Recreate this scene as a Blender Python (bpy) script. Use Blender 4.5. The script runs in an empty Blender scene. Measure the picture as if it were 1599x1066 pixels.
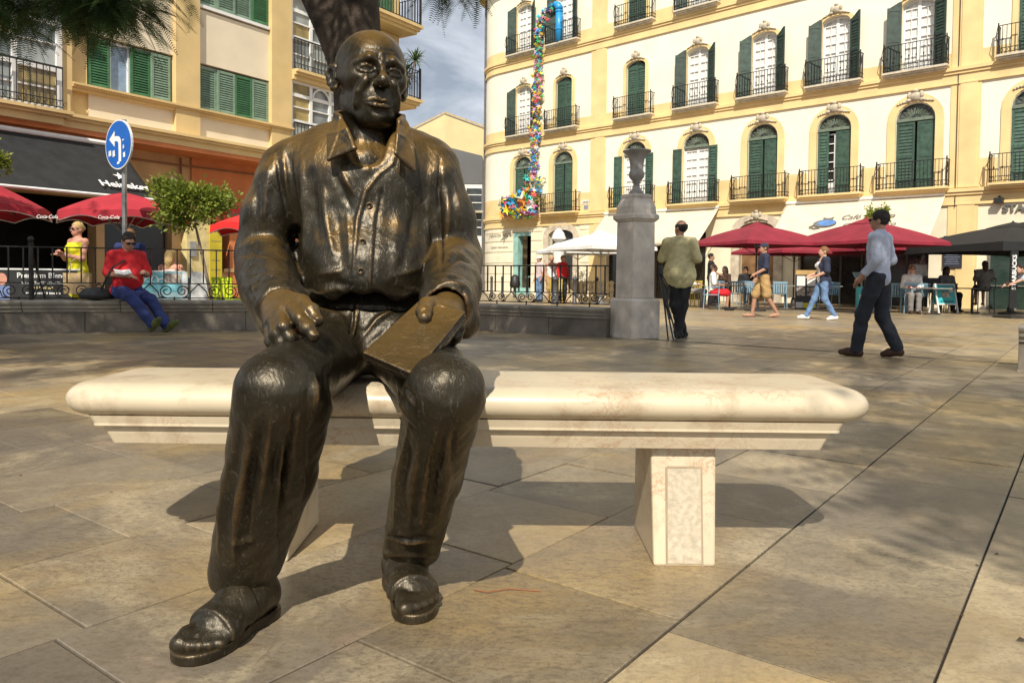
import bpy, bmesh, math, random
import numpy as np
from mathutils import Vector, Matrix
R_ = math.radians
scene = bpy.context.scene
COL = scene.collection
# ---------------------------------------------------------------- camera
cam = bpy.data.cameras.new('camera'); cam.sensor_width = 36; cam.lens = 36*1200/1599
cam.shift_y = -63/1599; cam.clip_start = .05; cam.clip_end = 1500
camo = bpy.data.objects.new('camera', cam); COL.objects.link(camo)
camo.location = (0, 0, .9); camo.rotation_euler = (math.pi/2-R_(1.8), R_(-.6), 0)
scene.camera = camo
# ---------------------------------------------------------------- sky, sun, exposure
SUN_EL, TRAVEL = R_(44), Vector((.16, 1.0))
w = bpy.data.worlds.new('World'); scene.world = w; w.use_nodes = True
nt = w.node_tree; nt.nodes.clear()
wo = nt.nodes.new('ShaderNodeOutputWorld'); bg = nt.nodes.new('ShaderNodeBackground')
sk = nt.nodes.new('ShaderNodeTexSky'); sk.sky_type = 'NISHITA'; sk.sun_disc = False
sk.sun_elevation = SUN_EL; sk.sun_rotation = math.atan2(-TRAVEL.x, -TRAVEL.y); sk.air_density = 1.0; sk.dust_density = .9
tc = nt.nodes.new('ShaderNodeTexCoord'); mp = nt.nodes.new('ShaderNodeMapping'); mp.inputs['Scale'].default_value = (1, 1, 3.2)
mp.inputs['Location'].default_value = (3.1, 1.7, .4)
nz = nt.nodes.new('ShaderNodeTexNoise'); nz.inputs['Scale'].default_value = 2.6; nz.inputs['Detail'].default_value = 9; nz.inputs['Roughness'].default_value = .58
nz.inputs['Distortion'].default_value = .5
rp = nt.nodes.new('ShaderNodeValToRGB'); rp.color_ramp.elements[0].position = .36; rp.color_ramp.elements[1].position = .64
rp.color_ramp.elements[0].color = (.26, .26, .26, 1); rp.color_ramp.elements[1].color = (.92, .92, .92, 1)
mx = nt.nodes.new('ShaderNodeMixRGB'); mx.inputs[2].default_value = (18.5, 19.3, 20.6, 1)
for a, b in ((tc.outputs['Generated'], mp.inputs[0]), (mp.outputs[0], nz.inputs[0]), (nz.outputs[0], rp.inputs[0]), (rp.outputs[0], mx.inputs[0]),
             (sk.outputs[0], mx.inputs[1]), (mx.outputs[0], bg.inputs[0]), (bg.outputs[0], wo.inputs[0])): nt.links.new(a, b)
bg.inputs[1].default_value = .05
sun = bpy.data.lights.new('sun', 'SUN'); sun.energy = 5.0; sun.angle = R_(.5); sun.color = (1, .93, .80)
suno = bpy.data.objects.new('sun', sun); COL.objects.link(suno); suno.location = (-5, -30, 25)
tv = TRAVEL.normalized()
suno.rotation_euler = Vector((tv.x*math.cos(SUN_EL), tv.y*math.cos(SUN_EL), -math.sin(SUN_EL))).to_track_quat('-Z', 'Y').to_euler()
vs = scene.view_settings; vs.view_transform = 'Standard'; vs.look = 'None'; vs.exposure = .15; vs.gamma = 1; vs.use_curve_mapping = False
scene.cycles.max_bounces = 6
# ---------------------------------------------------------------- helpers: objects
def tag(o, label=None, cat=None, group=None, kind=None):
    if label: o['label'] = label
    if cat: o['category'] = cat
    if group: o['group'] = group
    if kind: o['kind'] = kind
    return o
def empty(name, loc=(0, 0, 0), rz=0, label=None, cat=None, group=None, parent=None):
    o = bpy.data.objects.new(name, None); COL.objects.link(o); o.location = loc; o.rotation_euler = (0, 0, rz)
    o.empty_display_size = .1
    if parent: o.parent = parent
    return tag(o, label, cat, group)
def obj(name, me, m=None, parent=None, loc=None, rz=None):
    if m is not None and not me.materials: me.materials.append(m)
    o = bpy.data.objects.new(name, me); COL.objects.link(o)
    if parent: o.parent = parent
    if loc is not None: o.location = loc
    if rz is not None: o.rotation_euler = (0, 0, rz)
    return o
def copy_tree(o, parent=None):
    c = o.copy(); COL.objects.link(c); c.parent = parent
    for ch in list(o.children): copy_tree(ch, c)
    return c
class MB:
    """collects shapes, then builds ONE mesh"""
    def __init__(s): s.v, s.f, s.n = [], [], 0
    def add(s, v, f):
        s.v.extend([tuple(map(float, p)) for p in v]); n = s.n; s.f.extend([tuple(i+n for i in q) for q in f]); s.n += len(v); return s
    def box(s, x0, x1, y0, y1, z0, z1, M=None):
        v = [(x, y, z) for x in (x0, x1) for y in (y0, y1) for z in (z0, z1)]
        if M is not None: v = [M @ Vector(p) for p in v]
        return s.add(v, [(0,1,3,2),(4,6,7,5),(0,4,5,1),(2,3,7,6),(0,2,6,4),(1,5,7,3)])
    def tube(s, pts, r, n=6, closed=False, cap=True):
        pts = [Vector(p) for p in pts]; rs = r if isinstance(r, (list, tuple)) else [r]*len(pts)
        vs, fs = [], []; N = len(pts); up = None
        for i, p in enumerate(pts):
            t = (pts[(i+1) % N]-pts[i-1]) if closed else (pts[min(i+1, N-1)]-pts[max(i-1, 0)])
            t.normalize()
            if up is None: up = Vector((0, 0, 1)) if abs(t.z) < .9 else Vector((1, 0, 0))
            a = t.cross(up)
            if a.length < 1e-5: a = t.orthogonal()
            a.normalize(); b = t.cross(a).normalized(); up = -b if False else up
            for k in range(n):
                an = 2*math.pi*k/n; vs.append(p+(a*math.cos(an)+b*math.sin(an))*rs[i])
        for i in range(N if closed else N-1):
            for k in range(n):
                j = (i+1) % N; fs.append((i*n+k, i*n+(k+1) % n, j*n+(k+1) % n, j*n+k))
        if cap and not closed: fs += [tuple(range(n-1, -1, -1)), tuple(range((N-1)*n, N*n))]
        return s.add(vs, fs)
    def lathe(s, prof, n=16, c=(0, 0, 0), M=None, a0=0):
        vs, fs = [], []
        for r, z in prof:
            for k in range(n): an = a0+2*math.pi*k/n; vs.append(Vector((c[0]+r*math.cos(an), c[1]+r*math.sin(an), c[2]+z)))
        if M is not None: vs = [M @ v for v in vs]
        for i in range(len(prof)-1):
            for k in range(n): fs.append((i*n+k, i*n+(k+1) % n, (i+1)*n+(k+1) % n, (i+1)*n+k))
        fs += [tuple(range(n-1, -1, -1)), tuple(range((len(prof)-1)*n, len(prof)*n))]
        return s.add(vs, fs)
    def prism(s, poly, d, M=None):
        """polygon in XZ extruded from y=0 to y=d (front at y=0)"""
        n = len(poly); v = [Vector((x, 0, z)) for x, z in poly]+[Vector((x, d, z)) for x, z in poly]
        if M is not None: v = [M @ p for p in v]
        return s.add(v, [tuple(range(n)), tuple(range(2*n-1, n-1, -1))]+[(i, i+n, (i+1) % n+n, (i+1) % n) for i in range(n)])
    def strip(s, A, B):
        """ribbon of quads between two point lists"""
        n = len(A); return s.add(list(A)+list(B), [(i, i+1, n+i+1, n+i) for i in range(n-1)])
    def mesh(s, name, smooth=False, fixn=True, weld=False):
        me = bpy.data.meshes.new(name); me.from_pydata(s.v, [], s.f)
        if fixn:
            bm = bmesh.new(); bm.from_mesh(me); bmesh.ops.remove_doubles(bm, verts=bm.verts, dist=1e-5) if weld else None; bmesh.ops.recalc_face_normals(bm, faces=bm.faces); bm.to_mesh(me); bm.free()
        if smooth: me.polygons.foreach_set('use_smooth', [True]*len(me.polygons))
        me.update(); return me
    def build(s, name, m, parent=None, loc=None, rz=None, smooth=False, bevel=0, weld=False):
        o = obj(name, s.mesh(name, smooth, weld=weld), m, parent, loc, rz)
        if bevel:
            b = o.modifiers.new('bevel', 'BEVEL'); b.width = bevel; b.segments = 2; b.limit_method = 'ANGLE'; b.angle_limit = R_(40)
        return o
def fast_mesh(name, V, Q, smooth=True):
    me = bpy.data.meshes.new(name); V = np.asarray(V, np.float32); Q = np.asarray(Q, np.int32); k = Q.shape[1]
    me.vertices.add(len(V)); me.vertices.foreach_set('co', V.ravel())
    me.loops.add(Q.size); me.loops.foreach_set('vertex_index', Q.ravel())
    me.polygons.add(len(Q)); me.polygons.foreach_set('loop_start', np.arange(0, Q.size, k, dtype=np.int32))
    if smooth: me.polygons.foreach_set('use_smooth', np.ones(len(Q), bool))
    me.update(calc_edges=True); return me
_cnt = [0]
def text_mesh(body, size, depth=.004, shear=0, spacing=1, align='CENTER', xscale=1, bold=0):
    c = bpy.data.curves.new('lettering', 'FONT'); c.body = body; c.size = size; c.extrude = depth; c.shear = shear
    c.space_character = spacing; c.align_x = align; c.align_y = 'CENTER'; c.offset = bold; c.resolution_u = 3
    o = bpy.data.objects.new('tmp', c); COL.objects.link(o)
    dg = bpy.context.evaluated_depsgraph_get(); me = bpy.data.meshes.new_from_object(o.evaluated_get(dg))
    bpy.data.objects.remove(o)
    me.transform(Matrix.Diagonal((xscale, 1, 1, 1)))
    return me
def text(body, size, M, m, parent, **k):
    """lettering whose local X runs right, local Y up; M places it"""
    me = text_mesh(body, size, **k); me.transform(M); return obj('lettering', me, m, parent)
_lr = random.Random(8)
def illegible(w, h, M, m, parent):
    """a line of print too small to read: a row of short strokes"""
    mb = MB(); x = -w/2
    while x < w/2-h*.3:
        l = min(h*_lr.uniform(.3, .75), w/2-x); hh = h*_lr.uniform(.55, .95); mb.add([M @ Vector(q) for q in ((x, -h/2, 0), (x+l, -h/2, 0), (x+l, -h/2+hh, 0), (x, -h/2+hh, 0))], [(0, 1, 2, 3)]); x += l+h*_lr.choice((.14, .14, .2, .55))
    return tag(mb.build('lettering', m, parent), kind='stuff')
def frame(o, u, z=(0, 0, 1)):
    """matrix: local X=u, local Y=z(up), local Z = u x z (towards the viewer)"""
    u = Vector(u).normalized(); z = Vector(z).normalized(); n = u.cross(z)
    M = Matrix.Identity(4)
    for i in range(3): M[i][0], M[i][1], M[i][2], M[i][3] = u[i], z[i], n[i], o[i]
    return M
def facade(o, u):
    """matrix: local X along the wall (left to right), local -Y out of the wall, Z up"""
    u = Vector((u[0], u[1], 0)).normalized(); n = Vector((-u.y, u.x, 0))   # into the wall
    M = Matrix.Identity(4)
    for i in range(3): M[i][0], M[i][1], M[i][2], M[i][3] = u[i], n[i], (0, 0, 1)[i], o[i]
    return M
# ---------------------------------------------------------------- helpers: materials
def mat(name, col, rough=.7, metal=0, var=.12, scale=6, bump=0, bscale=None, spec=.5, col2=None, trans=0, detail=6, rand=0, dirt=None, emit=None, coat=0, bdist=.01):
    m = bpy.data.materials.new(name); m.use_nodes = True; t = m.node_tree; N = t.nodes; L = t.links; b = N['Principled BSDF']
    b.inputs['Roughness'].default_value = rough; b.inputs['Metallic'].default_value = metal; b.inputs['Specular IOR Level'].default_value = spec
    if coat: b.inputs['Coat Weight'].default_value = coat
    tc = N.new('ShaderNodeTexCoord'); nz = N.new('ShaderNodeTexNoise'); nz.inputs['Scale'].default_value = scale; nz.inputs['Detail'].default_value = detail
    L.new(tc.outputs['Object'], nz.inputs['Vector'])
    c2 = col2 if col2 else tuple(max(0, c*(1-var*2)) for c in col)
    c1 = col if col2 else tuple(min(1, c*(1+var)) for c in col)
    rp = N.new('ShaderNodeValToRGB'); rp.color_ramp.elements[0].position = .3; rp.color_ramp.elements[1].position = .68
    rp.color_ramp.elements[0].color = (*c2, 1); rp.color_ramp.elements[1].color = (*c1, 1)
    L.new(nz.outputs[0], rp.inputs[0]); out = rp.outputs[0]
    if dirt:   # (colour, scale, threshold, amount): stains with a shape of their own
        n2 = N.new('ShaderNodeTexNoise'); n2.inputs['Scale'].default_value = dirt[1]; n2.inputs['Detail'].default_value = 8; n2.inputs['Roughness'].default_value = .65
        L.new(tc.outputs['Object'], n2.inputs['Vector'])
        r2 = N.new('ShaderNodeValToRGB'); r2.color_ramp.elements[0].position = dirt[2]; r2.color_ramp.elements[1].position = min(1, dirt[2]+.18)
        r2.color_ramp.elements[0].color = (0, 0, 0, 1); r2.color_ramp.elements[1].color = (dirt[3],)*3+(1,)
        L.new(n2.outputs[0], r2.inputs[0]); mxx = N.new('ShaderNodeMixRGB'); mxx.inputs[2].default_value = (*dirt[0], 1)
        L.new(r2.outputs[0], mxx.inputs[0]); L.new(out, mxx.inputs[1]); out = mxx.outputs[0]
    if rand:
        oi = N.new('ShaderNodeObjectInfo'); mr = N.new('ShaderNodeMapRange'); mr.inputs['To Min'].default_value = 1-rand; mr.inputs['To Max'].default_value = 1+rand
        hs = N.new('ShaderNodeHueSaturation'); L.new(oi.outputs['Random'], mr.inputs[0]); L.new(mr.outputs[0], hs.inputs['Value']); L.new(out, hs.inputs['Color']); out = hs.outputs[0]
    L.new(out, b.inputs['Base Color'])
    if trans: b.inputs['Transmission Weight'].default_value = trans
    if emit: b.inputs['Emission Color'].default_value = (*emit[0], 1); b.inputs['Emission Strength'].default_value = emit[1]
    if bump:
        n3 = N.new('ShaderNodeTexNoise'); n3.inputs['Scale'].default_value = bscale or scale*6; n3.inputs['Detail'].default_value = 5
        bp = N.new('ShaderNodeBump'); bp.inputs['Strength'].default_value = bump; bp.inputs['Distance'].default_value = bdist
        L.new(tc.outputs['Object'], n3.inputs['Vector']); L.new(n3.outputs[0], bp.inputs['Height']); L.new(bp.outputs[0], b.inputs['Normal'])
    return m
def leaf_mat(name, c1, c2, scale=3):
    m = mat(name, c1, .5, 0, col2=c2, scale=scale, spec=.35); t = m.node_tree; N = t.nodes; L = t.links; b = N['Principled BSDF']
    tr = N.new('ShaderNodeBsdfTranslucent'); ms = N.new('ShaderNodeMixShader'); ms.inputs[0].default_value = .3
    L.new(b.inputs['Base Color'].links[0].from_socket, tr.inputs['Color']); o = N['Material Output']
    L.new(b.outputs[0], ms.inputs[1]); L.new(tr.outputs[0], ms.inputs[2]); L.new(ms.outputs[0], o.inputs[0]); return m
# ---------------------------------------------------------------- helpers: solid modelling with distance fields
def smin(a, b, k): h = np.maximum(k-np.abs(a-b), 0)/k; return np.minimum(a, b)-h*h*k*.25
def smax(a, b, k): return -smin(-a, -b, k)
def cap(P, a, b, ra, rb=None):
    rb = ra if rb is None else rb; a = np.asarray(a, np.float32); b = np.asarray(b, np.float32); ba = b-a; pa = P-a
    t = np.clip(pa@ba/max(float(ba@ba), 1e-9), 0, 1); q = pa-t[:, None]*ba
    return np.sqrt(np.einsum('ij,ij->i', q, q))-(ra+t*(rb-ra))
def chain(P, pts, rs, k=.02):
    d = None
    for i in range(len(pts)-1):
        c = cap(P, pts[i], pts[i+1], rs[i], rs[i+1]); d = c if d is None else smin(d, c, k)
    return d
def ell(P, c, r, M=None):
    q = P-np.asarray(c, np.float32)
    if M is not None: q = q@M
    r = np.asarray(r, np.float32); k0 = np.linalg.norm(q/r, axis=1); k1 = np.linalg.norm(q/(r*r), axis=1)+1e-9; return k0*(k0-1)/k1
def rbox(P, c, hsz, r, M=None):
    q = P-np.asarray(c, np.float32)
    if M is not None: q = q@M
    q = np.abs(q)-(np.asarray(hsz, np.float32)-r); return np.linalg.norm(np.maximum(q, 0), axis=1)+np.minimum(q.max(1), 0)-r
def tri(P, a, b, c, r):
    a, b, c = (np.asarray(x, np.float32) for x in (a, b, c)); n = np.cross(b-a, c-a); n = n/np.linalg.norm(n)
    inside = np.ones(len(P), bool); de = None
    for s, e in ((a, b), (b, c), (c, a)):
        ed = e-s; inside &= ((P-s)@np.cross(n, ed) >= 0); d = cap(P, s, e, 0); de = d if de is None else np.minimum(de, d)
    return np.where(inside, np.abs((P-a)@n), de)-r
def rotm(ax, an):
    return np.array(Matrix.Rotation(an, 3, ax), np.float32)
def solid(f, lo, hi, h):
    """surface of f<0 inside the box lo..hi, voxel h (coarse pass first), returns verts, quads"""
    B = 4; lo = np.asarray(lo, np.float32); hi = np.asarray(hi, np.float32); nb = np.ceil((hi-lo)/(h*B)).astype(int)+1; n = nb*B
    ci = np.stack(np.meshgrid(*[np.arange(k) for k in nb], indexing='ij'), -1).reshape(-1, 3)
    cd = f((lo+(ci*B+(B-1)/2)*h).astype(np.float32)); act = np.abs(cd) < h*B*1.12
    D = np.repeat(np.repeat(np.repeat(cd.reshape(nb), B, 0), B, 1), B, 2)
    off = np.stack(np.meshgrid(*[np.arange(B)]*3, indexing='ij'), -1).reshape(-1, 3)
    fi = (ci[act][:, None]*B+off[None]).reshape(-1, 3)
    for s in range(0, len(fi), 600000):
        q = fi[s:s+600000]; D[q[:, 0], q[:, 1], q[:, 2]] = f((lo+q*h).astype(np.float32))
    S = D < 0; c8 = [(i, j, k) for i in (0, 1) for j in (0, 1) for k in (0, 1)]
    cnt = sum(S[i:n[0]-1+i, j:n[1]-1+j, k:n[2]-1+k].astype(np.int8) for i, j, k in c8); A = np.argwhere((cnt > 0) & (cnt < 8))
    idx = np.full(n-1, -1, np.int64); idx[A[:, 0], A[:, 1], A[:, 2]] = np.arange(len(A))
    acc = np.zeros((len(A), 3)); m = np.zeros(len(A))
    for a in c8:
        for ax in range(3):
            if a[ax]: continue
            b = list(a); b[ax] = 1; pa = A+a; pb = A+b; va = D[pa[:, 0], pa[:, 1], pa[:, 2]]; vb = D[pb[:, 0], pb[:, 1], pb[:, 2]]
            x = (va < 0) != (vb < 0); t = va[x]/(va[x]-vb[x]); p = pa[x].astype(float); p[:, ax] += t; acc[x] += p; m[x] += 1
    V = lo+acc/m[:, None]*h; Q = []
    for ax in range(3):
        s0 = S.take(range(n[ax]-1), ax); s1 = S.take(range(1, n[ax]), ax); e = np.argwhere(s0 != s1); o1, o2 = [(1, 2), (2, 0), (0, 1)][ax]
        ok = (e[:, o1] > 0) & (e[:, o2] > 0) & (e[:, o1] < n[o1]-1) & (e[:, o2] < n[o2]-1); e = e[ok]
        def cell(d1, d2): c = e.copy(); c[:, o1] -= d1; c[:, o2] -= d2; return idx[c[:, 0], c[:, 1], c[:, 2]]
        q = np.stack([cell(1, 1), cell(0, 1), cell(0, 0), cell(1, 0)], 1); fl = ~S[e[:, 0], e[:, 1], e[:, 2]]; q[fl] = q[fl][:, ::-1]; Q.append(q)
    Q = np.concatenate(Q); Q = Q[(Q >= 0).all(1)]; return V, Q
def vnormals(V, Q):
    n = np.cross(V[Q[:, 2]]-V[Q[:, 0]], V[Q[:, 3]]-V[Q[:, 1]]); N = np.zeros_like(V)
    for k in range(4): np.add.at(N, Q[:, k], n)
    return N/(np.linalg.norm(N, axis=1)[:, None]+1e-12)
def polytaper(U, pts):
    d = np.full(len(U), 1e9); t_ = np.zeros(len(U)); pts = np.asarray(pts, float); L = np.linalg.norm(np.diff(pts, axis=0), axis=1); s0 = 0
    for a, b, l in zip(pts[:-1], pts[1:], L):
        ab = b-a; t = np.clip((U-a)@ab/(ab@ab), 0, 1); q = np.linalg.norm(U-a-t[:, None]*ab, axis=1); m = q < d; d[m] = q[m]; t_[m] = (s0+t[m]*l)/L.sum(); s0 += l
    return d, t_
def polydist(U, pts):
    d = np.full(len(U), 1e9); pts = np.asarray(pts, float)
    for a, b in zip(pts[:-1], pts[1:]):
        ab = b-a; t = np.clip((U-a)@ab/(ab@ab), 0, 1); d = np.minimum(d, np.linalg.norm(U-a-t[:, None]*ab, axis=1))
    return d
# ---------------------------------------------------------------- ground: paving
def stone_paving():
    m = bpy.data.materials.new('paving_stone'); m.use_nodes = True; t = m.node_tree; N = t.nodes; L = t.links; b = N['Principled BSDF']
    geo = N.new('ShaderNodeNewGeometry'); oi = N.new('ShaderNodeObjectInfo')
    def noise(sc, det, ro=.6, dist=0, vec=None):
        n = N.new('ShaderNodeTexNoise'); n.inputs['Scale'].default_value = sc; n.inputs['Detail'].default_value = det; n.inputs['Roughness'].default_value = ro; n.inputs['Distortion'].default_value = dist
        L.new(vec or geo.outputs['Position'], n.inputs['Vector']); return n.outputs[0]
    def ramp(i, p0, p1, c0=(0, 0, 0), c1=(1, 1, 1)):
        r = N.new('ShaderNodeValToRGB'); e = r.color_ramp.elements; e[0].position = p0; e[1].position = p1; e[0].color = (*c0, 1); e[1].color = (*c1, 1); L.new(i, r.inputs[0]); return r.outputs[0]
    def mix(f, a, c, typ='MIX'):
        x = N.new('ShaderNodeMixRGB'); x.blend_type = typ
        if isinstance(f, (int, float)): x.inputs[0].default_value = f
        else: L.new(f, x.inputs[0])
        L.new(a, x.inputs[1])
        if isinstance(c, tuple): x.inputs[2].default_value = (*c, 1)
        else: L.new(c, x.inputs[2])
        return x.outputs[0]
    base = ramp(noise(.9, 5), .35, .65, (.165, .138, .104), (.250, .212, .160))
    base = mix(ramp(noise(.55, 6, .6, .8), .44, .60, c1=(.85, .85, .85)), base, (.40, .275, .11))          # ochre staining
    base = mix(ramp(noise(1.3, 7, .65, 1.2), .50, .64, c1=(.85, .85, .85)), base, (.42, .345, .225))   # pale patches
    base = mix(ramp(noise(3.1, 8, .7, .9), .50, .68, c1=(.45, .45, .45)), base, (.11, .088, .064))      # grime
    base = mix(ramp(noise(2.1, 6, .6, .6), .60, .74, c1=(.45, .45, .45)), base, (.40, .25, .18))    # rosy veins
    mpv = N.new('ShaderNodeMapping'); mpv.inputs['Rotation'].default_value = (0, 0, R_(37)); mpv.inputs['Scale'].default_value = (1, 2.2, 1); L.new(geo.outputs['Position'], mpv.inputs[0])
    base = mix(ramp(noise(26, 5, .7, .6, mpv.outputs[0]), .51, .62, c1=(.5, .5, .5)), base, (.12, .09, .055))   # dark flecks
    base = mix(ramp(noise(9, 8, .75, 1.5, mpv.outputs[0]), .56, .69, c1=(.6, .6, .6)), base, (.10, .08, .055))
    base = mix(ramp(noise(70, 4, .7), .52, .62, c1=(.5, .5, .5)), base, (.14, .11, .075))
    cr = N.new('ShaderNodeValToRGB'); e_ = cr.color_ramp.elements; e_[0].position = .487; e_[0].color = (0, 0, 0, 1); e_[1].position = .5; e_[1].color = (.4, .4, .4, 1); x_ = e_.new(.513); x_.color = (0, 0, 0, 1); L.new(noise(1.1, 9, .7, 1.0), cr.inputs[0]); base = mix(cr.outputs[0], base, (.13, .10, .07))    # hairline cracks
    base = mix(ramp(oi.outputs['Random'], .45, .95, c1=(.25, .25, .25)), base, (.36, .265, .125))      # some slabs are of yellower stone
    mr = N.new('ShaderNodeMapRange'); mr.inputs['To Min'].default_value = .72; mr.inputs['To Max'].default_value = 1.28; L.new(oi.outputs['Random'], mr.inputs[0])
    hs = N.new('ShaderNodeHueSaturation'); L.new(mr.outputs[0], hs.inputs['Value']); L.new(base, hs.inputs['Color']); L.new(hs.outputs[0], b.inputs['Base Color'])
    rr = N.new('ShaderNodeMapRange'); rr.inputs['To Min'].default_value = .24; rr.inputs['To Max'].default_value = .54; L.new(noise(2.4, 6), rr.inputs[0]); L.new(rr.outputs[0], b.inputs['Roughness'])
    bp = N.new('ShaderNodeBump'); bp.inputs['Strength'].default_value = .35; bp.inputs['Distance'].default_value = .004; L.new(noise(45, 7, .7), bp.inputs['Height'])
    bp2 = N.new('ShaderNodeBump'); bp2.inputs['Strength'].default_value = .4; bp2.inputs['Distance'].default_value = .012; L.new(noise(5, 6, .6), bp2.inputs['Height']); L.new(bp.outputs[0], bp2.inputs['Normal'])
    L.new(bp2.outputs[0], b.inputs['Normal']); return m
PAVE = stone_paving()
JOINT = mat('paving_joint', (.022, .017, .012), .95, var=.4, scale=9, bump=.4)
ground = MB().add([(-400, -60, -.009), (400, -60, -.009), (400, 700, -.009), (-400, 700, -.009)], [(0, 1, 2, 3)]).build('ground', JOINT)
tag(ground, 'dark earth and mortar bed under the plaza paving', kind='structure')
paving = empty('paving'); tag(paving, kind='structure')
V1, V2 = Vector((.602, .798, 0)), Vector((-.798, .602, 0))
random.seed(11)
def slab_geo(a0, a1, b0, b1, tilt=0):
    """one paving slab with a small chamfer; a along V1, b along V2"""
    g = .0034; c = .0022; out = []
    for k, (ins, z) in enumerate(((0, -.02), (0, -c), (c, 0))):
        for (a, bb) in ((a0+g+ins, b0+g+ins), (a1-g-ins, b0+g+ins), (a1-g-ins, b1-g-ins), (a0+g+ins, b1-g-ins)):
            out.append(V1*a+V2*bb+Vector((0, 0, z)))
    f = [(8, 9, 10, 11)]
    for r in (0, 4):
        for k in range(4): f.append((r+k, r+(k+1) % 4, r+4+(k+1) % 4, r+4+k))
    return out, f
far = MB(); cand = []
OFF_B, WST = .259-.585*8, .585        # strips run along V1; the joint lines of the photo fall on whole strips
for i in range(-24, 60):
    b0 = OFF_B+i*WST; b1 = b0+WST; a = -4+random.random()*.7
    while a < 42:
        ln = random.choice((.52, .52, .6, .75, .95, 1.1)) if i != 6 else .525
        c = V1*(a+ln/2)+V2*((b0+b1)/2)
        inside = c.y > .6 and abs(c.x) < c.y*.80+1.0
        if inside and c.y < 17.5: cand.append((c.y+abs(c.x)*.2, a, a+ln, b0, b1))
        elif inside and c.y < 46: far.add(*slab_geo(a, a+ln, b0, b1))
        a += ln
cand.sort()
for k, (d, a0, a1, b0, b1) in enumerate(cand):
    v, f = slab_geo(a0, a1, b0, b1)
    if k < 300:
        c = V1*((a0+a1)/2)+V2*((b0+b1)/2); dz = random.uniform(-.0025, .0015)
        o = MB().add([p-c for p in v], f).build('paving_slab', PAVE, paving, loc=(c.x, c.y, dz))
        o.rotation_euler = (random.uniform(-.0022, .0022), random.uniform(-.0022, .0022), 0)
    else: far.add(v, f)
fo = far.build('paving_field', PAVE, paving); tag(fo, kind='stuff')
# paved apron far beyond the built slabs
MB().add([(-60, 30, -.005), (60, 30, -.005), (60, 200, -.005), (-60, 200, -.005)], [(0, 1, 2, 3)]).build('street', PAVE)
bpy.data.objects['street']['kind'] = 'structure'

a_, b_ = Vector((2.45, 11.0, .003)), Vector((5.62, 8.4, .003)); d_ = (b_-a_).normalized(); n_ = Vector((-d_.y, d_.x, 0))*.028; a_ -= d_*1.2; b_ += d_*6
tag(MB().add([a_-n_, b_-n_, b_+n_, a_+n_], [(0, 1, 2, 3)]).build('drain_channel', JOINT), 'narrow dark drainage slot crossing the paving', kind='structure')

rl = random.Random(3); lt = MB()
for k in range(90):      # crumbs of leaf and grit caught along the joints
    b = OFF_B+WST*rl.randint(2, 14)+rl.gauss(0, .012); c = V1*rl.uniform(1.2, 5.5)+V2*b+Vector((0, 0, .003)); r = rl.uniform(.003, .010); a = rl.uniform(0, 6.28)
    lt.add([c+Vector((r*math.cos(a+q), r*math.sin(a+q)*.6, .004*(q == 0))) for q in (0, 1.7, 3.3, 4.9)], [(0, 1, 2, 3)])
tag(lt.build('paving_litter', mat('litter_brown', (.07, .045, .02), .9)), 'crumbs of dry leaf and grit caught in the paving joints', 'litter', kind='stuff')
# ---------------------------------------------------------------- marble bench
def marble():
    m = mat('bench_marble', (.62, .525, .375), .36, var=.07, scale=2.5, bump=.12, bscale=60, spec=.5, dirt=((.34, .25, .15), 7, .52, .7), bdist=.003)
    t = m.node_tree; N = t.nodes; L = t.links; b = N['Principled BSDF']; src = b.inputs['Base Color'].links[0].from_socket
    tc = N['Texture Coordinate']
    def vein(scale, dist, col, msk, lo, w=.012, amt=.8):
        n = N.new('ShaderNodeTexNoise'); n.inputs['Scale'].default_value = scale; n.inputs['Detail'].default_value = 6; n.inputs['Distortion'].default_value = dist; n.inputs['Roughness'].default_value = .7
        L.new(tc.outputs['Object'], n.inputs['Vector'])
        r = N.new('ShaderNodeValToRGB'); e = r.color_ramp.elements; e[0].position = .5-w; e[0].color = (0, 0, 0, 1); e[1].position = .5; e[1].color = (1, 1, 1, 1); x = e.new(.5+w); x.color = (0, 0, 0, 1)
        L.new(n.outputs[0], r.inputs[0])
        k = N.new('ShaderNodeTexNoise'); k.inputs['Scale'].default_value = msk; k.inputs['Detail'].default_value = 2; mp = N.new('ShaderNodeMapping'); mp.inputs['Location'].default_value = (scale, 3, 1)
        L.new(tc.outputs['Object'], mp.inputs[0]); L.new(mp.outputs[0], k.inputs['Vector'])
        r2 = N.new('ShaderNodeValToRGB'); r2.color_ramp.elements[0].position = lo; r2.color_ramp.elements[1].position = lo+.1; r2.color_ramp.elements[1].color = (amt,)*3+(1,); L.new(k.outputs[0], r2.inputs[0])
        mu = N.new('ShaderNodeMath'); mu.operation = 'MULTIPLY'; L.new(r.outputs[0], mu.inputs[0]); L.new(r2.outputs[0], mu.inputs[1])
        x = N.new('ShaderNodeMixRGB'); x.inputs[2].default_value = (*col, 1); L.new(mu.outputs[0], x.inputs[0]); return x
    nonlocal_src = src
    for args in ((11, 1.2, (.40, .21, .11), 2.2, .535, .03, .75), (7, 1.5, (.30, .20, .12), 1.8, .54, .018, .7), (24, .8, (.36, .24, .15), 3, .60, .03, .6)):
        x = vein(*args); L.new(nonlocal_src, x.inputs[1]); nonlocal_src = x.outputs[0]
    L.new(nonlocal_src, b.inputs['Base Color']); return m
MARBLE = marble()
bench = empty('stone_bench', (-.135, 2.575, 0), label='long cream marble bench with rounded edges that the bronze man sits on', cat='bench')
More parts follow.
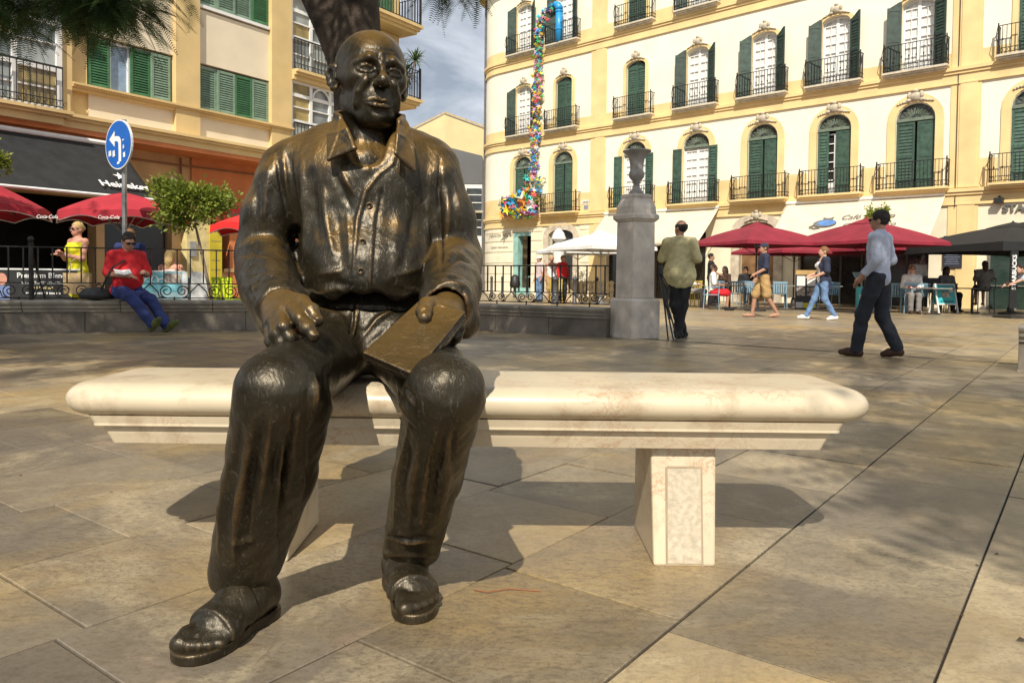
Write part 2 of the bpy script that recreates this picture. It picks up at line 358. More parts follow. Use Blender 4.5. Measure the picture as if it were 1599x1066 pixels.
def slab_profile(rings):
    """rings of (half length, half depth, corner radius, z) lofted as one closed block"""
    mb = MB(); n = 7; vs, fs = [], []
    for hx, hy, r, z in rings:
        for q, (sx, sy) in enumerate(((1, 1), (-1, 1), (-1, -1), (1, -1))):
            for k in range(n):
                an = math.pi/2*(q+k/(n-1)); vs.append((sx*(hx-r)+r*math.cos(an), sy*(hy-r)+r*math.sin(an), z))
    K = 4*n
    for i in range(len(rings)-1):
        for k in range(K): fs.append((i*K+k, i*K+(k+1) % K, (i+1)*K+(k+1) % K, (i+1)*K+k))
    fs += [tuple(range(K-1, -1, -1)), tuple(range((len(rings)-1)*K, len(rings)*K))]
    return mb.add(vs, fs)
TOP, BUL = .560, .051           # seat top and half height of the bullnose
rings = []
for k in range(13):
    an = -math.pi/2+math.pi*k/12; rings.append((1.19+.072*math.cos(an), .195+.064*math.cos(an), .05+.064*math.cos(an), TOP-BUL+BUL*math.sin(an)))
seat = slab_profile(rings); so = seat.build('seat', MARBLE, bench, smooth=True)
z1 = TOP-2*BUL
MBm = slab_profile([(1.155, .224, .02, z1-.028), (1.155, .224, .02, z1-.02), (1.165, .232, .02, z1+.004)]); MBm.build('upper_moulding', MARBLE, bench)
slab_profile([(1.11, .188, .012, z1-.088), (1.122, .200, .012, z1-.056), (1.135, .208, .012, z1-.0285)]).build('lower_moulding', MARBLE, bench)
GRV = mat('groove_brown', (.36, .28, .19), .9)  # thin brown strips laid on the leg face draw the panel outline
for s in (-1, 1):
    lx = .685 if s > 0 else -.655
    leg = MB(); hb, ht = (.097, .195), (.104, .150)
    v = [(lx+sx*(hb[0] if z == 0 else ht[0]), sy*(hb[1] if z == 0 else ht[1]), z if z == 0 else z1-.088) for z in (0, 1) for sx, sy in ((-1, -1), (1, -1), (1, 1), (-1, 1))]
    leg.add(v, [(3, 2, 1, 0), (4, 5, 6, 7)]+[(k, (k+1) % 4, 4+(k+1) % 4, 4+k) for k in range(4)])
    lo = leg.build('leg', MARBLE, bench, bevel=.008)
    yb = lambda z: -.195+(.195-.150)*z/(z1-.088)
    for x in (lx-.056, lx+.056): MB().add([(x-.003, yb(0)-.0015, .0), (x+.003, yb(0)-.0015, .0), (x+.003, yb(.304)-.0015, .304), (x-.003, yb(.304)-.0015, .304)], [(0, 1, 2, 3)]).build('groove', GRV, lo)
    MB().add([(lx-.053, yb(.301)-.0015, .301), (lx+.053, yb(.301)-.0015, .301), (lx+.053, yb(.307)-.0015, .307), (lx-.053, yb(.307)-.0015, .307)], [(0, 1, 2, 3)]).build('groove', GRV, lo)
    MB().add([(lx-.052, -.1965, .01), (lx+.052, -.1965, .01), (lx+.052, -.1632, .30), (lx-.052, -.1632, .30), (lx-.052, -.18, .01), (lx+.052, -.18, .01), (lx+.052, -.15, .30), (lx-.052, -.15, .30)],
        [(0, 1, 2, 3), (7, 6, 5, 4), (0, 4, 5, 1), (1, 5, 6, 2), (2, 6, 7, 3), (3, 7, 4, 0)]).build('inset_panel', mat('inset_stone', (.54, .465, .345), .7, scale=60, var=.12, bump=.3), lo)
# ---------------------------------------------------------------- bronze statue
def at(px, py, Y):
    """point of the front elevation drawing at depth Y (1 m of drawing scale = 1200 units)"""
    Y = Y+max(0, Y-2.0)*.42
    return np.array([(px-799.5)/1200*Y, Y, .9-(py-430)/1200*Y])
def bronze(name='bronze', g=0.0):
    m = bpy.data.materials.new(name); m.use_nodes = True; t = m.node_tree; N = t.nodes; L = t.links; b = N['Principled BSDF']
    tc = N.new('ShaderNodeTexCoord'); geo = N.new('ShaderNodeNewGeometry')
    def noise(sc, det, ro=.6, dist=0, scl=None):
        n = N.new('ShaderNodeTexNoise'); n.inputs['Scale'].default_value = sc; n.inputs['Detail'].default_value = det; n.inputs['Roughness'].default_value = ro; n.inputs['Distortion'].default_value = dist
        if scl:
            mp = N.new('ShaderNodeMapping'); mp.inputs['Scale'].default_value = scl; L.new(tc.outputs['Object'], mp.inputs[0]); L.new(mp.outputs[0], n.inputs['Vector'])
        else: L.new(tc.outputs['Object'], n.inputs['Vector'])
        return n.outputs[0]
    def ramp(i, p0, p1, c0=(0, 0, 0), c1=(1, 1, 1)):
        r = N.new('ShaderNodeValToRGB'); e = r.color_ramp.elements; e[0].position = p0; e[1].position = p1; e[0].color = (*c0, 1); e[1].color = (*c1, 1); L.new(i, r.inputs[0]); return r.outputs[0]
    def mix(f, a, c):
        x = N.new('ShaderNodeMixRGB'); L.new(f, x.inputs[0])
        for i, s in ((1, a), (2, c)):
            if isinstance(s, tuple): x.inputs[i].default_value = (*s, 1)
            else: L.new(s, x.inputs[i])
        return x.outputs[0]
    def mth(op, a, bb):
        x = N.new('ShaderNodeMath'); x.operation = op
        for i, s in ((0, a), (1, bb)):
            if isinstance(s, (int, float)): x.inputs[i].default_value = s
            else: L.new(s, x.inputs[i])
        return x.outputs[0]
    col = mix(ramp(noise(7, 7), .35, .65), (.023, .0185, .0105), (.048, .036, .0185))
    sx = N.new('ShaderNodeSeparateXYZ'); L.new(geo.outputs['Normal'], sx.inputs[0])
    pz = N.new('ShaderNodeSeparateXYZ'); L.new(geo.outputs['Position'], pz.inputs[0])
    # golden brown blotches, stronger on upward-facing surfaces and higher up the figure
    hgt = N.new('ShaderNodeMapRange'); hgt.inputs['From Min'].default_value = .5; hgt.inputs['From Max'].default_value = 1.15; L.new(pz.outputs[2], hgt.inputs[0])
    gold_mask = mth('ADD', mth('MULTIPLY', sx.outputs[2], .62), mth('MULTIPLY', noise(4, 5, .55, .4), .9)); gold_mask = mth('MULTIPLY', gold_mask, mth('ADD', mth('MULTIPLY', hgt.outputs[0], .72), .28))
    col = mix(ramp(gold_mask, .64-g, 1.06-g), col, (.25, .145, .038))
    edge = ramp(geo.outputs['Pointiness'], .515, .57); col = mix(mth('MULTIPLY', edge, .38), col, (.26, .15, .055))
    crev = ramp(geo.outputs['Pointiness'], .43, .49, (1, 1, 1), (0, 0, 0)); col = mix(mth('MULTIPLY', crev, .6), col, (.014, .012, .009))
    col = mix(ramp(noise(60, 3, .6, 1.5, (1, 1, .35)), .60, .66, c1=(.28, .28, .28)), col, (.20, .19, .155))       # pale scratches
    col = mix(ramp(noise(3.2, 5, .7), .60, .75, c1=(.5, .5, .5)), col, (.055, .058, .042))    # greenish film
    L.new(col, b.inputs['Base Color']); b.inputs['Metallic'].default_value = .58; b.inputs['Specular IOR Level'].default_value = .7
    rg = N.new('ShaderNodeMapRange'); rg.inputs['To Min'].default_value = .25; rg.inputs['To Max'].default_value = .50; L.new(noise(12, 6), rg.inputs[0]); L.new(rg.outputs[0], b.inputs['Roughness'])
    b1 = N.new('ShaderNodeBump'); b1.inputs['Strength'].default_value = .6; b1.inputs['Distance'].default_value = .004; L.new(noise(55, 5, .6, 1.2, (1, 1, .4)), b1.inputs['Height'])
    b2 = N.new('ShaderNodeBump'); b2.inputs['Strength'].default_value = .32; b2.inputs['Distance'].default_value = .014; L.new(noise(13, 3, .5, .3), b2.inputs['Height']); L.new(b1.outputs[0], b2.inputs['Normal'])
    L.new(b2.outputs[0], b.inputs['Normal']); return m
BRONZE = bronze(); BRONZE_RUBBED = bronze('bronze_rubbed', .30)
statue = empty('bronze_statue', (-.42, 2.1, 0), label='life-size bronze statue of a bald seated man in an open-collared shirt holding a book', cat='statue')
SO = np.array([-.42, 2.1, 0])
def statue_part(name, V, Q, parent=None, m=None):
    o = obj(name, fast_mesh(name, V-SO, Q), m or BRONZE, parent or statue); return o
def relief(V, Q, folds, passes=1):
    """press drawn folds into the modelled surface: (points of the front drawing, width, height)"""
    for _ in range(passes):
        N = vnormals(V, Q); U = np.stack([799.5+V[:, 0]/V[:, 1]*1200, 430-(V[:, 2]-.9)/V[:, 1]*1200], 1); fr = np.clip(-N[:, 1]*2.2+.25, 0, 1); D = np.zeros(len(V))
        for pts, wd, hh in folds:
            d, t = polytaper(U, pts); tp = np.clip(np.minimum(t, 1-t)/.42, 0, 1)**.8 if abs(hh) > .0065 or wd > 4 else np.clip(np.minimum(t, 1-t)/.08, 0, 1)
            D += hh*tp*np.exp(-(d/(wd*(.45+.55*tp)))**2)
        V = V+N*(D*fr)[:, None]
    return V
def wob(V, fs, amp, seed):
    rng = np.random.RandomState(seed); d = np.zeros(len(V))
    for f in fs:
        for _ in range(3): k = rng.randn(3)*f; d += np.sin(V@k+rng.rand()*6.28)/3*(fs[0]/f)
    return d*amp
# --- torso and sleeves
sR, eR, wR = at(436, 288, 2.42), at(411, 402, 2.42), at(440, 478, 2.08)
sL, eL, wL = at(684, 288, 2.42), at(709, 402, 2.42), at(698, 474, 2.06)
def f_shirt(P):
    d = ell(P, at(570, 330, 2.42), (.245, .175, .265))
    d = smin(d, ell(P, at(572, 270, 2.43), (.25, .145, .14)), .10)
    d = smin(d, ell(P, at(575, 425, 2.37), (.215, .185, .18)), .08)
    d = smin(d, cap(P, at(470, 258, 2.45), at(676, 258, 2.45), .075), .07)
    d = smin(d, cap(P, at(530, 218, 2.45), at(440, 262, 2.44), .060, .072), .05)
    d = smin(d, cap(P, at(614, 218, 2.45), at(680, 262, 2.44), .060, .070), .05)
    d = smin(d, ell(P, at(574, 446, 2.39), (.225, .19, .075)), .05); d = smax(d, .838-P[:, 2]-.012*np.sin(P[:, 0]*31)-.008*np.sin(P[:, 0]*67+1), .02)
    d = smin(d, cap(P, at(470, 420, 2.5), at(680, 420, 2.5), .10), .06)
    for s, e, wv, side in ((sR, eR, wR, -1), (sL, eL, wL, 1)):
        a = chain(P, [s, s*.55+e*.45+np.array([side*.008, 0, 0]), e], [.085, .082, .090], .04)
        a = smin(a, chain(P, [e+np.array([0, .01, .0]), e*.5+wv*.5+np.array([side*.004, 0, -.012]), wv], [.092, .084, .073], .03), .02)
        a = np.minimum(a, cap(P, wv+np.array([0, .02, -.002]), wv*.92+e*.08, .073, .076))                     # cuff
        a = smax(a, -cap(P, wv-(e-wv)*.3, wv+(e-wv)*.16, .052, .056), .012)
        # hanging loose cloth under the forearm
        a = smin(a, chain(P, [e+np.array([side*.01, -.05, -.06]), wv+np.array([side*.048, .06, -.055])], [.055, .042], .02), .04)
        d = smin(d, a, .028)
    d = smax(d, -cap(P, at(572, 205, 2.36), at(572, 236, 2.31), .082, .05), .02)     # neck opening
    d = smax(d, -cap(P, at(578, 215, 2.20), at(576, 262, 2.17), .05, .018), .03)
    return d
V, Q = solid(f_shirt, (-1.05, 1.85, .58), (.02, 2.95, 1.52), .0056)
folds = [
 ([(618, 232), (612, 256), (590, 274), (570, 300), (558, 345), (553, 400), (551, 450)], 3.2, .010),       # front edge of the placket
 ([(598, 290), (588, 340), (584, 400), (581, 448)], 2.6, -.006), ([(592, 300), (583, 350), (578, 448)], 3, .004),
 ([(560, 222), (573, 262), (577, 276)], 3, .007), ([(566, 240), (572, 262)], 5, -.006),
 ([(530, 262), (545, 290), (558, 312)], 5, .010), ([(520, 268), (535, 300), (550, 330)], 5, -.008),
 ([(470, 240), (474, 300), (478, 360), (470, 420)], 6, .014), ([(458, 290), (462, 350), (458, 420)], 5, -.016), ([(485, 260), (492, 320), (498, 380)], 7, -.010), ([(505, 290), (512, 350), (520, 400)], 6, .012),
 ([(525, 330), (530, 380), (535, 430)], 7, -.007), ([(540, 330), (546, 370), (545, 420)], 5, .008),
 ([(442, 235), (446, 270), (452, 320)], 4, .010), ([(432, 240), (437, 285), (447, 330)], 4, -.009), ([(420, 260), (415, 310), (412, 350)], 7, .010), ([(405, 290), (398, 340)], 6, -.007),
 ([(455, 250), (458, 330), (455, 400), (456, 450)], 4.5, -.014),
 ([(372, 392), (400, 379), (430, 382), (450, 392)], 5, .015), ([(370, 404), (395, 394), (425, 397), (448, 407)], 5, -.014), ([(376, 416), (400, 407), (425, 410), (440, 420)], 5, .012), ([(380, 432), (405, 425), (425, 428)], 5, -.009),
 ([(388, 452), (400, 436), (420, 432), (452, 440)], 3.5, .010), ([(398, 470), (398, 448), (404, 438)], 3.5, .010), ([(392, 470), (391, 450)], 3, -.008), ([(384, 470), (382, 452), (390, 436)], 4, .009),
 ([(686, 235), (684, 300), (688, 380), (690, 430)], 4.5, -.015), ([(697, 290), (700, 340), (696, 385)], 5, .011), ([(708, 270), (716, 320), (722, 360)], 6, .008), ([(672, 260), (668, 330), (664, 400), (650, 440)], 7, .010), ([(650, 300), (640, 370), (625, 430)], 8, -.008), ([(620, 330), (618, 400), (610, 440)], 8, .007),
 ([(690, 402), (712, 388), (745, 398)], 5, .015), ([(690, 412), (715, 400), (746, 410)], 4.5, -.014), ([(692, 424), (716, 412), (746, 424)], 5, .012), ([(690, 436), (716, 428), (742, 440)], 4.5, -.009),
 ([(676, 446), (700, 440), (726, 446), (740, 460)], 3.5, .010), ([(722, 448), (726, 470)], 3, -.008), ([(704, 446), (712, 468)], 3, .007),
 ([(478, 448), (520, 440), (555, 448)], 6, -.005), ([(590, 444), (640, 456), (680, 448)], 6, -.005), ([(490, 430), (530, 424), (545, 410)], 6, .007), ([(610, 432), (650, 420), (676, 400)], 6, .007),
 ([(490, 458), (530, 452), (548, 458)], 4, .005),
]
V = relief(V, Q, folds); N_ = vnormals(V, Q); V = V+N_*wob(V, (26, 55, 110), .0028, 3)[:, None]
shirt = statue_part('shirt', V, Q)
for x, y in ((578, 318), (568, 374), (566, 420), (557, 241)):
    p = at(x, y, 2.2)
    # seat each button on the modelled surface
    U = np.stack([799.5+V[:, 0]/V[:, 1]*1200, 430-(V[:, 2]-.9)/V[:, 1]*1200], 1); near = np.where(np.linalg.norm(U-[x, y], axis=1) < 4)[0]
    q = V[near[np.argmin(V[near, 1])]]
    MB().lathe([(.0095, 0), (.0105, .003), (.0095, .006), (.007, .006), (.0065, .0045)], 14, M=Matrix.Translation(Vector(q-SO)) @ Matrix.Rotation(math.pi/2, 4, 'X')).build('button', BRONZE, shirt, smooth=True)
# collar wings
def f_collar(P):
    d = None
    for poly in ([(524, 182, 2.37), (513, 214, 2.315), (513, 250, 2.275), (553, 233, 2.265), (541, 205, 2.29), (531, 186, 2.34)],
                 [(628, 184, 2.38), (638, 205, 2.34), (644, 232, 2.31), (645, 266, 2.29), (617, 240, 2.275), (620, 212, 2.295), (622, 190, 2.34)]):
        p = [at(*q) for q in poly]; c = sum(p)/len(p)+np.array([0, -.012, 0])
        for i in range(len(p)):
            x = tri(P, c, p[i], p[(i+1) % len(p)], .0065); d = x if d is None else smin(d, x, .006)
    pts = [at(531, 186, 2.33), at(524, 180, 2.38), at(540, 176, 2.46), at(574, 174, 2.50), at(610, 176, 2.46), at(628, 184, 2.38), at(622, 192, 2.33)]
    for a, b in zip(pts[:-1], pts[1:]):
        x = np.minimum(tri(P, a, b, b+np.array([0, 0, -.06]), .007), tri(P, a, b+np.array([0, 0, -.06]), a+np.array([0, 0, -.06]), .007)); d = smin(d, x, .008)
    return d
V, Q = solid(f_collar, (-.64, 2.10, 1.14), (-.26, 2.85, 1.52), .0034)
V = V+vnormals(V, Q)*wob(V, (30, 60), .002, 8)[:, None]
statue_part('collar', V, Q, shirt)
# --- trousers
kR, kL = at(431, 613, 1.72), at(697, 614, 1.76)
aR, aL = at(376, 900, 1.975), at(645, 858, 2.13)
hR, hL = at(520, 545, 2.42), at(636, 545, 2.42)
def f_trousers(P):
    d = ell(P, at(575, 492, 2.42), (.222, .185, .135))
    d = smin(d, ell(P, at(575, 530, 2.40), (.20, .20, .10)), .05)
    for hh, kk, aa, s in ((hR, kR, aR, -1), (hL, kL, aL, 1)):
        l = cap(P, hh, kk+np.array([0, .012, 0]), .13, .090)
        mid = kk*.52+aa*.48
        l = smin(l, chain(P, [kk, mid+np.array([0, .012, 0]), aa], [.090, .087, .082] if s < 0 else [.090, .089, .082], .012), .02)
        back = np.array([.055 if s < 0 else .012, .085, 0])
        l = smin(l, chain(P, [kk+back*.8+np.array([0, .03, -.05]), mid+back*.95, aa+back*.66+np.array([0, 0, .02])], [.060, .064, .060], .03), .035)
        d = smin(d, l, .05)
    cut = np.minimum(*[ (P-aa-np.array([0, 0, -.012 if s < 0 else -.028]))@np.array([.05*s*0, -.12, 1.0], np.float32) for aa, s in ((aR, -1), (aL, 1))])
    lo = np.where(P[:, 0] < -.46, (P-aR)@np.array([0, -.10, 1.], np.float32)+.028, (P-aL)@np.array([0, -.10, 1.], np.float32)+.033)
    d = smax(d, -lo, .010)
    d = smax(d, .566-P[:, 2]-np.clip((2.38-P[:, 1])*20, 0, 3), .01)      # sits flat on the bench
    return d
V, Q = solid(f_trousers, (-.88, 1.52, .0), (.02, 2.90, .98), .0056)
folds = [
 ([(462, 640), (452, 720), (444, 800), (438, 890)], 7, -.022), ([(478, 660), (470, 740), (460, 820)], 7, .010),
 ([(400, 640), (384, 720), (372, 800), (362, 880)], 10, .009), ([(380, 660), (364, 740), (354, 830)], 9, -.008), ([(425, 650), (414, 730), (404, 800)], 9, .008), ([(436, 690), (428, 780)], 7, -.008),
 ([(350, 846), (375, 852), (400, 848)], 9, .006),
 ([(500, 560), (490, 590), (486, 640), (482, 670)], 5, .012), ([(510, 570), (500, 610), (495, 640)], 4, -.012), ([(520, 565), (510, 610)], 4, .009),
 
 ([(622, 612), (640, 640), (652, 668)], 5, .010), ([(632, 600), (652, 632)], 4, -.010),
 ([(660, 680), (648, 760), (640, 830)], 8, .008), ([(680, 680), (674, 760), (668, 830)], 8, -.007), ([(705, 670), (700, 740), (688, 820)], 8, .007), ([(640, 690), (630, 770)], 7, -.006),
 ([(598, 838), (640, 846), (690, 840)], 2.2, -.006), ([(598, 842), (640, 851), (690, 845)], 2.5, .005), ([(600, 868), (690, 872)], 4, .004),
 ([(560, 466), (556, 500), (548, 540)], 3, .009), ([(552, 470), (550, 505), (543, 540)], 3, -.008),
 ([(490, 480), (530, 500), (548, 520)], 6, .012), ([(485, 492), (520, 515), (540, 535)], 5, -.012), ([(500, 520), (530, 540)], 6, .010), ([(620, 480), (590, 500), (568, 525)], 6, .011), ([(630, 490), (600, 515), (575, 540)], 5, -.010),
 ([(478, 478), (560, 482), (640, 484)], 3, -.004),
]
folds += [([(392, 700), (378, 780), (368, 860), (364, 905)], 5, .008), ([(414, 640), (398, 720), (388, 800), (384, 880)], 4, -.008), ([(355, 720), (346, 800), (340, 880)], 5, .007), ([(690, 650), (672, 720), (662, 800), (656, 850)], 4, .009), ([(702, 660), (684, 740), (676, 820)], 4, -.008), ([(640, 660), (626, 740), (618, 820)], 5, .007), ([(715, 660), (706, 730)], 5, -.006)]
V = relief(V, Q, [(p_, w_*.85, h_*1.5) for p_, w_, h_ in folds]); N_ = vnormals(V, Q); V = V+N_*wob(V, (26, 55, 110), .0026, 5)[:, None]
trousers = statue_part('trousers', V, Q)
# --- head
HS = .343; HC = at(579, 130, 2.40); HR = rotm('Z', R_(24))@rotm('X', R_(-2))@rotm('Y', R_(2.5))
def f_head(P0):
    P = (((P0-HC)/HS)@HR)*np.array([1.045, 1, 1], np.float32); d = ell(P, (0, .09, .155), (.345, .425, .345))
    d = smin(d, ell(P, (0, -.09, .08), (.30, .285, .30)), .08)
    d = smin(d, ell(P, (0, -.06, -.17), (.262, .285, .325)), .10)
    d = smin(d, cap(P, (0, -.235, -.40), (0, -.26, -.395), .095), .10)
    AX = np.abs(P[:, 0]); M_ = np.stack([AX, P[:, 1], P[:, 2]], 1)                    # mirrored half
    d = smin(d, cap(M_, (.222, .06, -.20), (.115, -.205, -.40), .075, .072), .09)
    d = smin(d, cap(M_, (.21, -.21, -.035), (.27, -.04, .0), .085, .07), .08)            # cheekbone
    d = smin(d, ell(P, (0, -.245, -.255), (.165, .118, .15)), .07)                        # muzzle
    d = smin(d, chain(M_, [(.02, -.372, .078), (.12, -.372, .098), (.225, -.288, .070)], [.028, .034, .030], .03), .05)   # brow
    d = smax(d, -ell(M_, (.130, -.435, .012), (.084, .105, .055)), .045)              # socket
    d = smin(d, ell(M_, (.132, -.290, .010), (.068, .070, .060)), .012)                # eyeball
    for pts, rr in (([(.066, -.352, .006), (.10, -.362, .032), (.14, -.362, .040), (.185, -.340, .030), (.212, -.312, .004)], .0090), ([(.066, -.352, .002), (.10, -.354, -.022), (.145, -.352, -.029), (.19, -.330, -.018), (.212, -.312, .002)], .0062)):
        d = smin(d, chain(M_, pts, [rr]*5, .01), .020)
    d = smin(d, chain(M_, [(.075, -.335, -.052), (.135, -.338, -.078), (.195, -.305, -.058)], [.016]*3, .02), .03)   # eye bags
    d = smin(d, chain(P, [(0, -.352, .085), (0, -.408, .0), (0, -.472, -.10)], [.027, .034, .045], .03), .045)    # nose
    d = smin(d, ell(P, (0, -.470, -.118), (.060, .060, .050)), .03)
    d = smin(d, ell(M_, (.058, -.410, -.132), (.032, .050, .034)), .022)
    d = smax(d, -ell(M_, (.030, -.452, -.172), (.020, .030, .018)), .012)
    d = smin(d, chain(M_, [(0, -.398, -.280), (.045, -.395, -.275), (.142, -.318, -.290)], [.016, .018, .008], .02), .022)   # lips
    d = smin(d, chain(M_, [(0, -.390, -.330), (.05, -.380, -.328), (.128, -.322, -.303)], [.022, .021, .008], .02), .022)
    d = smax(d, -chain(M_, [(0, -.425, -.304), (.06, -.408, -.302), (.155, -.325, -.297)], [.009, .009, .008], .01), .010)
    d = smax(d, -cap(P, (0, -.41, -.205), (0, -.415, -.255), .014), .02)                   # philtrum
    d = smax(d, -cap(P, (-.06, -.372, -.378), (.06, -.372, -.378), .020), .035)
    d = smax(d, -chain(M_, [(.098, -.405, -.115), (.152, -.358, -.21), (.180, -.305, -.335)], [.017, .020, .014], .01), .034)   # folds beside the mouth
    d = smin(d, chain(M_, [(.145, -.335, -.11), (.195, -.285, -.20), (.205, -.245, -.30)], [.030, .030, .030], .02), .055)
    for z, r in ((.215, .010), (.262, .009), (.305, .008)):
        d = smax(d, -chain(P, [(-.15, -.335+.1*(z-.2), z-.004), (-.05, -.372-.05*(z-.2), z-.012), (.05, -.372-.05*(z-.2), z-.012), (.15, -.335+.1*(z-.2), z-.004)], [r*.7, r, r, r*.7], .01), .018)
    d = smax(d, -cap(M_, (.030, -.392, .10), (.042, -.386, .175), .011, .007), .016)
    d = smin(d, cap(P, (0, -.375, .10), (0, -.368, .16), .02, .012), .02)
    for k in range(3): d = smax(d, -cap(M_, (.232, -.268, .01-.02*k), (.272, -.19, .03-.045*k), .006, .004), .012)
    # ears
    e = ell(M_, (.348, .085, .0), (.034, .075, .128), rotm('Z', R_(-24)))
    rim = chain(M_, [(.345, .03, -.10), (.362, .09, -.095), (.392, .15, -.03), (.400, .16, .06), (.382, .12, .112), (.352, .05, .10), (.340, .02, .05)], [.022, .024, .020, .020, .020, .018, .015], .01)
    e = smax(e, -ell(M_, (.392, .08, .012), (.030, .048, .070)), .02); e = smin(e, rim, .012); e = smin(e, cap(M_, (.345, .015, -.01), (.35, .03, .02), .02), .02)
    d = smin(d, e, .018)
    # neck, with tendons
    d = smin(d, cap(P, (-.01, .09, -.25), (-.01, .10, -.72), .245, .26), .06)
    d = smin(d, cap(M_, (.20, .10, -.25), (.07, -.12, -.72), .045, .05), .07)
    d = smin(d, ell(P, (0, .02, -.80), (.42, .24, .14)), .09)
    d = smin(d, ell(P, (0, -.06, -.88), (.34, .20, .22)), .09)
    return d*HS
V, Q = solid(f_head, HC-np.array([.185, .24, .38]), HC+np.array([.185, .22, .205]), .0031)
N_ = vnormals(V, Q); L_ = ((V-HC)/HS)@HR
hair = np.clip((np.abs(L_[:, 0])*1.4+L_[:, 1]*1.3-.38)*5, 0, 1)*np.clip((.30-L_[:, 2])*6, 0, 1)*np.clip((L_[:, 2]+.22)*8, 0, 1)     # cropped hair above the ears
rng = np.random.RandomState(2); strands = np.sin(V@np.array([160, 90, -240.])+3*np.sin(V@np.array([60, -80, 50.])))*.0011
V = V+N_*(wob(V, (45, 90), .0012, 9)+hair*(.003+strands))[:, None]
head = statue_part('head', V, Q)
# --- hands: skinned chains merged into one surface each
def hand(wrist, palm, fingers, lo, hi):
    def f(P):
        d = cap(P, wrist[0], wrist[1], .040, .041); q = None
        for a, b, ra, rb in palm: x = cap(P, a, b, ra, rb); q = x if q is None else smin(q, x, .028)
        d = smin(d, q, .03)
        for pts, rs in fingers:
            c = chain(P, pts, rs, .004)
            for j in pts[1:-1]: c = smin(c, ell(P, j, (rs[1]*1.05,)*3), .006)
            d = smin(d, c, .0065)
            n = (pts[-1]-pts[-2])/np.linalg.norm(pts[-1]-pts[-2]); up = np.array([0, -.55, .83]); up = up-n*(up@n); up /= np.linalg.norm(up)
            d = smin(d, ell(P, pts[-1]+up*rs[-1]*.72+n*.001, (.0065, .0065, .003)), .004)
        return d
    V, Q = solid(f, lo, hi, .003); V = V+vnormals(V, Q)*wob(V, (60, 110), .0011, 4)[:, None]; return statue_part('hand', V, Q, None, BRONZE_RUBBED)
A = lambda *a: at(*a)
hand((A(436, 468, 2.12), A(440, 484, 2.04)),
     [(A(434, 484, 2.03), A(432, 502, 1.965), .032, .025), (A(441, 480, 2.03), A(444, 490, 1.965), .034, .026), (A(449, 476, 2.03), A(454, 482, 1.975), .032, .024), (A(428, 492, 2.02), A(424, 512, 1.97), .028, .022)],
     [([A(453, 479, 1.965), A(469, 499, 1.915), A(481, 514, 1.89), A(491, 527, 1.88)], [.0215, .0195, .0180, .0150]),     # index, pointing
      ([A(441, 491, 1.955), A(444, 513, 1.905), A(453, 529, 1.90), A(463, 533, 1.92)], [.0205, .0185, .0175, .0150]),
      ([A(431, 503, 1.955), A(433, 524, 1.905), A(441, 539, 1.90), A(451, 542, 1.92)], [.020, .018, .017, .0145]),
      ([A(423, 515, 1.96), A(424, 534, 1.915), A(431, 547, 1.91), A(439, 549, 1.925)], [.018, .0165, .0155, .013]),
      ([A(456, 472, 2.0), A(471, 474, 1.97), A(486, 487, 1.93), A(496, 502, 1.91)], [.026, .021, .0195, .0155])],     # thumb
     A(405, 565, 2.0)-np.array([.03, .24, .0]), A(510, 450, 2.0)+np.array([.02, .16, .02]))
hand((A(702, 466, 2.12), A(698, 478, 2.05)),
     [(A(690, 482, 2.03), A(676, 484, 1.98), .030, .026), (A(700, 480, 2.03), A(692, 488, 1.97), .032, .028), (A(708, 482, 2.03), A(706, 492, 1.98), .030, .026)],
     [([A(680, 474, 2.01), A(667, 476, 1.955), A(663, 487, 1.915), A(664, 496, 1.895)], [.023, .020, .019, .016]),     # thumb on the cover
      ([A(678, 488, 1.985), A(668, 500, 1.96), A(660, 514, 1.965), A(656, 524, 1.98)], [.021, .019, .018, .016]),
      ([A(692, 492, 1.98), A(684, 508, 1.955), A(676, 524, 1.96), A(672, 534, 1.97)], [.021, .019, .018, .016]),
      ([A(704, 496, 1.98), A(700, 512, 1.955), A(694, 528, 1.955), A(690, 536, 1.965)], [.020, .018, .017, .015]),
      ([A(714, 496, 1.99), A(716, 511, 1.965), A(712, 524, 1.96), A(708, 532, 1.965)], [.018, .016, .015, .013])],
     A(640, 560, 2.0)-np.array([.02, .16, .0]), A(740, 445, 2.0)+np.array([.02, .18, .02]))
# --- sketchbook
NL, NR, FR = A(570, 557, 1.82), A(648, 590, 1.757), A(726, 492, 1.93); nb_ = np.cross(NR-NL, FR-NL); eye = np.array([0, 0, .9])
rayv = np.array([(655-799.5)/1200, 1, -(478-430)/1200]); FL = eye+rayv*((nb_@(NL-eye))/(nb_@rayv)); ez = nb_/np.linalg.norm(nb_); ez = ez if ez[2] > 0 else -ez
def f_book(P):
    d = None
    for o_, sh, r in ((.012, 1.0, .0035), (-.014, 1.0, .0035), (-.001, .955, .010)):
        c = (NL+NR+FR+FL)/4; q = [c+(p-c)*sh+ez*o_ for p in (NL, NR, FR, FL)]; x = np.minimum(tri(P, q[0], q[1], q[2], r), tri(P, q[0], q[2], q[3], r)); d = x if d is None else np.minimum(d, x)
    return d
V, Q = solid(f_book, (-.42, 1.62, .58), (-.06, 2.12, .92), .0032)
V = V+vnormals(V, Q)*wob(V, (25, 60), .0016, 6)[:, None]
bk = statue_part('book', V, Q, None, BRONZE_RUBBED); bk['label'] = 'bronze book resting on the left thigh'
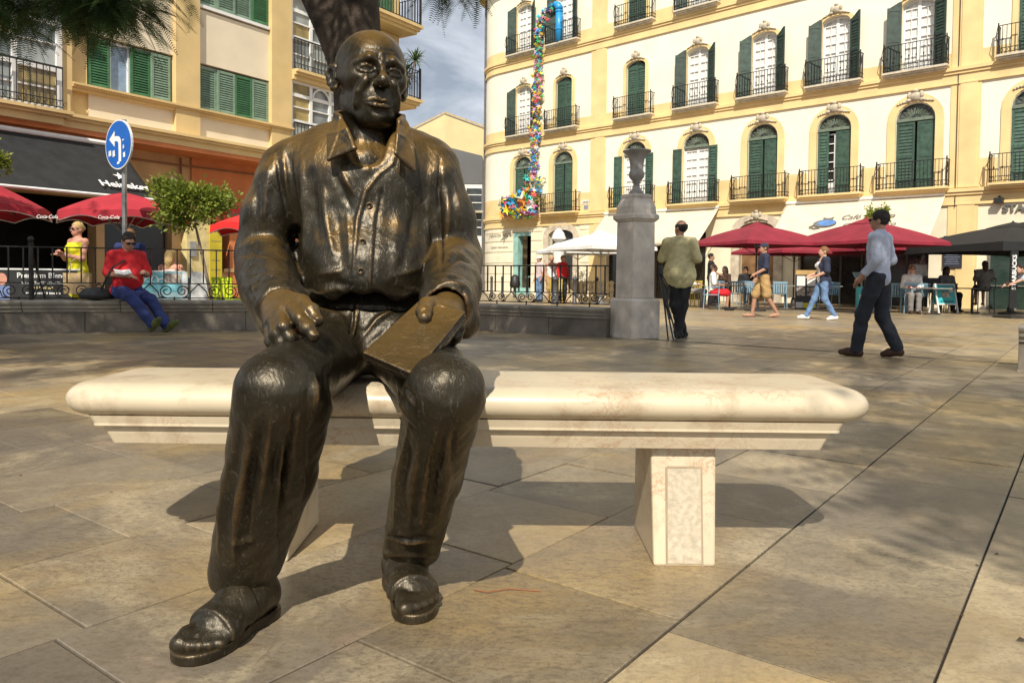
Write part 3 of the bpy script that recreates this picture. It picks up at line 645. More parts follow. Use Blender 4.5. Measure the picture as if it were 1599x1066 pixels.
# --- feet in sandals
def foot(heel, toe, z_ank, ank, side, name='foot'):
    dv = toe-heel; L = np.linalg.norm(dv); fx = dv/L; sx = np.array([-fx[1], fx[0]])*side        # sx: towards the big toe
    def W(a, b, z): p = heel+fx*a*L+sx*b; return np.array([p[0], p[1], z])
    def f(P):
        d = chain(P, [W(.12, 0, .060), W(.45, .0, .070), W(.72, .0, .052)], [.048, .046, .040], .04)
        d = smin(d, cap(P, W(.28, 0, .08), np.array([ank[0], ank[1], z_ank]), .044, .046), .05)
        d = smin(d, cap(P, W(.70, .030, .048), W(.70, -.032, .044), .034, .030), .03)
        toes = [(.036, .99, .0225), (.010, .985, .0165), (-.012, .955, .0150), (-.031, .915, .0140), (-.048, .865, .0135)]
        for b, l, r in toes:
            t = chain(P, [W(.74, b*.85, .046), W(l-.10, b, .044), W(l-.02, b*1.02, .032)], [r*.95, r*.92, r*1.05], .008); d = smin(d, t, .009)
        # straps
        st = None
        for a, wd in ((.66, .030), (.50, .022)):
            x = np.abs(((P[:, :2]-heel)@fx)/L-a-.02)*L-wd; x = smax(np.abs(d)-.006, x, .006); st = x if st is None else np.minimum(st, x)
        d = np.minimum(d, np.where(P[:, 2] > .03, st, 9))
        return d
    def fs(P):
        s = None
        for a, b, r in ((.12, 0, .046), (.3, .002, .044), (.55, .0, .047), (.74, -.002, .053), (.88, .004, .047), (.94, .012, .036)):
            q = W(a, b, 0); x = np.linalg.norm(P[:, :2]-q[:2], axis=1)-r; s = x if s is None else smin(s, x, .05)
        return smax(s, np.abs(P[:, 2]-.0145)-.0135, .006)
    lo = np.array([min(heel[0], toe[0])-.12, min(heel[1], toe[1])-.12, -.004]); hi = np.array([max(heel[0], toe[0])+.12, max(heel[1], toe[1])+.16, z_ank+.08])
    V, Q = solid(f, lo, hi, .0034); V = V+vnormals(V, Q)*wob(V, (50, 90), .0014, 7)[:, None]; fo = statue_part(name, V, Q)
    V, Q = solid(fs, lo, hi, .0036); statue_part('sandal_sole', V, Q, fo)
foot(np.array([-.635, 2.03]), np.array([-.738, 1.755]), .14, (-.672, 2.01), -1)
foot(np.array([-.335, 2.255]), np.array([-.232, 1.985]), .17, (-.285, 2.185), -1)
# ---------------------------------------------------------------- yellow corner building
YEL = mat('ochre_render', (.80, .60, .29), .85, scale=1.2, var=.07, bump=.1, bscale=40, dirt=((.62, .44, .2), .8, .55, .5))
CRM = mat('cream_render', (.87, .82, .66), .85, scale=.9, var=.04, bump=.08, bscale=40, dirt=((.70, .60, .40), .7, .56, .45))
PALE = mat('pale_stone_wall', (.80, .72, .54), .85, scale=1.5, var=.06, bump=.1, dirt=((.5, .42, .3), 1.6, .62, .35))
STN = mat('carved_stone', (.52, .45, .34), .85, scale=8, var=.2, bump=.3)
LEDGE = mat('ledge_stone', (.62, .55, .42), .8, scale=5, var=.12)
DKG = mat('shutter_dark_green', (.030, .058, .042), .55, scale=7, var=.25, rand=.18)
MDG = mat('shutter_green', (.048, .098, .070), .55, scale=7, var=.2, rand=.15)
WHT = mat('white_paint', (.80, .80, .77), .5, scale=4, var=.05)
IRN = mat('wrought_iron', (.035, .032, .03), .5, metal=.5, scale=20, var=.2)
CURT = mat('net_curtain', (.74, .74, .72), .9, scale=12, var=.12)
DARK = mat('dark_interior', (.012, .011, .010), .9, scale=3, var=.3)
BLK = mat('black_paint', (.02, .02, .02), .5, scale=9, var=.2)
def glass(name, tint=(.10, .12, .13), rough=.08): return mat(name, tint, rough, scale=2, var=.25, spec=.8)
GLS = glass('window_glass', (.05, .06, .065))
BR = facade((14.95, 26.0, 0), (.72, -.69))
bldg = empty('corner_building', label='yellow and cream corner building with green shutters, wrought iron balconies and rounded corner', cat='building')
bldg.matrix_world = BR
bldg.empty_display_size = 1
def bp(name, mb, m, parent=None, **k): return mb.build(name, m, parent or bldg, **k)
XL, XR, RC, XC = -21.85, 8.5, 2.2, -21.85      # facade ends, corner radius, arc centre
def path(off):
    p = [(XR, -off), (XC, -off)]
    for k in range(1, 13):
        an = math.pi/2*k/12; p.append((XC-(RC+off)*math.sin(an), RC-(RC+off)*math.cos(an)))
    p.append((XC-RC-off, 14)); return p
def sweep(z0, z1, off, inn=-.3, pth=None):
    A = path(off) if pth is None else [(x, y-off) for x, y in pth]; B = path(inn) if pth is None else [(x, y-inn) for x, y in pth]
    mb = MB(); n = len(A)
    v = [(x, y, z0) for x, y in A]+[(x, y, z1) for x, y in A]+[(x, y, z0) for x, y in B]+[(x, y, z1) for x, y in B]
    f = []
    for i in range(n-1): f += [(i, i+1, n+i+1, n+i), (2*n+i, 3*n+i, 3*n+i+1, 2*n+i+1), (n+i, n+i+1, 3*n+i+1, 3*n+i), (i, 2*n+i, 2*n+i+1, i+1)]
    f += [(0, n, 3*n, 2*n), (n-1, 2*n-1+n*2-n+0, 0, 0)][:1]
    return mb.add(v, f)
CX = [-20.0, -17.3, -13.07, -9.93, -6.95, -4.14, -1.34, 2.15, 5.0]
F1T = ['c', 'c', 'o', 'o', 'c', 'h', 'c', 'c', 'c']; F2T = ['o', 'c', 'd', 'o', 'o', 'o', 'o', 'c', 'c']; F3T = ['o', 'o', 'c', 'o', 'o', 'o', 'o', 'c', 'c']
def arc(cx, zs, r, rise, n=10):
    """arch points left to right over half width r: semicircular if rise==r else segmental"""
    return [(cx-r*math.cos(math.pi*k/n), zs+rise*math.sin(math.pi*k/n)) for k in range(n+1)]
# storey walls, opening by opening
def storey(z0, z1, hw, spring, rise):
    for i, cx in enumerate(CX):
        x0 = XL if i == 0 else (CX[i-1]+cx)/2; x1 = XR if i == len(CX)-1 else (cx+CX[i+1])/2
        poly = [(x0, z0), (cx-hw, z0)]+arc(cx, spring, hw, rise)+[(cx+hw, z0), (x1, z0), (x1, z1), (x0, z1)]
        bp('wall', MB().prism(poly, .32), CRM)
storey(4.05, 7.55, .64, 6.50, .58); storey(8.06, 11.66, .52, 10.45, .26); storey(12.2, 16.0, .52, 14.55, .26)
for z0, z1 in ((4.05, 7.55), (8.06, 11.66), (12.2, 16.0)):
    pth = path(0)[1:]; bp('corner_wall', sweep(z0, z1, 0, -.3, pth=pth), CRM)
# cornices: three stepped fillets each
for z0 in (3.5, 7.55, 11.66):
    bp('cornice', sweep(z0, z0+.5, .05), YEL); bp('cornice_moulding', sweep(z0+.30, z0+.44, .10, .04), YEL); bp('cornice_lip', sweep(z0+.40, z0+.515, .15, .04), YEL)
    bp('cornice_fillet', sweep(z0-.03, z0+.02, .075, -.1), YEL)
bp('roof_cornice', sweep(16.0, 16.6, .45), YEL); bp('roof', MB().box(XL-.5, XR, -.2, 14, 16.55, 16.8), STN)
# dado bands and pilasters
for z0, z1, hw in ((4.05, 4.98, .98), (8.06, 8.58, .72), (12.2, 12.72, .72)):
    xs = [XL]+[v for cx in CX for v in (cx-hw, cx+hw)]+[XR]
    for a, b in zip(xs[::2], xs[1::2]): bp('dado', MB().box(a, b, -.012, .1, z0-.04, z1), YEL)
    pth = path(0)[1:]; bp('dado', sweep(z0-.04, z1, .012, -.2, pth=pth), YEL)
for a, b in ((-.24, .66), (-15.6, -14.7)):
    for z0, z1 in ((0, 3.5), (4.05, 7.55), (8.06, 11.66), (12.2, 16.0)):
        bp('pilaster', MB().box(a, b, -.035, .1, z0, z1), YEL); bp('pilaster_panel', MB().box(a+.28, b-.1, -.06, .1, z0+.002, z1-.002), YEL)
def lumps(seed, wd, ht):
    """carved cartouche: shell, scrolls and leaves in one mesh"""
    rnd = random.Random(seed); mb = MB()
    def blob(x, z, rx, ry, rz):
        n, pr = 8, [(math.cos(a), math.sin(a)) for a in (-1.57, -.8, -.2, .4, .95, 1.57)]
        v = [(x+rx*c*math.cos(2*math.pi*k/n), ry*c*math.sin(2*math.pi*k/n), z+rz*s) for c, s in pr for k in range(n)]
        mb.add(v, [(i*n+k, i*n+(k+1) % n, (i+1)*n+(k+1) % n, (i+1)*n+k) for i in range(len(pr)-1) for k in range(n)])
    blob(0, ht*.42, wd*.17, .09, ht*.36); blob(0, ht*.86, wd*.09, .07, ht*.16)
    for s in (-1, 1):
        blob(s*wd*.17, ht*.55, wd*.07, .06, ht*.28); blob(s*wd*.19, ht*.18, wd*.10, .07, ht*.15)
        for k in range(4): blob(s*wd*(.26+.075*k), ht*(.12-.05*k)+rnd.uniform(-.01, .01), wd*.045, .05, ht*(.11-.015*k))
    return mb
CART1, CART2 = lumps(1, 1.15, .46).mesh('cartouche', True), lumps(2, .95, .42).mesh('cartouche', True)
for c in (CART1, CART2): c.materials.append(STN)
def leaf_mesh(w, h, rise_l=0, rise_r=0, slats=18, mid=True, white=False):
    """a shutter leaf: stiles, rails, louvres; hinge edge at x=0, thickness along y"""
    mb = MB(); t = .045; s = .07
    mb.box(0, s, 0, t, 0, h+rise_l); mb.box(w-s, w, 0, t, 0, h+rise_r); mb.box(s, w-s, .002, t-.002, 0, .14); mb.add([(s, .002, h-.1), (w-s, .002, h-.1), (w-s, .002, h+rise_r), (s, .002, h+rise_l), (s, t-.002, h-.1), (w-s, t-.002, h-.1), (w-s, t-.002, h+rise_r), (s, t-.002, h+rise_l)], [(0, 1, 2, 3), (7, 6, 5, 4), (0, 4, 5, 1), (2, 6, 7, 3)])
    if mid: mb.box(s, w-s, .002, t-.002, h*.46, h*.46+.1)
    mb.box(s, w-s, t*.6, t*.7, .1, h-.08)
    for k in range(slats):
        z = .16+(h-.30)*k/slats; mb.add([(s, .006, z), (w-s, .006, z), (w-s, t*.6, z+.075), (s, t*.6, z+.075)], [(0, 1, 2, 3)])
    return mb
LF1 = leaf_mesh(.585, 2.32).mesh('leaf'); LF2 = leaf_mesh(.47, 2.2, .02, .22).mesh('leaf'); LF2R = leaf_mesh(.47, 2.2, .22, .02).mesh('leaf')
SD1 = leaf_mesh(.40, 2.32).mesh('leaf')
def french(w, h, rise):
    """white glazed double door"""
    mb = MB(); mb.box(-w, -w+.06, 0, .05, 0, h); mb.box(w-.06, w, 0, .05, 0, h); mb.box(-.055, .055, -.01, .05, 0, h+rise*.95)
    for k in range(6): z = .5+(h-.55)*k/5; mb.box(-w+.06, w-.06, .005, .045, z, z+.035)
    mb.box(-w+.06, w-.06, .004, .046, 0, .42)
    for s in (-1, 1): mb.box(s*w*.5-.012, s*w*.5+.012, .01, .04, .42, h)
    A = arc(0, h, w, rise); B = [(x*.9, h+(z-h)*.75-.02) for x, z in A]; mb.strip([(x, .0, z) for x, z in A], [(x, .0, z) for x, z in B]); return mb
FR2 = french(.52, 2.2, .26).mesh('door_frame'); FR1 = french(.62, 2.25, .0).mesh('door_frame')
for me, m in ((LF1, MDG), (LF2, DKG), (LF2R, DKG), (SD1, MDG), (FR2, WHT), (FR1, WHT)): me.materials.append(m)
def railing_mesh(w, d, h=.92):
    mb = MB(); t = .011; y = -d+.03
    for z in (.06, .20, h): mb.box(-w, w, y-t, y+t, z-.012, z+.012)
    for s in (-1, 1):
        for z in (.06, .20, h): mb.box(s*w-t, s*w+t, y, 0, z-.012, z+.012)
        for k in range(3): yy = y+(0-y)*(k+.5)/3; mb.box(s*w-t*.7, s*w+t*.7, yy-t*.7, yy+t*.7, .0, h)
        mb.box(s*w-.018, s*w+.018, y-.018, y+.018, 0, h+.09)
        mb.tube([(s*(w-.02), y-.01, .3), (s*(w+.06), y-.05, .55), (s*(w+.01), y-.02, h)], .012, 5)
    n = int(2*w/.115)
    for k in range(1, n): x = -w+2*w*k/n; mb.box(x-.008, x+.008, y-.008, y+.008, 0, h); mb.box(x-.02, x+.02, y-.012, y+.012, h*.48, h*.56) if k % 2 else None
    for k in range(int(w/.1)): x = -w+.1+k*.2; mb.tube([(x+.045*math.cos(a), y, .13+.045*math.sin(a)) for a in [i*math.pi/4 for i in range(8)]], .008, 4, closed=True)
    return mb
RL1, RL2 = railing_mesh(1.12, .42).mesh('railing'), railing_mesh(1.0, .34).mesh('railing')
for r in (RL1, RL2): r.materials.append(IRN)
def slab_mesh(w, d):
    mb = MB(); mb.box(-w-.04, w+.04, -d-.03, 0, -.07, 0); mb.box(-w+.0, w-.0, -d+.02, 0, -.13, -.068); mb.box(-w+.05, w-.05, -d+.09, 0, -.19, -.128); return mb
SL1, SL2 = slab_mesh(1.12, .42).mesh('balcony'), slab_mesh(1.0, .34).mesh('balcony')
SL1.materials.append(YEL); SL2.materials.append(LEDGE)
def balcony(x, z, first, y=0, rz=0):
    b = obj('balcony', SL1 if first else SL2, None, bldg, (x, y, z), rz); obj('railing', RL1 if first else RL2, None, b)
def pane_mesh(w, h, rise): return MB().add([(x, 0, z) for x, z in [(-w, 0)]+arc(0, h, w, rise)+[(w, 0)]], [tuple(range(13))]).mesh('pane')
PN1, PN2 = pane_mesh(.64, 2.42, .58), pane_mesh(.52, 2.24, .26)
PND = MB().add([(x, 0, z) for x, z in [(-.64, 0)]+arc(0, 2.42, .64, .58)+[(.64, 0)]], [tuple(range(13))]).mesh('backing'); PND.materials.append(DARK)
PN1.materials.append(CURT); PN2.materials.append(CURT)
def surround(hw, spring, rise, wd, foot, orr):
    A = [(-hw, foot)]+arc(0, spring, hw, rise)+[(hw, foot)]; B = [(-hw-wd, foot)]+arc(0, spring, hw+wd, orr)+[(hw+wd, foot)]; n = len(A); mb = MB()
    v = [(x, -.05, z) for x, z in A]+[(x, -.05, z) for x, z in B]+[(x, .05, z) for x, z in A]+[(x, .05, z) for x, z in B]; f = []
    for i in range(n-1): f += [(i, i+1, n+i+1, n+i), (i, 2*n+i, 2*n+i+1, i+1), (n+i, n+i+1, 3*n+i+1, 3*n+i)]
    mb.add(v, f)
    A2 = [(x*(1+.10/hw) if abs(x) > 0 else 0, -.068, z) for x, z in A]; B2 = [(x*(1+.16/hw), -.068, z) for x, z in A]
    return mb
SU1, SU2 = surround(.64, 2.42, .58, .27, 0, .86), surround(.52, 2.24, .26, .16, 0, .40)
SU1, SU2 = SU1.mesh('surround'), SU2.mesh('surround')
SU1.materials.append(YEL); SU2.materials.append(YEL)
fan = MB()
for k in range(9):
    an = math.pi*(k+.5)/9; fan.tube([(.14*math.cos(an), 0, .06+.12*math.sin(an)), (.36*math.cos(an-.12), 0, .06+.32*math.sin(an-.1)), (.50*math.cos(an), 0, .06+.44*math.sin(an)), (.36*math.cos(an+.12), 0, .06+.32*math.sin(an+.1)), (.14*math.cos(an), 0, .06+.12*math.sin(an))], .014, 4, cap=False)
fan.box(-.64, .64, -.03, .05, -.05, .06); A_ = arc(0, 0, .64, .58); fan.strip([(x, -.02, z) for x, z in A_], [(x*.90, -.02, z*.90) for x, z in A_])
FAN = fan.mesh('fanlight'); FAN.materials.append(mat('fanlight_metal', (.16, .2, .15), .6, scale=9))
FG = MB().add([(x, .03, z) for x, z in A_], [tuple(range(11))]).mesh('fanlight_pane'); FG.materials.append(mat('fanlight_glass', (.10, .11, .10), .2, scale=6, var=.4))
def window1(x, kind, z=4.12):
    wn = obj('window', SU1, None, bldg, (x, 0, z))
    obj('cartouche', CART1, None, wn, (0, -.06, 2.98)); obj('fanlight', FAN, None, wn, (0, .10, 2.42)); obj('fanlight_pane', FG, None, wn, (0, .11, 2.42)); obj('backing', PND, None, wn, (0, .26, 0))
    if kind == 'c':
        for s in (-1, 1): obj('shutter', LF1, None, wn, (-.625 if s < 0 else .625, .10 if s < 0 else .145, .03), 0 if s < 0 else math.pi)
    elif kind == 'h':
        o = obj('shutter', LF1, None, wn, (.625, .145, .03), math.pi); o = obj('shutter', SD1, None, wn, (-.625, .10, .03), 0)
        obj('door_frame', FR1, None, wn, (0, .2, .03))
    else:
        obj('door_frame', FR1, None, wn, (0, .16, .03)); obj('curtain', PN1, None, wn, (0, .215, 0))
        obj('shutter', SD1, None, wn, (-.66, -.07, .03), R_(186)); obj('shutter', SD1, None, wn, (.66, -.115, .03), R_(-6))
def window2(x, kind, z):
    wn = obj('window', SU2, None, bldg, (x, 0, z)); obj('cartouche', CART2, None, wn, (0, -.06, 2.52))
    if kind == 'o':
        obj('door_frame', FR2, None, wn, (0, .16, .02)); obj('curtain', PN2, None, wn, (0, .215, 0))
        obj('shutter', LF2R, None, wn, (-.52, -.06, .02), R_(180+28)); obj('shutter', LF2, None, wn, (.52, -.105, .02), R_(-28)) if False else obj('shutter', LF2, None, wn, (.53, -.08, .02), R_(-30))
    else:
        m = LF2 if kind == 'd' else LF2
        L = obj('shutter', leafC, None, wn, (-.51, .10, .02)); Rr = obj('shutter', leafCR, None, wn, (.0, .10, .02))
        if kind == 'd': obj('backing', PN2D, None, wn, (0, .2, 0))
leafC = leaf_mesh(.51, 2.2, .03, .24).mesh('leaf'); leafCR = leaf_mesh(.51, 2.2, .24, .03).mesh('leaf'); leafC.materials.append(mat('shutter_mid_green', (.045, .095, .065), .55, scale=7, var=.2, rand=.2)); leafCR.materials.append(leafC.materials[0])
PN2D = PN2.copy(); PN2D.materials.clear(); PN2D.materials.append(DARK)
for x, a, b, c_ in zip(CX, F1T, F2T, F3T):
    window1(x, a); balcony(x, 4.10, True); window2(x, b, 8.22); balcony(x, 8.20, False); window2(x, c_, 12.38); balcony(x, 12.36, False)
for z in (4.1, 8.2, 12.36): balcony(XC-RC, z, False, y=RC+1.6, rz=-math.pi/2)
for z in (8.22, 12.38):
    for s in (-1, 1): obj('shutter', LF2, None, bldg, (XC-RC-.03, RC+1.6+s*.95, z), math.pi/2*(-1))
# ground floor
GO = [(-20.0, .62, 3.22, 0), (-17.37, .80, 2.95, .30), (-12.0, 2.6, 2.9, 0), (-7.1, .74, 2.9, .30), (-3.1, 2.3, 2.75, 0), (2.3, 1.38, 2.45, .38), (6.2, 1.4, 2.6, 0)]
for i, (cx, hw, zs, rise) in enumerate(GO):
    x0 = XL if i == 0 else (GO[i-1][0]+GO[i-1][1]+cx-hw)/2; x1 = XR if i == len(GO)-1 else (cx+hw+GO[i+1][0]-GO[i+1][1])/2
    bp('ground_floor_wall', MB().prism([(x0, 0), (cx-hw, 0)]+(arc(cx, zs, hw, rise) if rise else [(cx-hw, zs), (cx+hw, zs)])+[(cx+hw, 0), (x1, 0), (x1, 3.5), (x0, 3.5)], .34), PALE)
bp('corner_wall', sweep(0, 3.5, 0, -.3, pth=path(0)[1:]), PALE)
for z in (.62, 1.05, 1.62, 2.2, 2.75, 3.2):       # rusticated courses: recessed joints read as fine dark lines
    for a, b in ((XL, -20.65), (-19.35, -18.6), (-16.2, -15.62)):
        bp('course_band', MB().box(a, b, -.028, .05, z+.02, z+.40), PALE)
    bp('course_band', sweep(z+.02, z+.40, .028, -.1, pth=path(0)[1:]), PALE)
bp('interior', MB().box(XL, XR, 2.4, 2.5, 0, 3.5), DARK); bp('interior_floor', MB().box(XL, XR, .3, 2.5, -.05, .02), DARK)
bp('core_wall', MB().box(XL-.4, XR, .9, 14, 3.5, 16.2), DARK)
TURQ = mat('turquoise_glass', (.30, .52, .47), .25, scale=3, var=.15)
bp('shop_window', MB().box(-20.62, -20.30, -.02, .35, 0, 3.2).box(-20.3, -19.38, .02, .3, 3.02, 3.2).box(-20.3, -19.38, .1, .3, .0, .34), TURQ)
bp('shop_shelf', MB().box(-20.2, -19.5, .5, .8, .9, .94).box(-20.2, -19.5, .5, .8, 1.5, 1.53), TURQ)
so_ = MB(); A1 = [(-.80, 0)]+arc(0, 2.95, .80, .30)+[(.80, 0)]; B1 = [(-1.13, 0)]+arc(0, 2.95, 1.13, .66)+[(1.13, 0)]; n_ = len(A1)
so_.add([(x, -.07, z) for x, z in A1]+[(x, -.07, z) for x, z in B1]+[(x, .1, z) for x, z in A1]+[(x, .1, z) for x, z in B1], [q for i in range(n_-1) for q in ((i, i+1, n_+i+1, n_+i), (i, 2*n_+i, 2*n_+i+1, i+1), (n_+i, n_+i+1, 3*n_+i+1, 3*n_+i))])
PST = mat('portal_stone', (.56, .48, .37), .85, scale=5, var=.15, bump=.3)
bp('door_surround', so_, PST, loc=(-17.37, 0, 0)); bp('arched_door', MB().box(-18.1, -17.4, .2, .26, 0, 3.2).box(-17.38, -16.6, .2, .26, 0, 3.2), mat('dark_door', (.035, .038, .036), .4, scale=5))
so2 = MB(); A1 = [(-.74, 0)]+arc(0, 2.9, .74, .30)+[(.74, 0)]; B1 = [(-1.08, 0)]+arc(0, 2.9, 1.08, .62)+[(1.08, 0)]
so2.add([(x, -.09, z) for x, z in A1]+[(x, -.09, z) for x, z in B1]+[(x, .1, z) for x, z in A1]+[(x, .1, z) for x, z in B1], [q for i in range(n_-1) for q in ((i, i+1, n_+i+1, n_+i), (i, 2*n_+i, 2*n_+i+1, i+1), (n_+i, n_+i+1, 3*n_+i+1, 3*n_+i))])
po = bp('portal_surround', so2, PST, loc=(-7.1, 0, 0)); obj('keystone', CART2, None, po, (0, -.12, 3.25))
WOOD = mat('brown_door_wood', (.23, .125, .055), .55, scale=3, var=.25, bump=.2)
wd = MB(); wd.box(-7.83, -7.12, .16, .22, 0, 3.2).box(-7.08, -6.37, .16, .22, 0, 3.2)
for dx in (-7.75, -7.0):
    for z0, z1 in ((.2, .9), (1.0, 1.9), (2.0, 2.8)): wd.box(dx, dx+.55, .135, .17, z0, z1)
bp('wooden_door', wd, WOOD)
# café glazing and dark fronts
for a, b in ((-14.6, -9.4), (-5.4, -.8)):
    fr = MB(); n = 6
    for k in range(n+1): x = a+(b-a)*k/n; fr.box(x-.04, x+.04, .22, .3, 0, 2.75)
    fr.box(a, b, .22, .3, 2.1, 2.18); bp('shop_frame', fr, mat('brown_frame', (.06, .045, .03), .5)); bp('shop_glass', MB().box(a, b, .27, .28, 0, 2.75), mat('cafe_glass', (.02, .02, .02), .12, spec=.6))
bp('menu_board', MB().box(-.33, .24, -.10, -.062, 1.36, 2.44), mat('slate', (.03, .033, .045), .6, scale=9))
MW = mat('white_print', (.8, .8, .78), .7); MGY = mat('grey_letters', (.16, .15, .13), .6, scale=9); BLW = mat('blue_plate', (.25, .3, .42), .5)
def btext(body, x, z, size, m=MW, y=-.066, **k):
    M = Matrix.Translation((x, y, z)) @ Matrix.Rotation(math.pi/2, 4, 'X'); return text(body, size, M, m, bldg, **k)
illegible(.5, .07, Matrix.Translation((-.05, -.103, 2.27)) @ Matrix.Rotation(math.pi/2, 4, 'X'), MW, bldg)
for k in range(9): illegible(.34+.06*(k % 3), .03, Matrix.Translation((-.05, -.103, 2.1-.075*k)) @ Matrix.Rotation(math.pi/2, 4, 'X'), BLW, bldg)
btext('STARBUCKS', 2.3, 3.28, .34, MGY, y=-.04, bold=.012, depth=.03, spacing=1.02)
btext('FUNDACIÓN', -22.02, 3.08, .22, MGY, y=-.045, spacing=1.4, xscale=.6); btext('PICASSO', -21.05, 3.08, .22, MGY, y=-.045, spacing=1.4, xscale=.6)
btext('MUSEO CASA NATAL', -21.6, 2.45, .13, MGY, y=-.045, spacing=1.2, xscale=.9)
bp('street_name_tile', MB().box(-16.15, -15.45, -.03, 0, 4.42, 4.62), mat('tile_white', (.78, .74, .62), .35)); bp('number_tile', MB().box(-15.95, -15.7, -.03, 0, 4.17, 4.36), BLW)
illegible(.4, .10, Matrix.Translation((-15.8, -.034, 4.52)) @ Matrix.Rotation(math.pi/2, 4, 'X'), MGY, bldg)
sbx = MB(); A1 = [(-1.38, 0)]+arc(0, 2.45, 1.38, .38)+[(1.38, 0)]; bp('doorway_head', MB().prism([(x, z) for x, z in arc(2.3, 2.45, 1.36, .36)], .1), BLK, loc=(0, .12, 0))
sf = MB()
for x in (.98, 1.75, 2.3, 3.0, 3.6): sf.box(x-.035, x+.035, .15, .22, 0, 2.45)
sf.box(.95, 3.65, .15, .22, 2.0, 2.08).box(.95, 3.65, .15, .22, .75, .8); bp('door_frame', sf, mat('steel', (.3, .29, .27), .35, metal=.6)); bp('door_glass', MB().box(.95, 3.65, .19, .195, 0, 2.42), mat('green_glass', (.03, .05, .04), .1, spec=.7))
# drainpipe at the corner and the camera box above the coffee shop
bp('downpipe', MB().tube([(XC-1.61, .59, z) for z in (.0, 4, 8, 12, 16)], .06, 8), mat('zinc', (.2, .18, .16), .5, metal=.6))
bp('cable', MB().tube([(-.02, -.085, z) for z in (3.4, 4.6, 6.2, 7.6, 9, 11.5)], .012, 4), BLK)
bp('security_camera', MB().box(1.15, 1.4, -.3, -.05, 3.46, 3.62).box(1.24, 1.3, -.1, .0, 3.56, 3.7), BLK)
# ---------------------------------------------------------------- awnings of the corner building
CANV = mat('awning_canvas', (.64, .565, .44), .9, scale=2, var=.05, bump=.15, bscale=8, dirt=((.6, .5, .36), 1.5, .62, .3))
def awning(name, label, x0, x1, z0, z1, d, canv, side=.25, val=.18, mats=None):
    r = empty(name, label=label, cat='awning'); r.matrix_world = BR.copy(); mb = MB(); n = 14
    def P(t, q, lift=0): x = x0+(x1-x0)*t; return (x, -.12-d*q, z0+(z1-z0)*q-.06*math.sin(math.pi*q)*.6+.004*math.sin(t*n*math.pi)*q-lift)
    T = [i/(n*4) for i in range(n*4+1)]; qs = [k/8 for k in range(9)]
    for a, b in zip(qs[:-1], qs[1:]): mb.strip([P(t, a) for t in T], [P(t, b) for t in T])
    V_ = [P(t, 1) for t in T]; mb.strip(V_, [(x, y-.005, z-val*(1+.12*math.sin(t*n*2*math.pi))) for (x, y, z), t in zip(V_, T)])
    o = mb.build('canvas', canv, r, smooth=True, weld=True); sm = o.modifiers.new('thick', 'SOLIDIFY'); sm.thickness = .006
    MB().tube([(x0, -.16, z0+.02), (x1, -.16, z0+.02)], .06, 8).build('roller', WHT, r)
    for x in (x0+.3, (x0+x1)/2, x1-.3): MB().tube([(x, -.05, z1-.1), (x, -.12-d*.96, z1-.03)], .02, 6).build('arm', WHT, r)
    return r
aw1 = awning('awning', 'cream canvas awning behind the stone urn pillar and white umbrellas', -14.6, -8.75, 3.86, 2.45, 1.55, CANV)
aw2 = awning('awning', 'wide cream canvas awning with a cat emblem above the maroon umbrellas', -5.85, -.3, 3.84, 2.42, 1.6, CANV)
def on_awning(x, q, d=1.6, z0=3.84, z1=2.42, lift=.012):
    return Vector((x, -.12-d*q, z0+(z1-z0)*q-.036*math.sin(math.pi*q)))
def awtext(par, body, x, q, size, m, **k):
    p = on_awning(x, q); e = on_awning(x, q+.1)-on_awning(x, q-.1); up = -e.normalized(); M = frame(p+Vector((0, -.03, .03)), (1, 0, 0), up); return text(body, size, M, m, par, **k)
awtext(aw2, 'Café Picasso', -2.55, .48, .36, MGY, shear=.3)
awtext(aw2, 'Gallery Bistro', -2.4, .70, .32, MGY, shear=.3)
p = on_awning(-3.95, .62); Me = frame(p+Vector((0, -.035, .035)), (1, 0, 0), -(on_awning(0, .8)-on_awning(0, .5)).normalized())
def disc(par, M, rx, ry, m, x=0, y=0, name='emblem', n=20): o = MB().add([M @ Vector((x+rx*math.cos(2*math.pi*k/n), y+ry*math.sin(2*math.pi*k/n), 0)) for k in range(n)], [tuple(range(n))]).build(name, m, par); return o
disc(aw2, Me, .42, .22, MGY); Me2 = Me @ Matrix.Translation((.06, .01, .006)); disc(aw2, Me2, .34, .17, mat('emblem_blue', (.10, .22, .50), .7))
MB().add([Me @ Vector(q) for q in ((-.1, .18, .003), (-.16, .36, .003), (0, .30, .003), (.12, .30, .003), (.24, .38, .003), (.2, .18, .003))], [(0, 1, 2, 3, 4, 5)]).build('emblem', MGY, aw2)
MB().tube([Me @ Vector(q) for q in ((-.35, -.1, .003), (-.5, -.22, .003), (-.3, -.3, .003), (-.1, -.26, .003))], .025, 5).build('emblem', MGY, aw2)
# ---------------------------------------------------------------- apartment building on the left
OCH = mat('ochre_pilaster', (.68, .50, .23), .85, scale=1.3, var=.07, bump=.1, dirt=((.5, .34, .13), 1.4, .63, .3))
PNK = mat('pinkish_cream_render', (.78, .68, .50), .88, scale=1, var=.05, bump=.1)
ORG = mat('orange_render', (.60, .21, .075), .85, scale=1.5, var=.1, bump=.1)
TAN = mat('tan_render', (.58, .37, .18), .85, scale=1.5, var=.12, bump=.1)
GSH = mat('louvre_green', (.05, .155, .065), .5, scale=6, var=.15, rand=.12)
GSH2 = mat('louvre_sage', (.19, .28, .20), .55, scale=6, var=.12, rand=.1)
BLIND = mat('roller_blind', (.52, .55, .52), .7, scale=4, var=.1)
BL = facade((-8.17, 20.0, 0), (.555, .832))
apt = empty('apartment_building', label='ochre and cream apartment block with green louvred shutters and white glazed galleries', cat='building'); apt.matrix_world = BL
def ap(name, mb, m, parent=None, **k): return mb.build(name, m, parent or apt, **k)
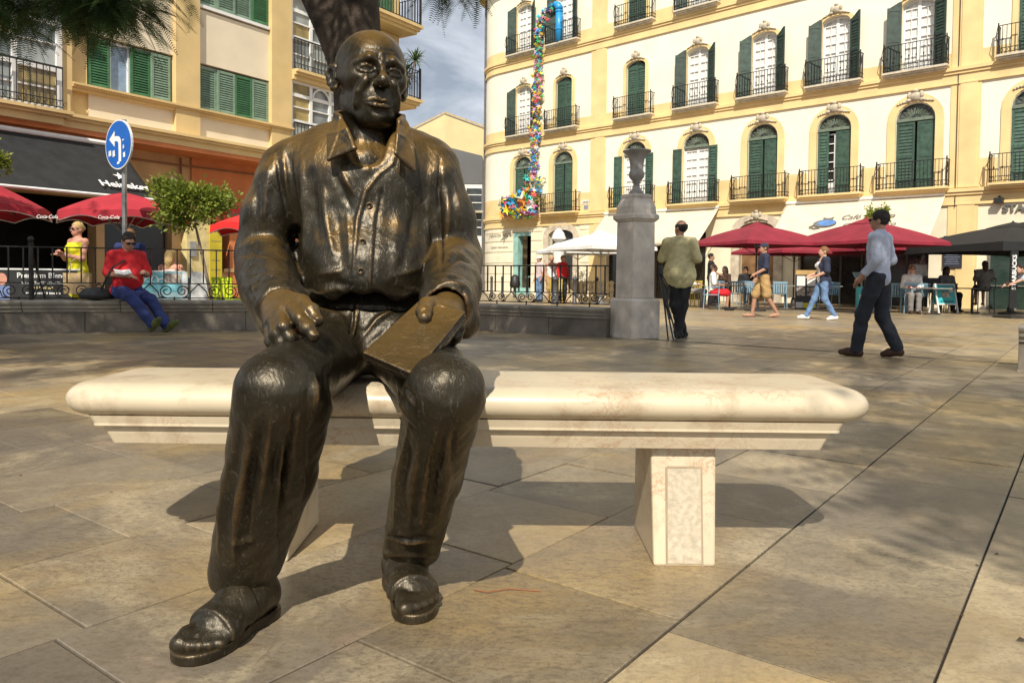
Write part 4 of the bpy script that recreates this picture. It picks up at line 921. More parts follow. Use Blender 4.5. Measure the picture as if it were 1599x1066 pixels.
SC, TOPZ = 7.65, 13.4
ZF = [4.4, 7.1, 9.8, 12.5]
# body behind the facade skin
ap('wall', MB().box(-9, SC-.02, .35, 9, 4.2, TOPZ), PNK)
for k, z in enumerate(ZF):
    zt = min(z+2.7, TOPZ); ws = z+.75; wt = z+1.93
    for a, b in ((-2.78, -.68), (0.0, 2.26)):
        ap('spandrel', MB().box(a, b, 0, .34, z, ws-.13), PNK); 
        if wt < TOPZ: ap('lintel_wall', MB().box(a, b, 0, .34, wt+.02, zt), PNK)
    for a, b in ((-3.52, -3.2), (-.68, 0), (2.26, 2.98)): ap('pilaster', MB().box(a, b, -.12, .34, z-.01, zt-.01), OCH)
    ap('pilaster', MB().box(-3.2, -2.78, .06, .34, z, zt), OCH)
    ap('sill', MB().box(-3.2, 3.0, -.16, .3, ws-.1, ws-.03).box(-3.2, 3.0, -.20, .3, ws-.06, ws-.012) if k == 0 else MB().box(-2.78, -.7, -.06, .3, ws-.09, ws-.01).box(.02, 2.24, -.06, .3, ws-.09, ws-.01), OCH if k == 0 else WHT)
    ap('sill_moulding', MB().box(-3.2, 3.0, -.10, .3, ws-.17, ws-.099), OCH) if k == 0 else None
ap('cornice', MB().box(-3.5, SC, -.22, 1.2, 4.10, 4.26).box(-3.5, SC, -.28, .3, 4.26, 4.33).box(-3.5, SC, -.34, .3, 4.33, 4.40), OCH)
ap('cornice', MB().box(-9, -3.5, -.36, 1.2, 4.10, 4.26).box(-9, -3.42, -.44, .3, 4.26, 4.33).box(-9, -3.36, -.52, .3, 4.33, 4.40), OCH)
def louvre(w, h, n=16):
    mb = MB(); t = .05; s = .06
    mb.box(0, s, 0, t, 0, h).box(w-s, w, 0, t, 0, h).box(s, w-s, .002, t-.002, 0, .07).box(s, w-s, .002, t-.002, h-.07, h).box(s, w-s, t-.006, t-.002, .05, h-.05)
    for k in range(n): z = .07+(h-.15)*k/n; mb.add([(s, .004, z), (w-s, .004, z), (w-s, t*.75, z+.062), (s, t*.75, z+.062)], [(0, 1, 2, 3)])
    return mb.mesh('louvre')
LV1, LV1b, LV2, LV2b = louvre(.50, 1.12), louvre(.50, 1.12), louvre(.545, 1.12), louvre(.545, 1.12)
LV1.materials.append(GSH); LV1b.materials.append(GSH2); LV2.materials.append(GSH2); LV2b.materials.append(GSH)
PVC = mat('pvc_frame', (.78, .80, .82), .35, var=.03)
def shutter_window(a, w, z, kinds, L1, L2):
    wn = ap('window', MB().box(a, a+w*4+.1, .20, .24, z, z+1.16), DARK); fr = MB()
    for k in range(4): x = a+.05+k*w; fr.box(x, x+.045, .13, .19, z, z+1.14); fr.box(x+w-.05, x+w-.005, .13, .19, z, z+1.14)
    fr.box(a, a+w*4+.1, .12, .18, z+1.10, z+1.16); ob = fr.build('frame', PVC, wn)
    MB().box(a, a+w*4+.1, .185, .19, z, z+1.14).build('pane', mat('sky_glass', (.25, .34, .45), .1, spec=.8), wn)
    for k, q in enumerate(kinds):
        if q: obj('shutter', L1 if q == 1 else L2, None, wn, (a+.04+k*w, .02+.045*(k % 2 == 0 and q == 1), z+.01))
for k, z in enumerate(ZF[:3]):
    shutter_window(-2.78, .50, z+.76, (1, 0, 1, 2) if k == 0 else (2, 1, 1, 2), LV1, LV1b); shutter_window(0.02, .55, z+.76, (1, 1, 2, 1) if k == 0 else (1, 1, 1, 2), LV2, LV2b)
# glazed galleries: left bay and the right hand bays
def gallery(a, b, z, y, cols, arch=False, rail=True, h=2.35, lower=.85):
    g = ap('gallery', MB().box(a, b, y+.10, y+.13, z, z+h), BLIND); fr = MB(); n = cols
    for k in range(n+1): x = a+(b-a)*k/n; t = .05 if 0 < k < n else .06; fr.box(x-t, x+t, y, y+.09, z, z+h)
    for zz, t in ((.0, .05), (lower*.5, .018), (lower, .05), (lower+(h-lower)*.36, .018), (lower+(h-lower)*.66, .05), (h, .06)): fr.box(a, b, y+.005, y+.085, z+zz-t, z+zz+t)
    fr.build('frame', WHT, g)
    for k in range(n):
        x0 = a+(b-a)*k/n+.05; x1 = a+(b-a)*(k+1)/n-.05
        for z0, z1 in ((.05, lower*.5), (lower*.5, lower-.05), (lower+.05, lower+(h-lower)*.36), (lower+(h-lower)*.36, lower+(h-lower)*.66), (lower+(h-lower)*.7, h-.05)):
            MB().box(x0, x1, y+.05, y+.055, z+z0, z+z1).build('pane', PANES[(k*3+int(z*7+z0*11)) % 4], g)
    if arch:
        k = 1; xc = a+(b-a)*(k+.5)/n; r = (b-a)/n/2-.06; zz = z+lower+(h-lower)*.68
        MB().tube([(xc+r*math.cos(t), y-.01, zz+r*.95*math.sin(t)) for t in [math.pi*i/10 for i in range(11)]], .028, 5).build('arched_glazing_bar', WHT, g)
    if rail:
        r = MB(); yy = y-.13
        r.box(a, b, yy-.015, yy+.015, z+.86, z+.90).box(a, b, yy-.01, yy+.01, z+.16, z+.18).box(a, b, yy-.01, yy+.01, z+.02, z+.04)
        m = int((b-a)/.13)
        for k in range(m+1): x = a+(b-a)*k/m; r.box(x-.008, x+.008, yy-.008, yy+.008, z, z+.88); r.tube([(x+.05+.035*math.cos(t), yy, z+.10+.05*math.sin(t)) for t in [i*math.pi/3 for i in range(6)]], .007, 4, closed=True)
        r.build('railing', IRN, g)
PANES = [mat('pane_blind', (.40, .43, .41), .18, scale=3, var=.1, spec=.7), mat('pane_grey', (.22, .245, .25), .12, scale=2, var=.3, spec=.7), mat('pane_warm', (.33, .25, .10), .15, scale=1.5, var=.4, spec=.7), mat('pane_pale', (.34, .37, .36), .15, scale=2, var=.2, spec=.7)]
for k, z in enumerate(ZF[:3]):
    gallery(-8.9, -3.5, z+.06, -.18, 6)
    if k: ap('gallery_ledge', MB().box(-9, -3.5, -.40, .3, z-.2, z-.05).box(-9, -3.5, -.46, .3, z-.05, z+.02), OCH)
for k, (z, zn) in enumerate(((4.4, 6.55), (6.82, 9.0), (9.3, 11.6))):
    gallery(3.0, 6.0, z+.03, -.06, 4, arch=(k == 0), h=zn-z-.05, lower=.95)
    ap('gallery_ledge', MB().box(2.98, 5.6, -.20, .3, zn-.0, zn+.12).box(2.98, 5.6, -.28, .3, zn+.12, zn+.20).box(2.98, 5.6, -.36, .3, zn+.20, zn+.28), OCH)
    ap('side_wall', MB().box(6.0, SC, 0, .4, z, zn), OCH)
    if k:
        b0 = z-.28; bal = ap('balcony', MB().box(5.62, 8.02, -.78, .4, b0+.20, b0+.30).box(5.62, 7.94, -.70, .4, b0+.10, b0+.20).box(5.62, 7.86, -.62, .4, b0, b0+.10).box(SC-.0, 8.02, .4, 3.0, b0+.2, b0+.3).box(SC, 7.86, .4, 3.0, b0, b0+.2), OCH)
        r = MB(); h = .95; zz = b0+.30; pts = [(5.7, -.70), (7.94, -.70), (7.94, 2.9)]
        for (x0, y0), (x1, y1) in zip(pts[:-1], pts[1:]):
            L = math.hypot(x1-x0, y1-y0); m = int(L/.13)
            for q in (.06, h): r.tube([(x0, y0, zz+q), (x1, y1, zz+q)], .016, 5)
            for i in range(m+1): x = x0+(x1-x0)*i/m; y = y0+(y1-y0)*i/m; r.box(x-.009, x+.009, y-.009, y+.009, zz, zz+h)
        r.box(7.91, 7.97, -.73, -.67, zz, zz+1.05); r.build('railing', IRN, bal)
        dr = ap('balcony_door', MB().box(6.3, 7.3, -.03, .02, zz+.05, zz+2.0), GSH)
ap('end_wall', MB().box(SC-.02, SC, .0, 9, 0, TOPZ), OCH)
ap('roof', MB().box(-9.2, SC+.6, -.7, 9, TOPZ, TOPZ+.3), OCH)
# recessed ground floor under the overhang
ap('soffit', MB().box(-9, SC, -.20, 1.3, 4.0, 4.10), ORG)
ap('ground_floor_wall', MB().box(-2.2, .0, .80, 1.2, 2.5, 4.0).box(.0, .32, .80, 1.2, 0, 4.0).box(-.22, 0, .80, 1.2, 0, 2.5).box(-2.2, -2.0, .8, 1.2, 0, 2.5), TAN)
ap('ground_floor_wall', MB().box(.32, SC, .74, 1.2, 2.35, 4.0).box(1.5, 2.1, .74, 1.2, 0, 2.35).box(3.6, 4.1, .74, 1.2, 0, 2.35).box(6.2, SC, .74, 1.2, 0, 2.35), ORG)
ap('ground_floor_wall', MB().box(-9, -8.6, .8, 1.2, 0, 4.0).box(-9, -2.2, .8, 1.2, 2.7, 4.0).box(-5.4, -4.9, .8, 1.2, 0, 2.7), TAN)
ap('pier', MB().box(.05, .75, .55, .8, 0, 2.4), mat('pale_yellow_wall', (.66, .55, .26), .8)); ap('notice_panel', MB().box(.70, 1.08, .50, .54, .5, 2.2), mat('yellow_panel', (.58, .47, .03), .6, scale=3, var=.1))
for k in range(6): M_ = Matrix.Translation((.89, .497, 2.05-.26*k)) @ Matrix.Rotation(math.pi/2, 4, 'X'); illegible(.3, .03, M_, MGY, apt)
ap('wall_meter', MB().box(.12, .30, .50, .55, 1.35, 1.75), mat('grey_box', (.3, .3, .3), .5)); ap('electric_box', MB().box(-1.3, -.9, .7, .8, 2.8, 3.3), mat('tan_box', (.55, .36, .14), .7))
ap('conduit', MB().tube([(.0, .73, 3.95), (.0, .73, 2.6)], .03, 6).tube([(-3, .72, 3.75), (0, .72, 3.75), (3, .70, 3.78)], .025, 6), mat('brown_pipe', (.25, .12, .06), .6))
ap('interior', MB().box(-9, SC, 3.2, 3.3, 0, 4.0).box(-9, -8.95, 1.2, 3.2, 0, 4), DARK); ap('interior_floor', MB().box(-9, SC, .8, 3.3, -.02, .02), DARK)
ap('shop_window', MB().box(-1.95, -.3, 1.0, 1.05, 0, 2.5), mat('black_glass', (.012, .012, .013), .15, spec=.6)); ap('window_ledge', MB().box(1.3, 3.6, .70, .9, .95, 1.05).box(.75, 1.5, .8, 1.0, 0, 1.0), TAN)
sgn = ap('fascia_sign', MB().box(1.2, 4.0, .60, .74, 2.4, 2.75), mat('red_fascia', (.55, .03, .02), .5))
M_ = Matrix.Translation((1.7, .595, 2.56)) @ Matrix.Rotation(math.pi/2, 4, 'X'); illegible(.7, .14, M_, MGY, sgn)
# black awning
AWB = mat('black_canvas', (.018, .019, .020), .8, scale=4, var=.2, bump=.15, bscale=14, dirt=((.09, .09, .085), 12, .68, .4))
BRr, BR = BR, BL
awk = awning('awning', 'black canvas awning with white lettering over the left terrace', -8.8, -2.12, 3.86, 2.56, 1.5, AWB, val=.02)
o = MB().tube([(-8.8, -1.63, 2.54), (-2.12, -1.63, 2.54)], .035, 6).build('front_bar', WHT, awk)
def oaw(x, q): return Vector((x, -.12-1.5*q, 3.86+(2.56-3.86)*q-.036*math.sin(math.pi*q)))
Mh = frame(oaw(-2.72, .84)+Vector((0, -.05, .06)), (1, 0, 0), -(oaw(0, .95)-oaw(0, .75)).normalized())
text('Heineken', .30, Mh, MW, awk, bold=.006)
st = [Mh @ Vector((.02+(.16 if k % 2 == 0 else .065)*math.sin(math.pi*k/5), .36+(.16 if k % 2 == 0 else .065)*math.cos(math.pi*k/5), 0)) for k in range(10)]
MB().add(st+[Mh @ Vector((.02, .36, 0))], [(k, (k+1) % 10, 10) for k in range(10)]).build('star_emblem', MW, awk)
BR = BRr
# yucca on the end balcony
YG = leaf_mat('yucca_leaf', (.10, .17, .03), (.05, .09, .02)); yu = empty('potted_yucca', BL @ Vector((7.25, -.35, 6.84)), label='spiky potted yucca standing on the apartment balcony behind the statue', cat='plant')
MB().lathe([(.14, 0), (.19, .28), (.20, .3), (.17, .3)], 12).build('pot', mat('terracotta', (.35, .14, .07), .8), yu)
random.seed(5)
for tx, ty, hh in ((0, 0, .75), (.55, .1, .95), (.2, .3, .5)):
    MB().tube([(tx*.2, ty*.2, .25), (tx*.8, ty, .25+hh*.6), (tx, ty, .3+hh)], .035, 6).build('trunk', mat('yucca_bark', (.2, .15, .1), .9), yu) if False else None
    lf = MB()
    for k in range(70):
        an = random.uniform(0, 6.28); el = random.uniform(-.5, 1.4); L = random.uniform(.38, .62); d = Vector((math.cos(an)*math.cos(el), math.sin(an)*math.cos(el), math.sin(el))); s = d.cross(Vector((0, 0, 1))).normalized()*.022; c = Vector((tx, ty, .3+hh))
        m_ = c+d*L*.55+Vector((0, 0, .03)); e = c+d*L+Vector((0, 0, -.10*(1-el/2)))
        lf.add([c-s*.6, c+s*.6, m_+s, m_-s, e], [(0, 1, 2, 3), (3, 2, 4)])
    lf.build('leaf_rosette', YG, yu); MB().tube([(tx*.2, ty*.2, .25), (tx*.8, ty, .25+hh*.6), (tx, ty, .3+hh)], .035, 6).build('stem', mat('yucca_bark', (.2, .15, .1), .9), yu)
# ---------------------------------------------------------------- buildings down the street
far1 = empty('distant_building', (-5.5, 62, 0), rz=R_(12), label='pale yellow flat-roofed building with one small window down the street', cat='building')
FY = mat('pale_yellow_render', (.80, .64, .34), .9, scale=.6, var=.05)
MB().add([(-4.5, 8, 0), (.0, 0, 0), (8, 3, 0), (8, 12, 0), (-4.5, 14, 0), (-4.5, 8, 12.6), (.0, 0, 13.9), (8, 3, 12.2), (8, 12, 12.2), (-4.5, 14, 12.6)], [(0, 1, 6, 5), (1, 2, 7, 6), (2, 3, 8, 7), (3, 4, 9, 8), (4, 0, 5, 9), (5, 6, 7, 8, 9)]).build('wall', FY, far1)
MB().box(-1.1, -.5, 1.0, 2.2, 11.2, 11.9).build('window', DARK, far1); MB().add([(-4.6, 7.9, 12.6), (0, -.1, 13.9), (8.1, 2.9, 12.2), (-4.6, 7.9, 12.75), (0, -.1, 14.05), (8.1, 2.9, 12.35)], [(0, 1, 4, 3), (1, 2, 5, 4)]).build('parapet_edge', mat('parapet', (.6, .45, .25), .9), far1)
far2 = empty('grey_building', (-8, 50, 0), label='modern building with grey metal upper wall over white lower storeys', cat='building')
GRY = mat('grey_cladding', (.12, .124, .13), .5, scale=.8, var=.04, metal=.2); MB().add([(-6, 0, 6.9), (6, 0, 6.9), (6, 0, 8.7), (-6, 0, 11.6), (-6, 6, 6.9), (6, 6, 6.9), (6, 6, 8.7), (-6, 6, 11.6)], [(0, 1, 2, 3), (7, 6, 5, 4), (0, 4, 5, 1), (3, 2, 6, 7), (1, 5, 6, 2), (0, 3, 7, 4)]).build('upper_wall', GRY, far2)
MB().box(-6, 6, .05, 6, 0, 6.9).build('lower_wall', mat('white_render', (.72, .72, .70), .85, var=.04), far2)
for z in (1.2, 3.6, 5.2):
    w_ = MB().box(5.0, 5.98, -.02, .1, z, z+1.4).build('window', GLS, far2); MB().box(5.0, 5.98, -.06, -.021, z+.45, z+.5).box(5.0, 5.98, -.06, -.021, z+.95, z+1.0).build('glazing_bar', WHT, w_)
MB().box(5.2, 6.1, -.5, .05, 5.0, 5.12).build('balcony', STN, far2)
MB().box(4.6, 4.9, -.2, .04, 2.9, 4.6).build('shop_sign', mat('navy_sign', (.03, .03, .12), .5), far2)
# ---------------------------------------------------------------- low stone wall, railings, pillar
WST = mat('wall_stone', (.20, .17, .135), .85, scale=2.2, var=.22, bump=.3, bscale=30, dirt=((.07, .06, .05), 3, .55, .6), rand=.12)
COP = mat('coping_stone', (.30, .265, .21), .75, scale=3, var=.18, bump=.25, bscale=30, dirt=((.11, .1, .08), 4, .58, .6), rand=.1)
PIL = mat('pillar_stone', (.66, .59, .50), .8, scale=3.5, var=.16, bump=.3, bscale=26, dirt=((.22, .2, .18), 2.2, .55, .5))
def low_wall(p0, p1, h, label, L=1.35):
    p0, p1 = Vector((*p0, 0)), Vector((*p1, 0)); d = p1-p0; ln = d.length; r = empty('low_wall', p0, math.atan2(d.y, d.x), label=label, cat='wall'); n = max(1, round(ln/L)); g = .004
    prof = [(-.19, h-.17), (-.19, h-.125), (-.225, h-.115), (-.225, h-.075), (-.245, h-.06), (-.255, h-.03), (-.245, h-.008), (-.225, h), (.225, h), (.25, h-.03), (.225, h-.075), (.19, h-.125), (.19, h-.17)]
    for k in range(n):
        a, b = ln*k/n+g, ln*(k+1)/n-g; m = len(prof)
        MB().add([(x, y, z) for x in (a, b) for y, z in prof], [tuple(range(m)), tuple(range(2*m-1, m-1, -1))]+[(i, m+i, m+(i+1) % m, (i+1) % m) for i in range(m)]).build('coping_stone', COP, r, bevel=.006)
    n2 = max(1, round(ln/1.15))
    for k in range(n2):
        MB().box(ln*k/n2+g, ln*(k+1)/n2-g, -.165-.004*(k % 2), .165, .0, h-.171).build('stone_block', WST, r, bevel=.006)
    MB().box(0, ln, -.20, .18, -.01, .02).build('footing', WST, r)
    return r
CORN = (-1.02, 13.3)
low_wall((-9.6, 10.5), CORN, .485, 'shaded low stone wall with moulded coping behind the statue on the left'); low_wall(CORN, (1.52, 11.72), .445, 'low stone wall with moulded coping ending at the urn pillar')
low_wall((5.22, 7.88), (9.2, 4.9), .47, 'dark low stone wall end cut off by the right edge of the photo')
def spiral(cx, cz, r, s, turns=1.6, n=22): return [(cx+s*r*(1-.78*t)*math.cos(-math.pi/2+2*math.pi*turns*t), 0, cz+r*(1-.78*t)*math.sin(-math.pi/2+2*math.pi*turns*t)) for t in [i/n for i in range(n+1)]]
def railing(p0, p1, z0, zm, zt, sp, label, posts):
    p0, p1 = Vector((*p0, 0)), Vector((*p1, 0)); d = p1-p0; ln = d.length; r = empty('iron_railing', p0, math.atan2(d.y, d.x), label=label, cat='railing')
    for z, t in ((zt, .014), (zm, .011), (z0+.03, .011)): MB().box(0, ln, -t, t, z-t*.7, z+t*.7).build('rail', IRN, r)
    bar = MB().box(-.009, .009, -.009, .009, zm, zt).mesh('bar'); bar.materials.append(IRN)
    for k in range(int(ln/sp)+1): obj('bar', bar, None, r, (k*sp+.05, 0, 0))
    hz = (zm-z0-.03); sc = MB(); w = sp*3.7
    for s in (-1, 1):
        c = s*hz*.50; sc.tube(spiral(c, z0+.03+hz*.48, hz*.46, s), .009, 5)
        sc.tube([(c, 0, z0+.03+hz*.02), (s*(hz*.95), 0, z0+.03+hz*.10), (s*w*.34, 0, z0+.03+hz*.45), (s*w*.47, 0, z0+.03+hz*.88), (s*w*.52, 0, z0+.03+hz*.99)], .009, 5)
    sc.tube([(0, 0, z0-.04), (0, 0, z0+.05)], .012, 5); scm = sc.mesh('scroll'); scm.materials.append(IRN)
    k = w/2
    while k < ln-w*.4: obj('scroll', scm, None, r, (k, 0, 0)); k += w
    for x in posts:
        pm = MB(); pm.lathe([(.032, z0-.03), (.032, zt+.02), (.04, zt+.03), (.04, zt+.05), (.02, zt+.06), (.036, zt+.085), (.044, zt+.11), (.036, zt+.14), (.012, zt+.155)], 10); pm.tube([(0, .02, zt-.05), (.06, .25, zm), (.09, .4, z0)], .013, 5); pm.build('post', IRN, r, loc=(x, 0, 0), smooth=False)
    return r
railing((-9.6, 10.55), (-1.08, 13.36), .485, .74, 1.27, .19, 'black wrought iron railing with scrolls on the wall left of the statue', (2.62, 6.2))
railing((-.98, 13.34), (1.50, 11.80), .46, .655, 1.085, .155, 'black wrought iron railing with scrolls between statue and urn pillar', ())
# stone pillar with urn
pl = empty('stone_pillar', (1.86, 11.62, 0), R_(29.5+0), label='grey square stone pillar topped by an urn at the end of the railing', cat='pillar')
def ringbox(rs):
    mb = MB(); v = []; 
    for a, z in rs: v += [(-a, -a, z), (a, -a, z), (a, a, z), (-a, a, z)]
    f = [(3, 2, 1, 0), tuple(range(len(v)-4, len(v)))]+[(i*4+k, i*4+(k+1) % 4, i*4+4+(k+1) % 4, i*4+4+k) for i in range(len(rs)-1) for k in range(4)]
    return mb.add(v, f)
ringbox([(.285, 0), (.285, .56), (.27, .585), (.225, .60)]).build('base', PIL, pl, bevel=.01)
ringbox([(.222, .601), (.215, 1.74)]).build('shaft', PIL, pl, bevel=.012)
ringbox([(.217, 1.741), (.235, 1.76), (.262, 1.79), (.262, 1.84), (.235, 1.865)]).build('capital', PIL, pl, bevel=.003)
ringbox([(.228, 1.866), (.222, 1.97), (.168, 2.10), (.168, 2.105)]).build('cap_block', PIL, pl, bevel=.006); ringbox([(.175, 2.106), (.175, 2.15), (.13, 2.165)]).build('cap_slab', PIL, pl)
ur = MB().lathe([(.12, 2.166), (.115, 2.20), (.075, 2.23), (.055, 2.27), (.05, 2.32), (.075, 2.335), (.05, 2.35), (.085, 2.375), (.12, 2.42), (.128, 2.46), (.115, 2.50), (.105, 2.52), (.108, 2.60), (.125, 2.69), (.165, 2.755), (.215, 2.79), (.228, 2.80), (.222, 2.818), (.19, 2.81), (.12, 2.72), (.05, 2.66)], 24).build('urn', mat('urn_stone', (.36, .34, .31), .75, scale=4, var=.2, bump=.2), pl, smooth=True)
pl.scale = (.94, .94, 1)
# bollards along the street
BOL = mat('bollard_grey', (.09, .09, .095), .5, metal=.4, scale=9, var=.2)
bm_ = MB().lathe([(.075, 0), (.075, .06), (.06, .075), (.055, .80), (.068, .82), (.068, .86), (.05, .90), (.03, .935), (.005, .94)], 12).mesh('bollard', True); bm_.materials.append(BOL)
for x, y, big, lb in ((-.9, 34, 1, 'leftmost dark grey bollard by the rounded corner building'), (-.42, 34, 1, 'dark grey bollard second from the left behind the railing'), (.13, 33.6, 1, 'dark grey bollard with a black jacket hung over it'), (.68, 34, 1, 'dark grey bollard in front of the turquoise shop window'), (1.18, 30.8, 1.05, 'dark grey bollard beside the person in striped top'), (1.46, 25.9, 1.9, 'thick dark grey bollard, stoutest of the row behind the railing'), (2.14, 26.2, 1.2, 'dark grey bollard left of the pallet planters'), (3.2, 29, 1.15, 'rightmost dark grey bollard in front of the pallet planters')):
    o = obj('bollard', bm_, None, None, (x, y, 0)); o.scale = (big, big, 1.0); tag(o, lb, 'bollard', 'bollards along the street')
jk = MB().lathe([(.20, .42), (.24, .55), (.22, .72), (.16, .90), (.10, .98), (.02, 1.0)], 11).build('jacket', BLK, None, (.13, 33.6, 0), smooth=True); tag(jk, 'black jacket hung over a bollard near the turquoise shop window', 'jacket')
# ---------------------------------------------------------------- round blue traffic sign
sg = empty('traffic_sign', (-6.42, 12.75, 0), label='round blue traffic sign with white left-turn arrow on a grey pole', cat='sign')
ZN = mat('galvanised_pole', (.33, .33, .33), .45, metal=.7, scale=8); MB().tube([(0, 0, 0), (0, 0, 3.42)], .04, 10).build('pole', ZN, sg)
uu = Vector((.82, -.57, 0)); Ms = frame(Vector((-.06, -.07, 3.0)), uu, (0, 0, 1)); zc = Ms.col[2].to_3d()
dk = MB(); nn = 36; R0 = .405
def ring(rad, dz): return [Ms @ Vector((rad*math.cos(2*math.pi*k/nn), rad*math.sin(2*math.pi*k/nn), dz)) for k in range(nn)]
dk.add(ring(R0, -.03)+ring(R0, .0), [tuple(range(nn-1, -1, -1)), tuple(range(nn, 2*nn))]+[(k, (k+1) % nn, nn+(k+1) % nn, nn+k) for k in range(nn)]).build('disc', mat('white_enamel', (.75, .76, .78), .3), sg)
MB().add(ring(R0-.02, .004), [tuple(range(nn))]).build('blue_face', mat('sign_blue', (.012, .12, .48), .35, var=.05), sg)
def flat(pts, name, m, dz): return MB().add([Ms @ Vector((x, y, dz)) for x, y in pts], [tuple(range(len(pts)))]).build(name, m, sg)
ao = [(.10, -.28), (.10, .03), (.085, .085), (.04, .125), (-.03, .14), (-.10, .14)]; ai = [(.02, -.28), (.02, .0), (.01, .035), (-.02, .055), (-.05, .06), (-.10, .06)]
MB().strip([Ms @ Vector((x, y, .008)) for x, y in ao], [Ms @ Vector((x, y, .008)) for x, y in ai]).build('arrow', MW, sg); flat([(-.10, .23), (-.10, -.03), (-.27, .10)], 'arrow_head', MW, .008)
for x, y, a, b in ((-.24, -.13, .09, .10), (-.12, -.14, .08, .11), (.18, -.05, .05, .07), (.20, -.18, .07, .09), (.02, -.30, .08, .05), (.17, .06, .06, .03)): flat([(x-a/2, y-b/2), (x+a/2, y-b/2+.01), (x+a/2-.01, y+b/2), (x-a/2, y+b/2-.01)], 'sticker', mat('sticker_white', (.7, .72, .75), .6), .012)
# ---------------------------------------------------------------- blue pipe and paper cascade on the corner building
pp = empty('blue_pipe', label='bright blue elbow pipe standing on the upper left balcony', cat='pipe'); pp.matrix_world = BR
PB = mat('pipe_blue', (.02, .30, .66), .4, var=.06)
MB().tube([(-17.47, -.25, 12.38), (-17.47, -.25, 13.95)], .17, 14).build('pipe', PB, pp, smooth=True)
MB().tube([(-17.47, -.25, 13.92), (-17.48, -.25, 14.05), (-17.56, -.26, 14.16), (-17.68, -.27, 14.20), (-17.92, -.28, 14.19)], .185, 14).build('elbow', PB, pp, smooth=True)
for z in (13.0, 13.86): MB().tube([(-17.47, -.25, z-.04), (-17.47, -.25, z+.04)], .20, 14).build('collar', PB, pp)
cs = empty('paper_cascade', label='cascade of many-coloured folded paper pieces pouring down the facade from the blue pipe', cat='decoration'); cs.matrix_world = BR
PCOL = [(.75, .62, .03), (.03, .33, .68), (.70, .05, .10), (.05, .45, .15), (.55, .30, .62), (.82, .80, .74), (.85, .30, .04), (.04, .55, .55), (.80, .25, .45), (.12, .10, .45)]
PMS = [mat('paper_%s' % n, c, .6, var=.08) for n, c in zip(('yellow', 'blue', 'red', 'green', 'lilac', 'white', 'orange', 'teal', 'pink', 'indigo'), PCOL)]
random.seed(21)
def paper(mb, c, s):
    """a folded paper star: a few pointed flaps"""
    q = Matrix.Rotation(random.uniform(0, 6.28), 3, 'Z') @ Matrix.Rotation(random.uniform(0, 6.28), 3, 'X') @ Matrix.Rotation(random.uniform(0, 6.28), 3, 'Y'); n = random.choice((4, 5, 6)); v = [c+q @ Vector((0, 0, s*.35))]
    for k in range(2*n): a = math.pi*k/n; r = s if k % 2 == 0 else s*.36; v.append(c+q @ Vector((r*math.cos(a), r*math.sin(a), s*.25*(k % 2)-s*.1)))
    mb.add(v, [(0, 1+k, 1+(k+1) % (2*n)) for k in range(2*n)])
ST = [(-17.95, -.28, 14.17), (-18.3, -.3, 13.98), (-18.58, -.3, 13.65), (-18.74, -.3, 13.2), (-18.79, -.28, 10.9), (-18.89, -.27, 8.4), (-19.03, -.27, 6.5), (-19.1, -.28, 5.8)]
streams = [MB() for _ in PMS]
for a, b in zip(ST[:-1], ST[1:]):
    a, b = Vector(a), Vector(b); L = (b-a).length
    for k in range(int(L*105)): t = random.random(); c = a.lerp(b, t)+Vector((random.gauss(0, .125), random.gauss(0, .08), random.gauss(0, .05))); paper(streams[random.choice((0, 0, 1, 1, 3, 3, 7, 2, 5, 6, 4, 8, 9))], c, random.uniform(.09, .17))
for mb, m in zip(streams, PMS): tag(mb.build('paper_stream', m, cs), kind='stuff')
stars = []
for k in range(10): mb = MB(); paper(mb, Vector((0, 0, 0)), 1.0); stars.append(mb.mesh('paper_star'))
cache = {}
for k in range(300):
    t = random.random()
    if k < 80: c = Vector((-19.0+random.gauss(0, .27), -.4+random.gauss(0, .16), 4.85+random.random()*1.15))
    else: c = Vector((-19.72+random.uniform(-1.2, 1.0), -.5+random.gauss(0, .18), 4.5+random.uniform(-.55, .60)))
    if k >= 80 and ((c.x+19.75)/1.25)**2+((c.z-4.45)/.62)**2 > 1: c = Vector((-19.7, -.5, 4.45))+(c-Vector((-19.7, -.5, 4.45)))*.8
    i, j = random.randrange(10), random.choice((0, 0, 0, 1, 1, 1, 3, 3, 7, 2, 5, 6, 4, 8))
    if (i, j) not in cache: me = stars[i].copy(); me.materials.append(PMS[j]); cache[i, j] = me
    o = obj('paper_star', cache[i, j], None, cs, c); s = random.uniform(.22, .37) if k >= 80 else random.uniform(.15, .26); o.scale = (s, s, s); o.rotation_euler = (random.uniform(0, 6.28), random.uniform(0, 6.28), random.uniform(0, 6.28))
